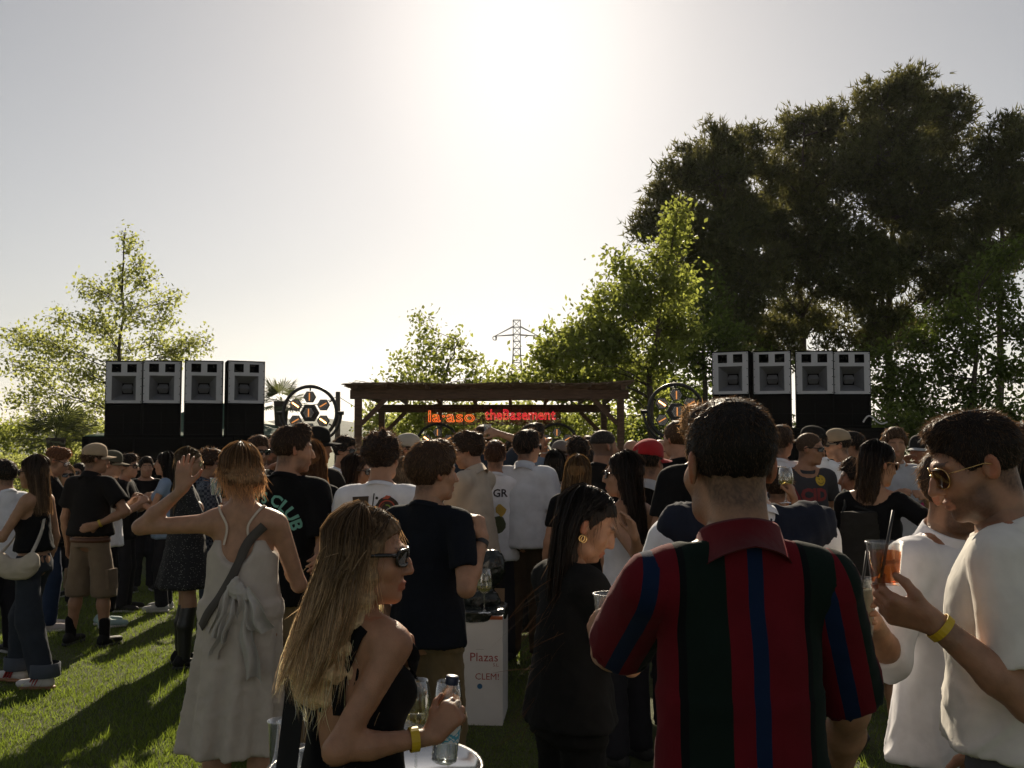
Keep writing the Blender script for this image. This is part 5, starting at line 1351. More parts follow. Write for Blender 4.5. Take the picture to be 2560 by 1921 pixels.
# ------------------------------------------------------------------ clothes
def make_top(J, T, vc, rs, f, wS, build, Rl):
    s, up, root = J['s'], J['up'], J['root']; kind = T.get('kind', 'tee'); e = T.get('ease', 0.016) 
    hem = T.get('hem', 0.80 if kind != 'tank' else 0.90) * s
    F = Fld(); m = T.get('mat') or cloth(T['col'], translucent=T.get('tr', 0.0))
    cw = (0.148 * wS + e)
    F.el(up((0, 0.005, 1.26)), np.array((cw, 0.102 + e, 0.185)) * s, Rl, 0.05)
    if f and kind != 'loose':
        for sd in (-1, 1): F.el(up((sd * 0.07, 0.088, 1.26)), np.array((0.062 + e * .5, 0.05 + e * .5, 0.062 + e * .5)) * s, None, 0.035)
    w0 = (0.142 if f else 0.155) * build + e * 1.1; wl = T.get('w', (w0, 0.108 + e * 1.2))
    wm = ((0.122 if f else 0.150) * build + e) * s
    hc = np.array((0, 0.004, 0)) * s
    wt = up((0, 0.006, 1.20)); wb = np.array((0, 0.0, hem / s)) * s
    hipw = ((0.172 if f else 0.168) * build + e * 1.5)
    bw = T.get('bw', (hipw + 0.012, 0.126 + e * 1.5))
    if T.get('dress'):
        F.ec((wt[0], wt[1], 1.28 * s), (0, 0.005 * s, 1.02 * s), (cw * s * 0.97, (0.100 + e) * s), (bw[0] * s * 0.86, bw[1] * s * 0.95), 0.04)
        ds = T.get('drift', (0, 0))
        F.ec((0, 0.005 * s, 1.06 * s), (ds[0], ds[1], hem), (bw[0] * s * 0.86, bw[1] * s * 0.95), (T['flare'][0] * s, T['flare'][1] * s), 0.04, fold=T.get('fold', (7, 0.09, 1.0)))
    elif hem < 1.22 * s:
        F.ec((wt[0], wt[1], wt[2]), (wb[0], wb[1], hem), (cw * s * 0.97, (0.100 + e) * s), (bw[0] * s, bw[1] * s), 0.04, fold=T.get('fold', (5, 0.035, rs.rand() * 6)))
    sl = T.get('sleeve', 0.62)
    sleeves = Fld() if T.get('split') else F
    if sl > 0:
        F.rc(up((-0.135 * wS, -0.012, 1.408)), up((0.135 * wS, -0.012, 1.408)), (0.056 + e * 0.6) * s, (0.056 + e * 0.6) * s, 0.05)
        for sd in (-1, 1):
            F.rc(up((0, -0.022, 1.474)), up((sd * 0.12 * wS, -0.016, 1.432)), (0.042 + e * 0.25) * s, (0.034 + e * 0.4) * s, 0.03)
            S0, E, Tt = J['arms'][sd]; aw = (0.84 if f else 1.0) * s * (0.6 + 0.4 * build)
            if T.get('split'): F.rc(S0, S0 + (E - S0) * 0.35, (0.056 + e * 0.7) * aw - 0.010, (0.056 + e * 0.5) * aw - 0.012, 0.03)
            r0_, r1_ = (0.056 + e * 0.7) * aw, T.get('cuff', 0.058 + e * 0.55) * aw
            if sl <= 1:
                P1 = S0 + (E - S0) * sl; sleeves.cs(S0, P1, r0_, r1_, 0.03, 1 - 1.7 * vc / r1_, 0.05)
            else:
                r2 = (0.043 + e * 0.8) * aw; P2 = E + (Tt - E) * (sl - 1)
                sleeves.rc(S0, E, r0_, r2, 0.03).cs(E, P2, r2, (0.036 + e * 0.7) * aw, 0.02, max(0.3, 1 - 1.7 * vc / ((0.036 + e * 0.7) * aw)), 0.02)
        # neck opening
        nk = T.get('neck', 0.066)
        nrr = (0.047 if f else 0.057 * (0.5 + 0.5 * build)) * 1.10
        F.rc(up((0, -0.020, 1.43)), up((0, -0.016, 1.50)), (nrr + 0.013) * s, (nrr + 0.011) * s, 0.03)
        if nk > 0.08: F.rc(up((0, 0.02, 1.475)), up((0, 0.03, 1.64)), nk * s, nk * s, 0.02, '-')
        nc_ = up((0, -0.005, 1.474)); nv_ = nrm(up((0, 0.32, 1.474 + 0.9)) - nc_)
        F.fn(lambda X, Y, Zz: np.where((X - nc_[0]) ** 2 + (Y - nc_[1]) ** 2 < (0.105 * s) ** 2, (X - nc_[0]) * nv_[0] + (Y - nc_[1]) * nv_[1] + (Zz - nc_[2]) * nv_[2], -1).astype(np.float32))
        if T.get('vneck'): F.rc(up((0, 0.12, 1.46)), up((0, 0.14, 1.46 - T['vneck'])), 0.055 * s, 0.012 * s, 0.006, '-')
    else:
        zc = T.get('cut', 1.36)
        cc = up((0, 0, zc))
        nv = up((0, 0, zc + 0.1)) - cc; nv = nrm(nv)
        F.fn(lambda X, Y, Zz: ((X - cc[0]) * nv[0] + (Y - cc[1]) * nv[1] + (Zz - cc[2]) * nv[2]).astype(np.float32))
        for sd in (-1, 1): F.el(up((sd * T.get('armhole', 0.185) * wS, 0.0, 1.40)), np.array((0.055, 0.10, 0.13)) * s, None, 0.01, '-')
    for c, r in T.get('scoops', []): F.el(up(c), np.array(r) * s, Rl, 0.006, '-')
    F.fn(lambda X, Y, Zz: (hem - Zz + 0 * X + 0 * Y).astype(np.float32))
    V, Q = F.mesh(vc); N = vnormals(V, Q)
    V = wrinkle(V, N, T.get('wr', 0.008), rs.randint(9999), T.get('wf', 17), T.get('wv', 0.2), (1.46 * s, max(hem, 0.8 * s)))
    J['topV'], J['topQ'] = V, Q
    fl = None
    if T.get('u'): fl = {'u': T['u'](V, J)}
    cols = T['cols'](V, J) if T.get('cols') else None
    o = mesh_np(T.get('name', {'tee': 'tee_shirt', 'shirt': 'shirt', 'polo': 'polo_shirt', 'tank': 'tank_top', 'loose': 'top'}.get(kind, kind)), V, Q, m, cols=cols, fl=fl, parent=root)
    if T.get('split'):
        for sd in (-1, 1):
            S_ = Fld(); S_.p = [q for q in sleeves.p]
            Vx, Qx = S_.mesh(vc, clip=(np.array([-3 if sd < 0 else 0.0, -3, 0.0]), np.array([0.0 if sd < 0 else 3, 3, 9])))
            Nx = vnormals(Vx, Qx); Vx = wrinkle(Vx, Nx, T.get('wr', 0.005) * 0.8, rs.randint(9999), 20)
            mesh_np('sleeve', Vx, Qx, T['split'], fl={'u': T['usl'](Vx, J, sd)}, parent=o)
    # collar and ribbing
    if sl > 0 and T.get('collar', True) and J['Z'] < 9.5:
        cm = T.get('collar_mat') or m; n_ = 28; rows = []
        big = T.get('collar') == 'fold' or kind in ('polo', 'shirt')
        nr_ = (nrr + 0.008) * s; u0 = nrm(np.cross(np.array((1.0, 0, 0)), nv_)) * -1; u0 = u0 if u0[1] > 0 else -u0
        prof = ((1.22, -0.016), (1.16, -0.002), (1.08, 0.006), (1.00, 0.002), (0.97, -0.012)) if not big else ((1.36, -0.030), (1.32, -0.032), (1.13, 0.022), (1.07, 0.028), (1.01, 0.02), (0.97, -0.02))
        vs = []
        for k in range(n_ + 1):
            a = -math.pi / 2 + 2 * math.pi * k / n_ if not big else rad(90 + 12) + (2 * math.pi - rad(24)) * k / n_
            fr = 0.5 + 0.5 * math.sin(a)
            for r_, z_ in prof:
                zz = z_ * s - (0.03 * s * fr if big and r_ > 1.3 else 0)
                wob = 1 + 0.015 * math.sin(a * 5 + r_ * 9)
                vs.append(nc_ + np.array((1.0, 0, 0)) * math.cos(a) * nr_ * r_ * wob + u0 * math.sin(a) * nr_ * r_ * 1.04 * wob + nv_ * (zz + 0.002) + np.array((0, -0.012 * s, 0)) + np.array((0, 0, -0.05 * s)) * max(0, r_ - 1.1) * abs(math.cos(a)))
        pr = len(prof); fs = [(k * pr + i, (k + 1) * pr + i, (k + 1) * pr + i + 1, k * pr + i + 1) for k in range(n_) for i in range(pr - 1)]
        mesh_np('collar', np.array(vs), np.array(fs), cm, parent=o)
    return o
def make_legs(J, Lg, v, rs, f, build):
    s, root = J['s'], J['root']; kind = Lg.get('kind', 'trousers'); m = Lg.get('mat') or cloth(Lg['col']); F = Fld(); e = Lg.get('ease', 0.016)
    zt = Lg.get('top', 0.99 if f else 0.965) * s
    bw = Lg.get('bw', 1.0)
    hipw = ((0.165 if f else 0.157) * build + e * 0.6) * s
    F.ec((0, 0, zt), (0, -0.004 * s, 0.86 * s), (hipw * (0.84 if f else 0.95) * bw, (0.098 + e * .5) * s), (hipw * bw * 1.02, (0.108 + e * .5) * s), 0.04)
    if kind == 'skirt':
        F.ec((0, 0, 0.95 * s), (0, 0, Lg['hem'] * s), (hipw, 0.115 * s), (Lg['flare'][0] * s, Lg['flare'][1] * s), 0.03, fold=Lg.get('fold'))
    else:
        cutz = Lg.get('hem', 0.06 if kind == 'trousers' else 0.50) * s
        wide = Lg.get('wide', 1.0)
        for sd in (-1, 1):
            hip, kn, an = J['legs'][sd]
            F.rc(hip, kn, (0.074 + e * 0.7) * s * (0.6 + 0.4 * build), (0.060 + e * 1.2) * s * wide, 0.012 if kind == 'shorts' else 0.05)
            lo = an + np.array((0, -0.01, -0.06)) * s
            F.rc(kn, lo, (0.060 + e * 1.2) * s * wide, (0.046 + e * 1.6) * s * wide * Lg.get('ank', 1.0), 0.03)
        F.fn(lambda X, Y, Zz: (cutz - Zz + 0 * X + 0 * Y).astype(np.float32))
        F.fn(lambda X, Y, Zz: (Zz - zt + 0 * X + 0 * Y).astype(np.float32))
    V, Q = F.mesh(v); N = vnormals(V, Q); V = wrinkle(V, N, Lg.get('wr', 0.006), rs.randint(9999), 24, 1.6)
    J['legV'], J['legQ'] = V, Q
    o = mesh_np({'trousers': 'trousers', 'shorts': 'shorts', 'skirt': 'skirt'}[kind] if not Lg.get('name') else Lg['name'], V, Q, m, parent=root)
    J['legs_o'] = o
    return o
def make_shoes(J, spec, v, detail):
    col, sole = spec; s = J['s']
    for sd in (-1, 1):
        hip, kn, an = J['legs'][sd]; x = an[0]; y = an[1]
        F = Fld(); F.rc((x, y - 0.05 * s, 0.052 * s), (x + sd * 0.015 * s, y + 0.10 * s, 0.046 * s), 0.040 * s, 0.036 * s, 0.02).el((x + sd * 0.02 * s, y + 0.145 * s, 0.042 * s), (0.042 * s, 0.062 * s, 0.034 * s), None, 0.02)
        F.rc((x, y - 0.025 * s, 0.07 * s), (x, y - 0.015 * s, 0.108 * s), 0.043 * s, 0.044 * s, 0.02)
        F.fn(lambda X, Y, Zz: (0.020 * s - Zz + 0 * X + 0 * Y).astype(np.float32)); F.fn(lambda X, Y, Zz: (Zz - 0.115 * s + 0 * X + 0 * Y).astype(np.float32))
        V, Q = F.mesh(v)
        sh = mesh_np('shoe', V, Q, cloth(col, 'shoe_%02x%02x%02x' % tuple(int(c * 255) for c in col), rough=0.6, bump=0.15), parent=J['root'])
        if sole and detail:
            so = Fld(); so.rc((x, y - 0.05 * s, 0.02 * s), (x + sd * 0.018 * s, y + 0.14 * s, 0.02 * s), 0.046 * s, 0.048 * s, 0.01)
            so.fn(lambda X, Y, Zz: (0.001 - Zz + 0 * X + 0 * Y).astype(np.float32)); so.fn(lambda X, Y, Zz: (Zz - 0.029 * s + 0 * X + 0 * Y).astype(np.float32))
            V, Q = so.mesh(v); mesh_np('sole', V, Q, RUBBER if sole is True else sole, parent=sh)
def make_glasses(J, g):
    hp, hs, root = J['hp'], J['hs'], J['root']
    fm, lm = g.get('frame', FRAME), g.get('lens', LENS); w_, h_, pw = g.get('w', 0.030), g.get('h', 0.021), g.get('p', 3.2)
    z0, up_ = g.get('z', 0.006), g.get('up', False)
    Rg = rotm(0, 0, 0); oy = 0.0
    if up_: Rg = rotm(0, -58, 0)
    def tr(p):
        p = np.array(p, float)
        if up_: p = Rg @ (p - np.array((0, -0.01, 0.03))) + np.array((0, -0.012, 0.042)) + Rg @ np.array((0, 0.012, 0.0))
        return hp(p)
    fr = MB(); ln = []
    for sd in (-1, 1):
        cx = sd * 0.0335; pts = []
        for a in np.linspace(0, 2 * math.pi, 21)[:-1]:
            c, q = math.cos(a), math.sin(a)
            x = w_ * math.copysign(abs(c) ** (2 / pw), c); z = h_ * math.copysign(abs(q) ** (2 / pw), q)
            pts.append((cx + x, 0.0985 - 1.9 * (abs(cx + x) ** 2) * 2.6 , z0 + z))
        fr.tube([tr(p) for p in pts], g.get('rim', 0.0032) * hs, 5, closed=True)
        n = len(pts)
        l = MB(); l.add([tr((p[0], p[1] + 0.001, p[2])) for p in pts] + [tr((p[0], p[1] - 0.002, p[2])) for p in pts], [tuple(range(n)), tuple(range(2 * n - 1, n - 1, -1))] + [(i, n + i, n + (i + 1) % n, (i + 1) % n) for i in range(n)])
        ln.append(l)
        yh = 0.0985 - 1.9 * (0.066 ** 2) * 2.6
        fr.tube([tr((sd * 0.063, yh, z0 + 0.008)), tr((sd * 0.0745, yh - 0.012, z0 + 0.009)), tr((sd * 0.082, 0.0, z0 + 0.008)), tr((sd * 0.083, -0.022, z0 - 0.004))], g.get('arm', 0.0034) * hs, 5)
    fr.tube([tr((-0.008, 0.0985, z0 + 0.006)), tr((0, 0.101, z0 + 0.009)), tr((0.008, 0.0985, z0 + 0.006))], 0.003 * hs, 5)
    o = fr.build(g.get('name', 'sunglasses'), fm, root, True)
    for l in ln: l.build('lens', lm, o)
def make_cap(J, c, v):
    hp, hs, Rh, root = J['hp'], J['hs'], J['Rh'], J['root']
    Rc = Rh @ rotm(c.get('turn', 0), c.get('tilt', 0), 0)
    cp = lambda p: Rc @ (np.array(p, float) * hs) + J['headc']
    F = Fld(); F.el(hp((0, -0.014, 0.040)), np.array((0.0885, 0.110, 0.096)) * hs, Rh, 0.01).el(cp((0, 0.02, 0.090)), np.array((0.06, 0.065, 0.045)) * hs, Rc, 0.03)
    o_ = cp((0, 0, 0.030)); nv = Rh @ np.array((0, 0.10, 1.0)); nv = nrm(nv)
    F.fn(lambda X, Y, Zz: (-((X - o_[0]) * nv[0] + (Y - o_[1]) * nv[1] + (Zz - o_[2]) * nv[2])).astype(np.float32))
    if c.get('hole', True): F.el(cp((0, -0.112, 0.062)), np.array((0.036, 0.02, 0.022)) * hs, Rc, 0.003, '-')
    V, Q = F.mesh(v); m = cloth(c['col'])
    o = mesh_np('cap', V, Q, m, parent=root)
    # curved visor
    vs = []; n_ = 14; k_ = 5
    for i in range(n_ + 1):
        a = rad(-72 + 144 * i / n_)
        for j in range(k_ + 1):
            t = j / k_; r_x, r_y = 0.084, 0.094 + 0.085 * t * math.cos(a) ** 0.7 if math.cos(a) > 0 else 0.094
            x = math.sin(a) * (r_x + 0.006 * t); y = math.cos(a) * r_y - 0.008
            vs.append(cp((x, y, 0.036 - 0.10 * y * 0.3 + 0.0 - 0.010 * t - 0.020 * (abs(x) / 0.08) ** 2)))
    nv_ = len(vs); vs2 = [p - nv * 0.004 for p in vs]
    q = [(i * (k_ + 1) + j, i * (k_ + 1) + j + 1, (i + 1) * (k_ + 1) + j + 1, (i + 1) * (k_ + 1) + j) for i in range(n_) for j in range(k_)]
    q2 = [tuple(x + nv_ for x in reversed(f_)) for f_ in q]
    mesh_np('visor', np.array(vs + vs2), np.array(q + q2), m if 'vcol' not in c else cloth(c['vcol']), parent=o)
    MB().lathe([(0.009 * hs, -0.003), (0.007 * hs, 0.004), (0.0001, 0.006)], 8, cp((0, -0.004, 0.1345))).build('cap_button', m, o, True)

# ------------------------------------------------------------------ things on the clothes: prints, straps, bands
def bvh_of(*vq):
    Vs = []; Qs = []; o = 0
    for V, Q in vq: Vs += V.tolist(); Qs += (np.asarray(Q) + o).tolist(); o += len(V)
    return BVHTree.FromPolygons(Vs, Qs)
def project(bvh, x, z, back=True, lift=0.004):
    o = Vector((x, -1.0 if back else 1.0, z)); d = Vector((0, 1 if back else -1, 0))
    h = bvh.ray_cast(o, d)
    if h[0] is None: return Vector((x, 0, z))
    return h[0] - d * lift
def print_mesh(J, name, V2, Fs, colr, parent, back=True, lift=0.004, bvh=None, rough=0.7):
    bvh = bvh or bvh_of((J['topV'], J['topQ']))
    b = bmesh.new(); vs = [b.verts.new((x, 0, z)) for x, z in V2]
    for f_ in Fs:
        try: b.faces.new([vs[i] for i in f_])
        except ValueError: pass
    bmesh.ops.triangulate(b, faces=b.faces[:])
    for _ in range(4):
        lg = [e for e in b.edges if e.calc_length() > 0.035]
        if not lg: break
        bmesh.ops.subdivide_edges(b, edges=lg, cuts=1)
        bmesh.ops.triangulate(b, faces=[f_ for f_ in b.faces if len(f_.verts) > 3])
    for v in b.verts: v.co = project(bvh, v.co.x, v.co.z, back, lift)
    me = bpy.data.meshes.new(name); b.to_mesh(me); b.free()
    me.materials.append(mat('print_%02x%02x%02x' % tuple(int(c * 255) for c in colr), colr, rough, var=0.1)); me.shade_smooth()
    return link(bpy.data.objects.new(name, me), parent)
def text_2d(txt, bold=0.0, space=1.0):
    cu = bpy.data.curves.new('t', 'FONT'); cu.body = txt; cu.align_x = 'CENTER'; cu.offset = bold; cu.resolution_u = 2; cu.space_character = space
    ob = bpy.data.objects.new('t', cu); COL.objects.link(ob); bpy.context.view_layer.update()
    me = bpy.data.meshes.new_from_object(ob.evaluated_get(bpy.context.evaluated_depsgraph_get()))
    V2 = [(v.co.x, v.co.y) for v in me.vertices]; Fs = [tuple(p.vertices) for p in me.polygons]
    bpy.data.objects.remove(ob); bpy.data.curves.remove(cu); bpy.data.meshes.remove(me)
    return V2, Fs
def print_text(J, txt, cx, cz, size, colr, back=True, arc=0.0, sx=1.0, rot=0.0, bold=0.02, name='lettering', lift=0.004):
    V2, Fs = text_2d(txt, bold); sg = 1 if back else -1; out = []
    for x, y in V2:
        x *= size * sx; y *= size
        if arc:
            a = x / arc; r_ = arc + y; x, y = r_ * math.sin(a), r_ * math.cos(a) - arc
        c, q = math.cos(rot), math.sin(rot); x, y = x * c - y * q, x * q + y * c
        out.append((cx + x * sg, cz + y))
    return print_mesh(J, name, out, Fs if back else [tuple(reversed(f_)) for f_ in Fs], colr, J['tops'], back, lift)
def disc2d(cx, cz, rx, rz, n=24, rough=0.0, seed=0):
    rs = np.random.RandomState(seed)
    return [(cx + rx * math.cos(a) * (1 + rough * rs.normal()), cz + rz * math.sin(a) * (1 + rough * rs.normal())) for a in np.linspace(0, 2 * math.pi, n, endpoint=False)]
def strap(J, name, pts, width, m, bvh, parent=None, lift=0.005, thick=0.004, n=26):
    """pts in local coordinates: ('a', angle, z) ray towards the spine at height z; ('t', x, y) ray from above; ('p', x, y, z) free point"""
    P = []; Nn = []
    for q in pts:
        if q[0] == 'a':
            a = rad(q[1]); d = Vector((math.sin(a), math.cos(a), 0)); h = bvh.ray_cast(Vector((0, 0, q[2])) + d * 1.0, -d)
            P.append(np.array(h[0]) if h[0] else np.array((0, 0, q[2])) + np.array(d) * 0.15); Nn.append(np.array(h[1]) if h[0] else np.array(d))
        elif q[0] == 't':
            h = bvh.ray_cast(Vector((q[1], q[2], 2.2)), Vector((0, 0, -1))); P.append(np.array(h[0])); Nn.append(np.array(h[1]))
        else: P.append(np.array(q[1:4], float)); Nn.append(None)
    P = np.array(P)
    # smooth through the points
    t = np.concatenate([[0], np.cumsum(np.linalg.norm(np.diff(P, axis=0), axis=1))]); u = np.linspace(0, t[-1], n)
    R = np.stack([np.interp(u, t, P[:, i]) for i in range(3)], 1)
    for _ in range(3): R[1:-1] = (R[:-2] + 2 * R[1:-1] + R[2:]) / 4
    R2 = []; N2 = []
    free = any(q[0] == 'p' for q in pts)
    for p in R:
        h = bvh.find_nearest(Vector(p))
        nn = np.array(h[1]); 
        if not free or h[3] < 0.02: R2.append(np.array(h[0]) + nn * lift)
        else: R2.append(p)
        N2.append(nn)
    R = np.array(R2); N2 = np.array(N2)
    for _ in range(2): R[1:-1] = (R[:-2] + 2 * R[1:-1] + R[2:]) / 4; N2[1:-1] = (N2[:-2] + 2 * N2[1:-1] + N2[2:]) / 4
    T = np.gradient(R, axis=0); T /= np.linalg.norm(T, axis=1)[:, None]; S = np.cross(T, N2); S /= np.linalg.norm(S, axis=1)[:, None] + 1e-9
    N3 = np.cross(S, T); w2 = width / 2
    vs = np.concatenate([R - S * w2, R + S * w2, R + S * w2 + N3 * thick, R - S * w2 + N3 * thick]); k = n
    fs = []
    for i in range(n - 1):
        for a, b in ((0, 1), (1, 2), (2, 3), (3, 0)): fs.append((a * k + i, b * k + i, b * k + i + 1, a * k + i + 1))
    return mesh_np(name, vs, np.array(fs), m, smooth=False, parent=parent or J['root'])
def wristband(J, sd, colr, name='wristband', r=0.031, wd=0.018, t=0.93):
    S0, E, T = J['arms'][sd]; c = E + (T - E) * t; a = Vector(nrm(T - E)); u = a.orthogonal().normalized(); v = a.cross(u); m = MB(); n = 20; rr = r * J['s']
    vs = []
    for k in range(n):
        an = 2 * math.pi * k / n; e = u * math.cos(an) + v * math.sin(an)
        for q, z in ((0, -1), (0, 1), (1, 1), (1, -1)): vs.append(Vector(c) + e * (rr + q * 0.002) + a * wd * 0.5 * z)
    fs = [(k * 4 + i, k * 4 + (i + 1) % 4, ((k + 1) % n) * 4 + (i + 1) % 4, ((k + 1) % n) * 4 + i) for k in range(n) for i in range(4)]
    m.add(vs, fs); return m.build(name, mat('band_%02x%02x%02x' % tuple(int(q * 255) for q in colr), colr, 0.5, var=0.05), J['root'])
def world_pt(J, p):
    y = rad(J['yaw']); return Vector((J['loc'][0] + p[0] * math.cos(y) + p[1] * math.sin(y), J['loc'][1] - p[0] * math.sin(y) + p[1] * math.cos(y), p[2]))
# ================================================================== the guests
BLK, WHT, NAVY, CHAR = (0.007, 0.007, 0.008), (0.80, 0.81, 0.85), (0.012, 0.015, 0.026), (0.045, 0.046, 0.05)
BEIGE, OFFW, KHAKI, TAN = (0.50, 0.42, 0.32), (0.78, 0.75, 0.68), (0.16, 0.115, 0.06), (0.23, 0.165, 0.105)
DENIM, JEANS = (0.035, 0.045, 0.065), (0.02, 0.035, 0.075)
DK, BR, LB, BLOND = (0.012, 0.009, 0.007), (0.04, 0.024, 0.015), (0.11, 0.065, 0.035), (0.17, 0.105, 0.055)
SK1, SK2, SK3 = (0.38, 0.205, 0.125), (0.32, 0.165, 0.097), (0.24, 0.116, 0.066)
def tee(c, **k): return dict(kind='tee', col=c, **k)
def hair(k, c, **kw): return dict(kind=k, col=c, **kw)
SG = dict(w=0.031, h=0.020, p=4.0)
SGR = dict(w=0.027, h=0.024, p=2.2)
def specks(key, base, colr, scale, thr):
    if key in MATS: return MATS[key]
    m, n, p = _new(key); L = n.links
    tc = n.nodes.new('ShaderNodeTexCoord'); vo = n.nodes.new('ShaderNodeTexVoronoi'); vo.inputs['Scale'].default_value = scale; vo.inputs['Randomness'].default_value = 1
    L.new(tc.outputs['Object'], vo.inputs['Vector'])
    r = n.nodes.new('ShaderNodeValToRGB'); r.color_ramp.elements[0].color = (*colr, 1); r.color_ramp.elements[0].position = thr; r.color_ramp.elements[1].color = (*base, 1); r.color_ramp.elements[1].position = thr + 0.06
    L.new(vo.outputs['Distance'], r.inputs[0]); L.new(r.outputs[0], p.inputs['Base Color']); p.inputs['Roughness'].default_value = 0.85
    MATS[key] = m; return m
def patches(key, cols, scale):
    if key in MATS: return MATS[key]
    m, n, p = _new(key); L = n.links
    tc = n.nodes.new('ShaderNodeTexCoord'); nz = n.nodes.new('ShaderNodeTexNoise'); nz.inputs['Scale'].default_value = scale; nz.inputs['Detail'].default_value = 2; nz.inputs['Distortion'].default_value = 1.5
    L.new(tc.outputs['Object'], nz.inputs['Vector'])
    r = n.nodes.new('ShaderNodeValToRGB'); r.color_ramp.interpolation = 'CONSTANT'
    while len(r.color_ramp.elements) < len(cols): r.color_ramp.elements.new(0.5)
    for i, c in enumerate(cols): r.color_ramp.elements[i].position = 0.28 + 0.44 * i / len(cols) if i else 0; r.color_ramp.elements[i].color = (*c, 1)
    L.new(nz.outputs[0], r.inputs[0]); L.new(r.outputs[0], p.inputs['Base Color']); p.inputs['Roughness'].default_value = 0.85
    MATS[key] = m; return m
def checks(key, a, b, scale):
    if key in MATS: return MATS[key]
    m, n, p = _new(key); L = n.links
    tc = n.nodes.new('ShaderNodeTexCoord'); ck = n.nodes.new('ShaderNodeTexChecker'); ck.inputs['Scale'].default_value = scale; ck.inputs[1].default_value = (*a, 1); ck.inputs[2].default_value = (*b, 1)
    L.new(tc.outputs['Object'], ck.inputs['Vector']); L.new(ck.outputs[0], p.inputs['Base Color']); p.inputs['Roughness'].default_value = 0.9
    MATS[key] = m; return m
FLORAL = specks('floral_black', (0.012, 0.012, 0.014), (0.28, 0.27, 0.25), 70, 0.16)
HAWAII = patches('tie_dye', [(0.42, 0.38, 0.33), (0.20, 0.11, 0.07), (0.55, 0.50, 0.44), (0.10, 0.16, 0.22), (0.48, 0.30, 0.20), (0.35, 0.36, 0.36)], 14)
GINGHAM = checks('gingham', (0.03, 0.03, 0.032), (0.30, 0.30, 0.30), 150)
PLAID = checks('plaid', (0.02, 0.03, 0.05), (0.12, 0.14, 0.17), 45)
CAMO = patches('camouflage', [(0.03, 0.035, 0.02), (0.09, 0.085, 0.05), (0.02, 0.02, 0.015), (0.14, 0.13, 0.09)], 30)
STRAPM = cloth((0.02, 0.02, 0.02), 'black_webbing'); 

# ------------------------------------------------------------------ small things people hold
GLASS = glass('clear_glass', (0.97, 0.98, 0.97)); PLASTIC = glass('cup_plastic', (0.95, 0.95, 0.94), 0.25, hi=0.5)
WINE = glass('white_wine', (0.93, 0.86, 0.48), 0.02, 1.34, 0.3); BEER = glass('amber_drink', (0.86, 0.42, 0.09), 0.05, 1.34, 0.15); MILKY = mat('milky_drink', (0.62, 0.56, 0.40), 0.35, var=0.1)
def wine_glass(loc, label, h=0.225, fill=0.35, group='wine glasses', tilt=None, sc=1.0):
    root = empty('wine_glass', loc); R = 0.043 * sc
    if tilt: root.rotation_euler = tilt
    st = h * 0.42
    bowl = [(0.004, st), (R * 0.55, st + 0.012), (R * 0.9, st + (h - st) * 0.22), (R, st + (h - st) * 0.42), (R * 0.93, st + (h - st) * 0.7), (R * 0.76, h), (R * 0.73, h), (R * 0.90, st + (h - st) * 0.7), (R * 0.965, st + (h - st) * 0.42), (R * 0.86, st + (h - st) * 0.23), (R * 0.5, st + 0.016), (0.0005, st + 0.012)]
    MB().lathe(bowl, 24).build('bowl', GLASS, root, True)
    MB().lathe([(0.0045, st + 0.004), (0.0035, st * 0.6), (0.004, 0.02), (0.010, 0.010)], 10).build('stem', GLASS, root, True)
    MB().lathe([(0.0005, 0.012), (0.012, 0.009), (R * 0.82, 0.003), (R * 0.86, 0.0015), (R * 0.82, 0.0), (0.0005, 0.0)], 24).build('foot', GLASS, root, True)
    if fill:
        zf = st + (h - st) * fill; rf = R * (0.93 if fill > 0.2 else 0.8)
        MB().lathe([(0.0005, st + 0.014), (R * 0.5, st + 0.019), (R * 0.85, st + (h - st) * 0.23), (rf, zf), (0.0005, zf)], 24).build('wine', WINE, root, True)
    tag(root, label, 'wine glass', group); return root
def tumbler(loc, label, h=0.11, r=0.036, group='drinking glasses', fill=None, mt=None, tilt=None, cat='glass', name='drinking_glass', straw=False):
    root = empty(name, loc)
    if tilt: root.rotation_euler = tilt
    mt = mt or GLASS; rb = r * 0.76
    MB().lathe([(0.0005, 0.0), (rb, 0.0), (r, h), (r + 0.0025, h), (r + 0.0025, h - 0.004), (r - 0.0018, h - 0.005), (rb - 0.0018, 0.005), (0.0005, 0.005)], 24).build('wall', mt, root, True)
    if fill:
        k, fm = fill; MB().lathe([(0.0005, 0.006), (rb - 0.002, 0.006), (rb + (r - rb) * k - 0.0022, h * k), (0.0005, h * k)], 24).build('drink', fm, root, True)
    if straw: MB().tube([(-0.01, 0.0, 0.01), (0.022, 0.0, h + 0.07)], 0.0035, 6).build('straw', mat('black_straw', (0.015, 0.014, 0.014), 0.4), root, True)
    tag(root, label, cat, group); return root
def phone(loc, label, rot):
    root = empty('phone', loc); root.rotation_euler = rot
    MB().box((0, 0, 0), (0.072, 0.008, 0.148)).build('case', mat('phone_case', (0.02, 0.02, 0.022), 0.4), root, bevel=0.003)
    MB().box((0, -0.0048, 0), (0.066, 0.0012, 0.140)).build('screen', mat('phone_screen', (0.02, 0.025, 0.03), 0.1), root)
    tag(root, label, 'phone'); return root

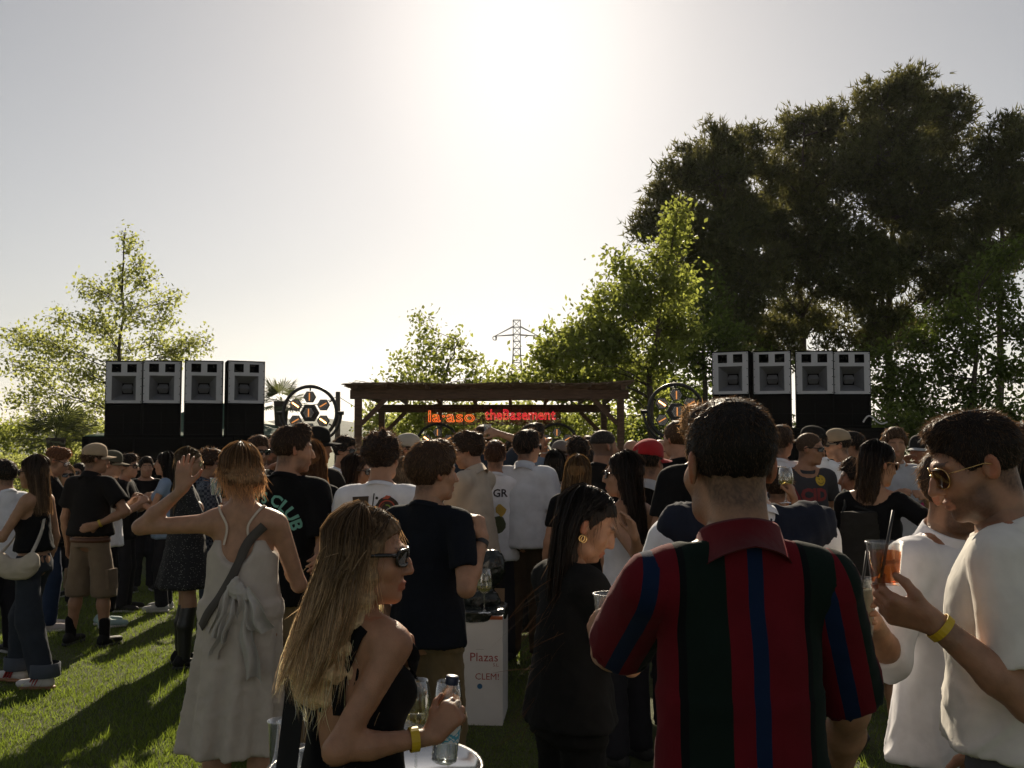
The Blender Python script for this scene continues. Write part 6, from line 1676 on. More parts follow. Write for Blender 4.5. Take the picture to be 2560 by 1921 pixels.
# ================================================================== foreground
def polo_u(V, J): return V[:, 0] / J['s']
def polo_sl(V, J, sd):
    S0, E, T = J['arms'][sd]; a = nrm(E - S0); q = V - S0; q = q - (q @ a)[:, None] * a
    back = np.array((0, -1.0, 0)); back = nrm(back - a * (back @ a)); o = np.cross(a, back) * sd
    return sd * (q @ o) / J['s']
def stripes(key, stops, neckc):
    m, n, p = _new(key); L = n.links
    at = n.nodes.new('ShaderNodeAttribute'); at.attribute_name = 'u'
    mr = n.nodes.new('ShaderNodeMapRange'); mr.inputs[1].default_value = -0.4; mr.inputs[2].default_value = 0.4; L.new(at.outputs['Fac'], mr.inputs[0])
    r = n.nodes.new('ShaderNodeValToRGB'); r.color_ramp.interpolation = 'CONSTANT'
    while len(r.color_ramp.elements) < len(stops): r.color_ramp.elements.new(0.5)
    for i, (x, c) in enumerate(stops): r.color_ramp.elements[i].position = max(0, (x + 0.4) / 0.8); r.color_ramp.elements[i].color = (*c, 1)
    L.new(mr.outputs[0], r.inputs[0])
    tc = n.nodes.new('ShaderNodeTexCoord'); nz = n.nodes.new('ShaderNodeTexNoise'); nz.inputs['Scale'].default_value = 500; L.new(tc.outputs['Object'], nz.inputs['Vector'])
    n2 = n.nodes.new('ShaderNodeTexNoise'); n2.inputs['Scale'].default_value = 12; L.new(tc.outputs['Object'], n2.inputs['Vector'])
    mr2 = n.nodes.new('ShaderNodeMapRange'); mr2.inputs[1].default_value = 0.3; mr2.inputs[2].default_value = 0.7; mr2.inputs[3].default_value = 0.88; mr2.inputs[4].default_value = 1.1; L.new(n2.outputs[0], mr2.inputs[0])
    mx = n.nodes.new('ShaderNodeMix'); mx.data_type = 'RGBA'; mx.blend_type = 'MULTIPLY'; mx.inputs[0].default_value = 1; L.new(r.outputs[0], mx.inputs[6]); L.new(mr2.outputs[0], mx.inputs[7]); L.new(mx.outputs[2], p.inputs['Base Color'])
    b = n.nodes.new('ShaderNodeBump'); b.inputs['Strength'].default_value = 0.25; b.inputs['Distance'].default_value = 0.002; L.new(nz.outputs[0], b.inputs['Height']); L.new(b.outputs[0], p.inputs['Normal'])
    p.inputs['Roughness'].default_value = 0.9; p.inputs['Sheen Weight'].default_value = 0.04; p.inputs['Specular IOR Level'].default_value = 0.12; p.inputs['Sheen Roughness'].default_value = 0.4
    MATS[key] = m; return m
RED, GRN, BLU, NBK = (0.115, 0.006, 0.011), (0.006, 0.013, 0.010), (0.006, 0.016, 0.048), (0.004, 0.005, 0.006)
POLO = stripes('polo_stripes', [(-0.4, RED), (-0.215, BLU), (-0.190, RED), (-0.130, NBK), (-0.116, GRN), (-0.048, RED), (-0.010, BLU), (0.018, RED), (0.096, NBK), (0.108, GRN), (0.160, RED), (0.182, BLU), (0.208, RED)], None)
POLOS = stripes('polo_sleeve_stripes', [(-0.4, RED), (-0.062, NBK), (-0.054, GRN), (-0.030, RED), (0.006, BLU), (0.034, RED), (0.13, GRN), (0.17, RED)], None)
P = person('man in a red polo with green and blue vertical stripes, seen from behind', 1818, 972, 1.95, -4, head=(-8, 6, 0), build=0.90, lean=2,
           la=dict(h=(1506, 1640, 2.40), e=(1440, 2030, 2.02)), ra=dict(h=(2100, 2050, 2.30), e=(2290, 2020, 1.98)), lhand=dict(curl=0.75, d=(-0.1, 0.5, 0.9), n=(0.9, 0.3, -0.2), thumb=0.5),
           tops=dict(kind='polo', col=RED, mat=POLO, split=POLOS, u=polo_u, usl=polo_sl, sleeve=0.90, ease=0.019, collar_mat=cloth((0.11, 0.006, 0.010), 'polo_collar'), hem=0.74, cuff=0.074, wr=0.004),
           legs=dict(kind='trousers', col=NAVY), hair=hair('short', (0.010, 0.008, 0.007), vol=0.45, n=6000, quiff=-0.004, spike=0.5, L=0.42), skin=(0.365, 0.198, 0.119), beard=0.45)
tumbler(world_pt(P, P['grip'][-1]) + Vector((0.0, 0.0, -0.055)), 'white plastic cup held in the left hand of the striped-polo man', 0.115, 0.040, 'plastic cups', mt=PLASTIC, fill=(0.6, MILKY), cat='cup', name='plastic_cup')

U = person('blonde woman in sunglasses and a black low-backed top lifting a water bottle', 925, 1262, 2.45, 38, sex='f', head=(52, 2, 0), lean=3,
           ra=dict(h=(1082, 1842, 2.36), e=(905, 1960, 2.3)), la=dict(h=(1022, 1650, 2.52), e=(1080, 1850, 2.75)),
           rhand=dict(curl=0.80, d=(0.62, 0.18, 0.72), n=(0.35, 0.95, -0.1), thumb=0.25), lhand=dict(curl=0.95, d=(-0.2, -0.3, 0.9), n=(-0.5, -0.7, -0.3)),
           tops=dict(kind='tank', col=BLK, sleeve=0, cut=1.36, ease=0.007, hem=0.85, scoops=[((0.0, -0.12, 1.36), (0.085, 0.10, 0.30))], wr=0.0015), legs=dict(kind='trousers', col=BLK),
           hair=hair('long', (0.16, 0.10, 0.052), back=0.018, tip=(0.74, 0.53, 0.31), len=0.315, sweep=(0.0, -0.05), w=(0.088, 0.115), d=(0.092, 0.125), wave=0.016, n=900, brow=(0.08, 0.05, 0.03)), skin=(0.390, 0.204, 0.121), glasses=dict(w=0.030, h=0.020, p=3.0, rim=0.0048, arm=0.0058))
bu = bvh_of((U['V'], U['Q']), (U['topV'], U['topQ'])); s_ = U['s']
strap(U, 'shoulder_strap', [('a', 150, 1.22 * s_), ('a', 155, 1.32 * s_), ('t', 0.085 * s_, -0.035), ('a', 30, 1.36 * s_), ('a', 28, 1.28 * s_)], 0.034, cloth(BLK), bu)
strap(U, 'shoulder_strap', [('a', 208, 1.22 * s_), ('a', 205, 1.32 * s_), ('t', -0.085 * s_, -0.035), ('a', -30, 1.36 * s_), ('a', -28, 1.28 * s_)], 0.034, cloth(BLK), bu)
wristband(U, 1, (0.62, 0.42, 0.02), r=0.030, wd=0.020, t=0.80)
def bag_strap():
    p0 = world_pt(U, U['up']((-0.12, -0.01, 1.46))); a = W(742, 1700, 2.46); b = W(712, 1960, 2.40)
    m = MB()
    for q in ((p0, a), (a, b)): m.beam(q[0], q[1], 0.052, 0.004)
    o = m.build('handbag_strap', STRAPM); 
    root = empty('handbag', (b.x, b.y, 0)); 
    M = o.matrix_world.copy(); o.parent = root; o.location = (-b.x, -b.y, 0)
    F = Fld(); F.el((0, 0, b.z - 0.13), (0.12, 0.06, 0.14), None, 0.02); V, Q = F.mesh(0.012); mesh_np('bag_body', V, Q, STRAPM, parent=root)
    tag(root, 'black handbag on a broad strap behind the blonde woman', 'handbag')
bag_strap()
# water bottle in her hand
def water_bottle(loc, label, ax):
    root = empty('water_bottle', loc); root.rotation_euler = Vector(ax).to_track_quat('Z', 'Y').to_euler()
    pet = glass('pet_plastic', (0.93, 0.96, 0.97), 0.06)
    MB().lathe([(0.0005, 0.006), (0.022, 0.0), (0.030, 0.006), (0.031, 0.02), (0.0295, 0.026), (0.031, 0.032), (0.0295, 0.038), (0.031, 0.046), (0.031, 0.115), (0.0295, 0.12), (0.031, 0.126), (0.029, 0.142), (0.020, 0.165), (0.0125, 0.176), (0.0125, 0.188)], 24).build('bottle', pet, root, True)
    MB().lathe([(0.0316, 0.052), (0.0316, 0.108)], 24).build('paper_label', patches('bottle_label', [(0.75, 0.78, 0.80), (0.75, 0.78, 0.80), (0.10, 0.42, 0.60), (0.75, 0.78, 0.80)], 30), root, True)
    MB().lathe([(0.0150, 0.182), (0.0155, 0.184), (0.0155, 0.200), (0.0140, 0.202), (0.0005, 0.202)], 20).build('bottle_cap', mat('cap_blue', (0.015, 0.025, 0.06), 0.4), root, True)
    MB().lathe([(0.0005, 0.008), (0.029, 0.008), (0.0292, 0.10), (0.0005, 0.10)], 20).build('water', glass('water', (0.96, 0.98, 0.98), 0.0, 1.33), root, True)
    tag(root, label, 'bottle'); return root
gp = world_pt(U, U['grip'][1]); bt = W(1150, 1700, gp.y + 0.015)
water_bottle(gp + Vector((-0.028, 0.0, -0.115)), 'small plastic water bottle with a dark cap in the blonde woman\'s hand', (0.10, 0.0, 1.0))

# round steel-rimmed table behind the blonde woman
ST = mat('polished_steel', (0.75, 0.73, 0.70), 0.16, 1.0, var=0.06)
def table():
    Y = 2.86; c = W(940, 1890, Y); zt = W(940, 1932, Y).z; R = 0.295
    root = empty('round_table', (c.x, Y, 0))
    MB().lathe([(0.0005, zt), (R - 0.012, zt), (R - 0.006, zt + 0.018), (R + 0.008, zt + 0.02), (R + 0.012, zt + 0.012), (R, zt - 0.028), (R - 0.02, zt - 0.034), (0.0005, zt - 0.034)], 48).build('table_top', ST, root, True)
    MB().lathe([(0.03, zt - 0.03), (0.03, 0.03)], 16).build('column', ST, root, True)
    MB().lathe([(0.0005, 0.035), (0.05, 0.034), (0.22, 0.012), (0.225, 0.0), (0.0005, 0.0)], 32).build('base', ST, root, True)
    tag(root, 'round steel-topped table behind the blonde woman', 'table')
    return c.x, Y, zt + 0.0005
tx, ty, tz = table()
wine_glass((W(1042, 1800, 2.82).x, 2.80, tz), 'wine glass with white wine on the steel table beside the chinos', 0.27, 0.42, 'wine glasses on the steel table')
wine_glass((W(1122, 1800, 2.74).x, 2.72, tz), 'tall glass of water on the rim of the steel table by the bottle', 0.285, 0.5, 'wine glasses on the steel table', sc=0.95)
for i, (px, dy, h, lab) in enumerate(((700, -0.02, 0.15, 'empty tumbler on the left edge of the steel table'), (722, 0.08, 0.12, 'small tumbler with ice at the back of the steel table'), (748, -0.1, 0.10, 'short clear tumbler on the steel table under the handbag strap'))):
    tumbler((W(px, 1850, ty + dy).x, ty + dy, tz), lab, h, 0.034, 'tumblers on the steel table')

Q_ = person('bearded man in a cream tee and amber aviator glasses holding a rum cup', 2432, 1006, 2.45, -62, head=(-20, 19, 0), build=1.0, lean=3,
            la=dict(h=(2335, 1556, 2.22), e=(2500, 1690, 2.2)), ra='down', lhand=dict(curl=0.55, d=(-0.95, 0.25, 0.28), n=(-0.1, 0.75, 0.65), thumb=0.35, spread=0.15),
            tops=tee(OFFW, sleeve=0.78, ease=0.026, hem=0.97, cuff=0.082, wr=0.010), legs=dict(kind='trousers', col=(0.12, 0.12, 0.13)), hair=hair('short', (0.014, 0.010, 0.008), quiff=0.004, n=4200, vol=0.55, spike=0.6, L=0.6), beard=0.75, skin=(0.382, 0.204, 0.124),
            glasses=dict(name='glasses', w=0.028, h=0.025, p=2.4, rim=0.0010, arm=0.0011, frame=GOLD, lens=glass('amber_lens', (0.62, 0.50, 0.22), 0.05, hi=0.4), z=0.0))
wristband(Q_, -1, (0.62, 0.42, 0.02), r=0.031, wd=0.018, t=0.93)
cup_c = world_pt(Q_, Q_['grip'][-1])
def rum_cup(loc):
    r = tumbler(loc, 'plastic cup of amber rum reading Legendario with a black straw', 0.095, 0.040, 'plastic cups', mt=PLASTIC, fill=(0.78, BEER), cat='cup', name='rum_cup', straw=True)
    V2, Fs = text_2d('Legendario', 0.004); out = []
    for x, y in V2:
        a = x * 0.0108 / 0.038; z = 0.050 + y * 0.0150; rr = 0.0304 + (0.040 - 0.0304) * z / 0.095 + 0.0012
        out.append((rr * math.sin(a), -rr * math.cos(a), z))
    me = bpy.data.meshes.new('lettering'); me.from_pydata(out, [], Fs); me.materials.append(mat('cup_ink', (0.02, 0.01, 0.008), 0.6)); link(bpy.data.objects.new('lettering', me), r)
rum_cup(cup_c + Vector((-0.016, -0.008, 0.030)))

Y_ = person('bearded man in a white button shirt with a dark cross strap and khaki trousers', 2392, 1108, 3.0, 152, head=(-4, 10, 6), lean=3,
            ra=dict(h=(2182, 1552, 2.72), e=(2232, 1610, 2.9)), la='down', rhand=dict(curl=0.7, d=(-0.7, -0.6, 0.25), n=(0.6, -0.6, 0.3)),
            tops=dict(kind='shirt', col=(0.80, 0.79, 0.82), sleeve=1.25, ease=0.024, hem=0.80, vneck=0.10, wr=0.010, collar='fold'), legs=dict(kind='trousers', col=(0.13, 0.10, 0.065)), hair=hair('short', BR), beard=0.8, skin=SK1)
by = bvh_of((Y_['topV'], Y_['topQ']))
strap(Y_, 'cross_strap', [('t', -0.075, 0.0), ('a', -32, 1.40), ('a', 0, 1.18), ('a', 30, 1.0)], 0.045, mat('brown_strap', (0.035, 0.02, 0.02), 0.6), by)
strap(Y_, 'placket', [('a', 0, 1.36), ('a', 0, 1.15), ('a', 0, 0.98), ('a', 0, 0.86)], 0.032, cloth((0.80, 0.79, 0.82)), by, lift=0.001, thick=0.002)
for i in range(6):
    p = project(by, 0.0, 1.32 - i * 0.088, False, 0.005)
    MB().lathe([(0.0005, 0.002), (0.0055, 0.002), (0.0062, 0.0)], 10, p, Matrix.Rotation(rad(-90), 3, 'X')).build('button', mat('shirt_button', (0.55, 0.5, 0.42), 0.4), Y_['tops'], True)
tumbler(world_pt(Y_, Y_['grip'][1]) + Vector((-0.02, 0, -0.06)), 'tall plastic cup of cloudy drink with a straw, held by the white-shirted man', 0.15, 0.042, 'plastic cups', mt=PLASTIC, fill=(0.8, MILKY), cat='cup', name='plastic_cup', straw=True)

person('man with a navy sweater knotted over a white tee, hidden behind the striped polo', 1842, 1000, 2.75, -6, head=(0, 10, 0), H=1.80, build=1.04, la='drink', ra='drink',
       tops=tee(WHT, sleeve=0.8, ease=0.024), hair=hair('short', DK), legs=dict(kind='trousers', col=DENIM))
J = PEOPLE[-1]; 
def sweater(J):
    F = Fld(); up = J['up']
    F.rc(up((-0.17, -0.03, 1.44)), up((0.17, -0.03, 1.44)), 0.062, 0.062, 0.03)
    F.rc(up((-0.17, -0.03, 1.44)), up((-0.20, 0.08, 1.26)), 0.062, 0.05, 0.04).rc(up((0.17, -0.03, 1.44)), up((0.205, 0.08, 1.26)), 0.062, 0.05, 0.04)
    F.ec(up((0, -0.055, 1.42)), up((0, -0.07, 1.05)), (0.175, 0.085), (0.16, 0.075), 0.04); F.rc(up((0, 0.02, 1.47)), up((0, 0.03, 1.7)), 0.06, 0.08, 0.01, '-')
    V, Q = F.mesh(0.010); V = wrinkle(V, vnormals(V, Q), 0.011, 3, 16, 0.4)
    mesh_np('sweater', V, Q, cloth((0.02, 0.024, 0.038), 'navy_knit'), parent=J['root'])
sweater(J)

Fm = person('dark-haired woman in black with gold earrings, looking down', 1468, 1208, 3.3, 62, sex='f', head=(28, 26, 0), lean=2, ra='drink', la='drink', earring=True,
            tops=tee((0.010, 0.010, 0.010), sleeve=0.85, ease=0.022, hem=0.90, cuff=0.078), legs=dict(kind='trousers', col=(0.009, 0.009, 0.009), top=1.02), hair=hair('long', (0.011, 0.008, 0.006), tip=(0.035, 0.02, 0.012), tuck=True, back=0.028, len=0.56, sweep=(0.0, -0.06), w=(0.084, 0.09), d=(0.08, 0.07), n=900, wave=0.008), skin=(0.349, 0.183, 0.106))
# loose wind-blown strands
def flyaway(J, n, col, seed, dirv, L, hgt):
    rs = np.random.RandomState(seed); hc = J['headc']; P0 = hc + np.stack([rs.normal(size=n) * 0.04, -0.09 + rs.normal(size=n) * 0.03, rs.uniform(hgt[0], hgt[1], n)], 1)
    y = rad(J['yaw']); d = np.array((dirv[0] * math.cos(y) - dirv[1] * math.sin(y), dirv[0] * math.sin(y) + dirv[1] * math.cos(y), dirv[2]))
    k = 7; t = np.linspace(0, 1, k)[None, :, None]; Ls = L * (0.4 + 0.8 * rs.rand(n, 1, 1))
    G = P0[:, None] + (d + rs.normal(size=(n, 1, 3)) * 0.3) * Ls * t + np.array((0, 0, -0.6)) * Ls * t ** 2 * (rs.rand(n, 1, 1))
    V, Q = strand_mesh(G, 0.0007, rs); o = mesh_np('loose_hair', V, Q, HAIRM, cols=np.repeat(np.array(col) * (0.7 + 0.8 * rs.rand(n, 1)), k * 2, 0), parent=J['root']); o['kind'] = 'stuff'
flyaway(Fm, 90, (0.10, 0.05, 0.025), 3, (-0.8, 0, -0.5), 0.16, (-0.55, -0.15))
flyaway(U, 70, (0.30, 0.20, 0.11), 4, (-0.5, 0, -0.9), 0.06, (-0.36, 0.05))

# ================================================================== middle distance
D = person('short-haired blonde woman in a long sand dress shading her eyes', 600, 1099, 4.35, 2, sex='f', head=(-36, 14, 0), lean=1,
           la=dict(h=(455, 1226, 4.3), e=(385, 1290, 4.32)), ra='drink', lhand=dict(curl=0.06, d=(0.05, 0, 1.0), n=(0.1, 1, 0.0), spread=0.45, thumb=0.0),
           tops=dict(kind='tank', dress=True, col=(0.62, 0.55, 0.475), sleeve=0, cut=1.335, ease=0.012, hem=0.425, flare=(0.205, 0.18), drift=(-0.03, 0.0), fold=(9, 0.15, 0.6), scoops=[((0.0, -0.13, 1.36), (0.095, 0.10, 0.13))], name='dress', bw=(0.205, 0.165), wr=0.006, wv=0.12, wf=30, tr=0.2, armhole=0.175),
           hair=hair('bob', (0.20, 0.11, 0.05), tip=(0.30, 0.17, 0.08), len=0.045, n=1500, w=(0.086, 0.07), d=(0.085, 0.07)), skin=(0.398, 0.219, 0.134), glasses=SG, H=1.705, shoes=((0.3, 0.25, 0.2), True))
bd = bvh_of((D['V'], D['Q']), (D['topV'], D['topQ'])); sD = D['s']
for sg in (-1, 1): strap(D, 'dress_strap', [('a', 180 - sg * 36, 1.315 * sD), ('a', 180 - sg * 30, 1.40 * sD), ('t', sg * 0.10 * sD, -0.02), ('a', sg * 32, 1.36 * sD)], 0.010, cloth((0.64, 0.54, 0.44)), bd)
strap(D, 'camera_strap', [('a', 118, 1.40 * sD), ('a', 150, 1.33 * sD), ('a', 176, 1.20 * sD), ('a', 205, 1.07 * sD), ('a', 232, 0.97 * sD)], 0.040, cloth((0.09, 0.08, 0.07), 'strap_grey'), bd, lift=0.007)
def drape(name, c, m, parent, panels, seed=0):
    """folded cloth panels hanging from a knot at c: (dx0, width0, dx1, width1, z0, z1, folds)"""
    rs = np.random.RandomState(seed); V = []; Q = []; nx, nz = 26, 14
    for dx0, w0, dx1, w1, z0, z1, nf in panels:
        o = len(V); ph = rs.rand() * 6
        for k in range(nz):
            t = k / (nz - 1)
            for i in range(nx):
                u = i / (nx - 1) - 0.5
                x = dx0 + (dx1 - dx0) * t + u * (w0 + (w1 - w0) * t) + 0.006 * math.sin(9 * t + ph)
                y = -0.012 - 0.016 * (0.4 + t) * math.sin(u * nf * 6.28 + ph + 1.2 * t) - 0.010 * math.sin(u * nf * 2.9 + 4 * t + ph) - 0.02 * math.sin(t * 3.14)
                V.append((c[0] + x, c[1] + y, c[2] + z0 + (z1 - z0) * t + 0.012 * math.sin(u * 7 + ph)))
        Q += [(o + k * nx + i, o + k * nx + i + 1, o + (k + 1) * nx + i + 1, o + (k + 1) * nx + i) for k in range(nz - 1) for i in range(nx - 1)]
    return mesh_np(name, np.array(V), np.array(Q), m, parent=parent)
def tied_shirt(J, b, s):
    c = np.array(project(b, 0.03 * s, 1.13 * s, True, 0.012)); lm = cloth((0.48, 0.45, 0.41), 'linen_jacket', bump=0.6)
    F = Fld(); F.el(c + np.array((0, -0.012, 0.0)), (0.035, 0.022, 0.040), None, 0.01).el(c + np.array((-0.02, -0.014, 0.02)), (0.022, 0.018, 0.045), rotm(0, 0, 30), 0.008).el(c + np.array((0.022, -0.012, -0.02)), (0.03, 0.018, 0.03), None, 0.008)
    V, Q = F.mesh(0.006); V = wrinkle(V, vnormals(V, Q), 0.006, 8, 60, 0.6); o = mesh_np('tied_jacket', V, Q, lm, parent=J['root'])
    drape('jacket_cloth', c, lm, o, [(-0.02, 0.05, -0.075, 0.10, 0.01, -0.20, 2.2), (0.03, 0.05, 0.085, 0.15, 0.01, -0.16, 2.6), (0.035, 0.04, 0.075, 0.085, -0.08, -0.36, 1.3), (-0.03, 0.04, -0.09, 0.05, -0.1, -0.27, 1.0)], 3)
tied_shirt(D, bd, sD)
MB().tube([D['up']((0.064 * math.cos(a), 0.005 + 0.064 * math.sin(a), 1.478 + 0.006 * math.sin(a))) for a in np.linspace(0, 2 * math.pi, 25)[:-1]], 0.011 * sD, 8, closed=True).build('neck_scarf', cloth((0.6, 0.55, 0.5)), D['root'], True)
Nn = person('brown-haired man in a navy tee and olive chinos with a fist at his chin', 1086, 1102, 4.4, 24, head=(34, 2, 0), ra=dict(h=(1192, 1336, 4.32), e=(1225, 1500, 4.2)), la='pocket', rhand=dict(curl=1.0, d=(-0.25, 0.1, 1), n=(-0.8, 0.5, -0.2)), build=0.94,
            tops=tee((0.008, 0.010, 0.015), sleeve=0.72, ease=0.014, hem=0.86, bw=(0.19, 0.15)), legs=dict(kind='trousers', col=(0.14, 0.10, 0.05)), hair=hair('short', (0.05, 0.028, 0.016), n=3000, vol=1.75, spike=0.2, quiff=0.016), skin=SK1)
wristband(Nn, 1, (0.02, 0.02, 0.022), 'watch', 0.030, 0.02, 0.9)
Gm = person('tall man in a black tee with mint lettering LOVE\'S CLUB on the back', 736, 1058, 5.6, 16, head=(48, 4, 0), ra=dict(h=(800, 1395, 5.2), e=(812, 1330, 5.6)), la='drink', build=1.05, beard=0.5,
            tops=tee(BLK, sleeve=0.85, ease=0.022, cuff=0.082), legs=dict(kind='trousers', col=(0.20, 0.14, 0.08)), hair=hair('short', (0.028, 0.016, 0.010), quiff=0.02, n=1800), skin=SK1)
print_text(Gm, "LOVE'S CLUB", -0.085, 1.385, 0.085, (0.16, 0.42, 0.33), True, arc=0.175, bold=0.03)
print_mesh(Gm, 'smiley', disc2d(-0.085, 1.24, 0.105, 0.105), [tuple(range(24))], (0.60, 0.38, 0.06), Gm['tops'])
print_mesh(Gm, 'smile_line', [(-0.085 + r_ * math.cos(a), 1.25 - 0.0 + r_ * math.sin(a)) for r_ in (0.066, 0.072) for a in np.linspace(rad(20), rad(160), 12)], [(i, i + 1, 13 + i, 12 + i) for i in range(11)], (0.02, 0.015, 0.01), Gm['tops'], lift=0.006)
K = person('man with thick dark hair in a white tee with a painted back print', 958, 1073, 5.5, 4, head=(10, 2, 0), build=1.02, la='drink', ra='down',
           tops=tee(WHT, sleeve=0.88, ease=0.026, cuff=0.086), legs=dict(kind='trousers', col=DENIM), hair=hair('curly', (0.022, 0.013, 0.009), vol=0.85, n=2200, nape=0.0), skin=SK1)
print_mesh(K, 'print', [(-0.135, 1.425), (-0.045, 1.430), (-0.05, 1.355), (-0.062, 1.320), (-0.075, 1.357), (-0.09, 1.330), (-0.102, 1.355), (-0.112, 1.325), (-0.128, 1.335)], [tuple(range(8, -1, -1))], (0.05, 0.03, 0.015), K['tops'])
print_mesh(K, 'print', [(-0.035, 1.295), (-0.028, 1.295), (-0.012, 1.445), (-0.018, 1.445)], [(0, 1, 2, 3)], (0.02, 0.018, 0.016), K['tops'])
print_mesh(K, 'print', disc2d(0.0, 1.420, 0.008, 0.008, 10), [tuple(range(10))], (0.02, 0.018, 0.016), K['tops'])
print_mesh(K, 'print', disc2d(0.055, 1.365, 0.062, 0.062, 24, 0.03), [tuple(range(24))], (0.035, 0.02, 0.012), K['tops'])
for rr, cc, k in ((0.045, (0.42, 0.07, 0.04), 0), (0.034, (0.18, 0.05, 0.02), 2), (0.022, (0.22, 0.30, 0.04), 4)):
    print_mesh(K, 'print', [(0.055 + q * math.cos(a), 1.365 + q * math.sin(a)) for q in (rr, rr - 0.007) for a in np.linspace(k, k + 4.2, 14)], [(i, i + 1, 15 + i, 14 + i) for i in range(13)], cc, K['tops'], lift=0.0065 + 0.001 * k)
print_mesh(K, 'print', [(0.03, 1.415), (0.05, 1.435), (0.075, 1.430), (0.06, 1.415)], [(3, 2, 1, 0)], (0.5, 0.10, 0.05), K['tops'], lift=0.006)
person('man in a black baseball cap and dark jacket below the lamp ring', 792, 1064, 7.0, 30, head=(20, 0, 0), cap=dict(col=(0.012, 0.012, 0.012), turn=40), tops=tee((0.014, 0.013, 0.012), sleeve=1.9, ease=0.03), la='drink', ra='drink', hair=hair('short', DK), skin=SK2)
person('woman with long auburn hair behind the LOVE\'S CLUB tee', 776, 1098, 6.4, 10, sex='f', head=(-20, 0, 0), hair=hair('long', (0.10, 0.045, 0.018), tip=(0.26, 0.12, 0.045), len=0.46, sweep=(0.03, -0.06), n=600), tops=tee(BLK, sleeve=1.8), skin=SK1)
person('man with dark quiff and black sunglasses in a white tee by the left pergola post', 864, 1086, 9.6, 118, head=(-8, 4, 0), tops=tee(WHT), glasses=SG, hair=hair('curly', DK, vol=0.7), skin=SK2, ra='drink')
person('brunette woman in sunglasses left of the painted-print tee', 892, 1134, 7.3, 60, sex='f', head=(30, 4, 0), glasses=SG, hair=hair('long', BR, tip=(0.09, 0.04, 0.02), len=0.4, n=500), tops=tee(BLK), skin=SK1)
person('man in a pale cap and sunglasses beside the lamp ring under the neon', 1020, 1082, 8.5, 70, head=(20, 4, 0), cap=dict(col=(0.42, 0.38, 0.32)), glasses=SG, hair=hair('short', BR), tops=tee((0.15, 0.3, 0.22)), skin=SK1)
person('woman with straight ash-blonde hair and a mustard top, seen from behind', 1010, 1143, 7.0, 4, sex='f', hair=hair('bob', (0.15, 0.105, 0.065), tip=(0.24, 0.17, 0.11), len=0.22, n=700), tops=tee((0.23, 0.16, 0.06), sleeve=0.5), skin=SK1)
B1 = person('curly-haired man in a sand linen shirt and round sunglasses leaning left', 1168, 1072, 7.5, -62, head=(-25, 12, 0), lean=6, la='cross', ra='cross', glasses=SGR, tops=dict(kind='shirt', col=(0.50, 0.42, 0.33), sleeve=0.8, ease=0.024, cuff=0.08, hem=0.80), legs=dict(kind='trousers', col=NAVY), hair=hair('curly', (0.03, 0.018, 0.011)), skin=SK1, beard=0.25)
person('man from behind in dark blue raising a glass under the neon sign', 1207, 1060, 9.2, 12, ra=dict(h=(1248, 1085, 9.0), e=(1290, 1150, 9.1)), tops=tee((0.03, 0.04, 0.06)), hair=hair('short', BR), skin=SK1, rhand=dict(curl=0.8))
wg = PEOPLE[-1]; tumbler(world_pt(wg, wg['grip'][1]) + Vector((0, 0, -0.04)), 'clear glass raised in front of the neon screen', 0.12, 0.036, 'drinking glasses')
GR = person('man in a white tee with a back print reading GR above yellow flowers', 1238, 1098, 8.0, 2, tops=tee(WHT, ease=0.02), hair=hair('short', (0.045, 0.022, 0.013), quiff=0.0), skin=SK1, la='drink', ra='drink')
print_text(GR, 'GR', 0.045, 1.30, 0.085, (0.03, 0.022, 0.03), True, bold=0.02)
print_mesh(GR, 'flower_print', disc2d(0.05, 1.20, 0.035, 0.05, 12, 0.2, 1), [tuple(range(12))], (0.50, 0.32, 0.05), GR['tops'])
print_mesh(GR, 'flower_print', disc2d(0.04, 1.09, 0.055, 0.075, 12, 0.15, 2), [tuple(range(12))], (0.05, 0.06, 0.02), GR['tops'])
person('man with dark side-swept hair in a loose white shirt, seen from behind', 1320, 1070, 8.0, 14, head=(34, 0, 0), glasses=SG, tops=dict(kind='shirt', col=(0.60, 0.62, 0.66), sleeve=0.85, ease=0.034, cuff=0.085, hem=0.86), legs=dict(kind='trousers', col=(0.05, 0.035, 0.022)), hair=hair('mop', DK, vol=0.9), skin=SK1)
person('tall dark-haired man behind the loose white shirt in front of the red neon', 1336, 1050, 9.0, 60, H=1.90, tops=tee((0.16, 0.20, 0.26)), hair=hair('short', DK), skin=SK2)
# right of centre
person('man in a grey cap pointing with a watch on his wrist', 1404, 1101, 9.6, 30, head=(0, 0, 0), cap=dict(col=(0.16, 0.15, 0.14), turn=180), la=dict(h=(1362, 1120, 9.2), e=(1345, 1180, 9.2)), tops=tee((0.2, 0.24, 0.3)), hair=hair('short', DK), skin=SK2)
wristband(PEOPLE[-1], -1, (0.4, 0.4, 0.4), 'watch', 0.03, 0.02, 0.85)
person('woman with a dark bob in a blotchy tie-dye shirt', 1388, 1124, 8.7, 6, sex='f', hair=hair('bob', DK, len=0.13), tops=dict(kind='shirt', col=(0.4, 0.3, 0.3), mat=HAWAII, sleeve=0.9, ease=0.03), skin=SK1)
person('man with bushy dark hair right of the tie-dye shirt', 1444, 1088, 9.2, 4, hair=hair('curly', DK), tops=tee(BLK), skin=SK1)
person('distant brown-haired guest under the right pergola brace', 1470, 1088, 12.0, 0, hair=hair('short', BR), tops=tee((0.1, 0.1, 0.1)), skin=SK2)
person('woman with dark pinned hair beside the grey-cropped man', 1468, 1115, 10.0, 10, sex='f', hair=hair('bun', DK), tops=tee((0.03, 0.02, 0.03)), skin=SK1)
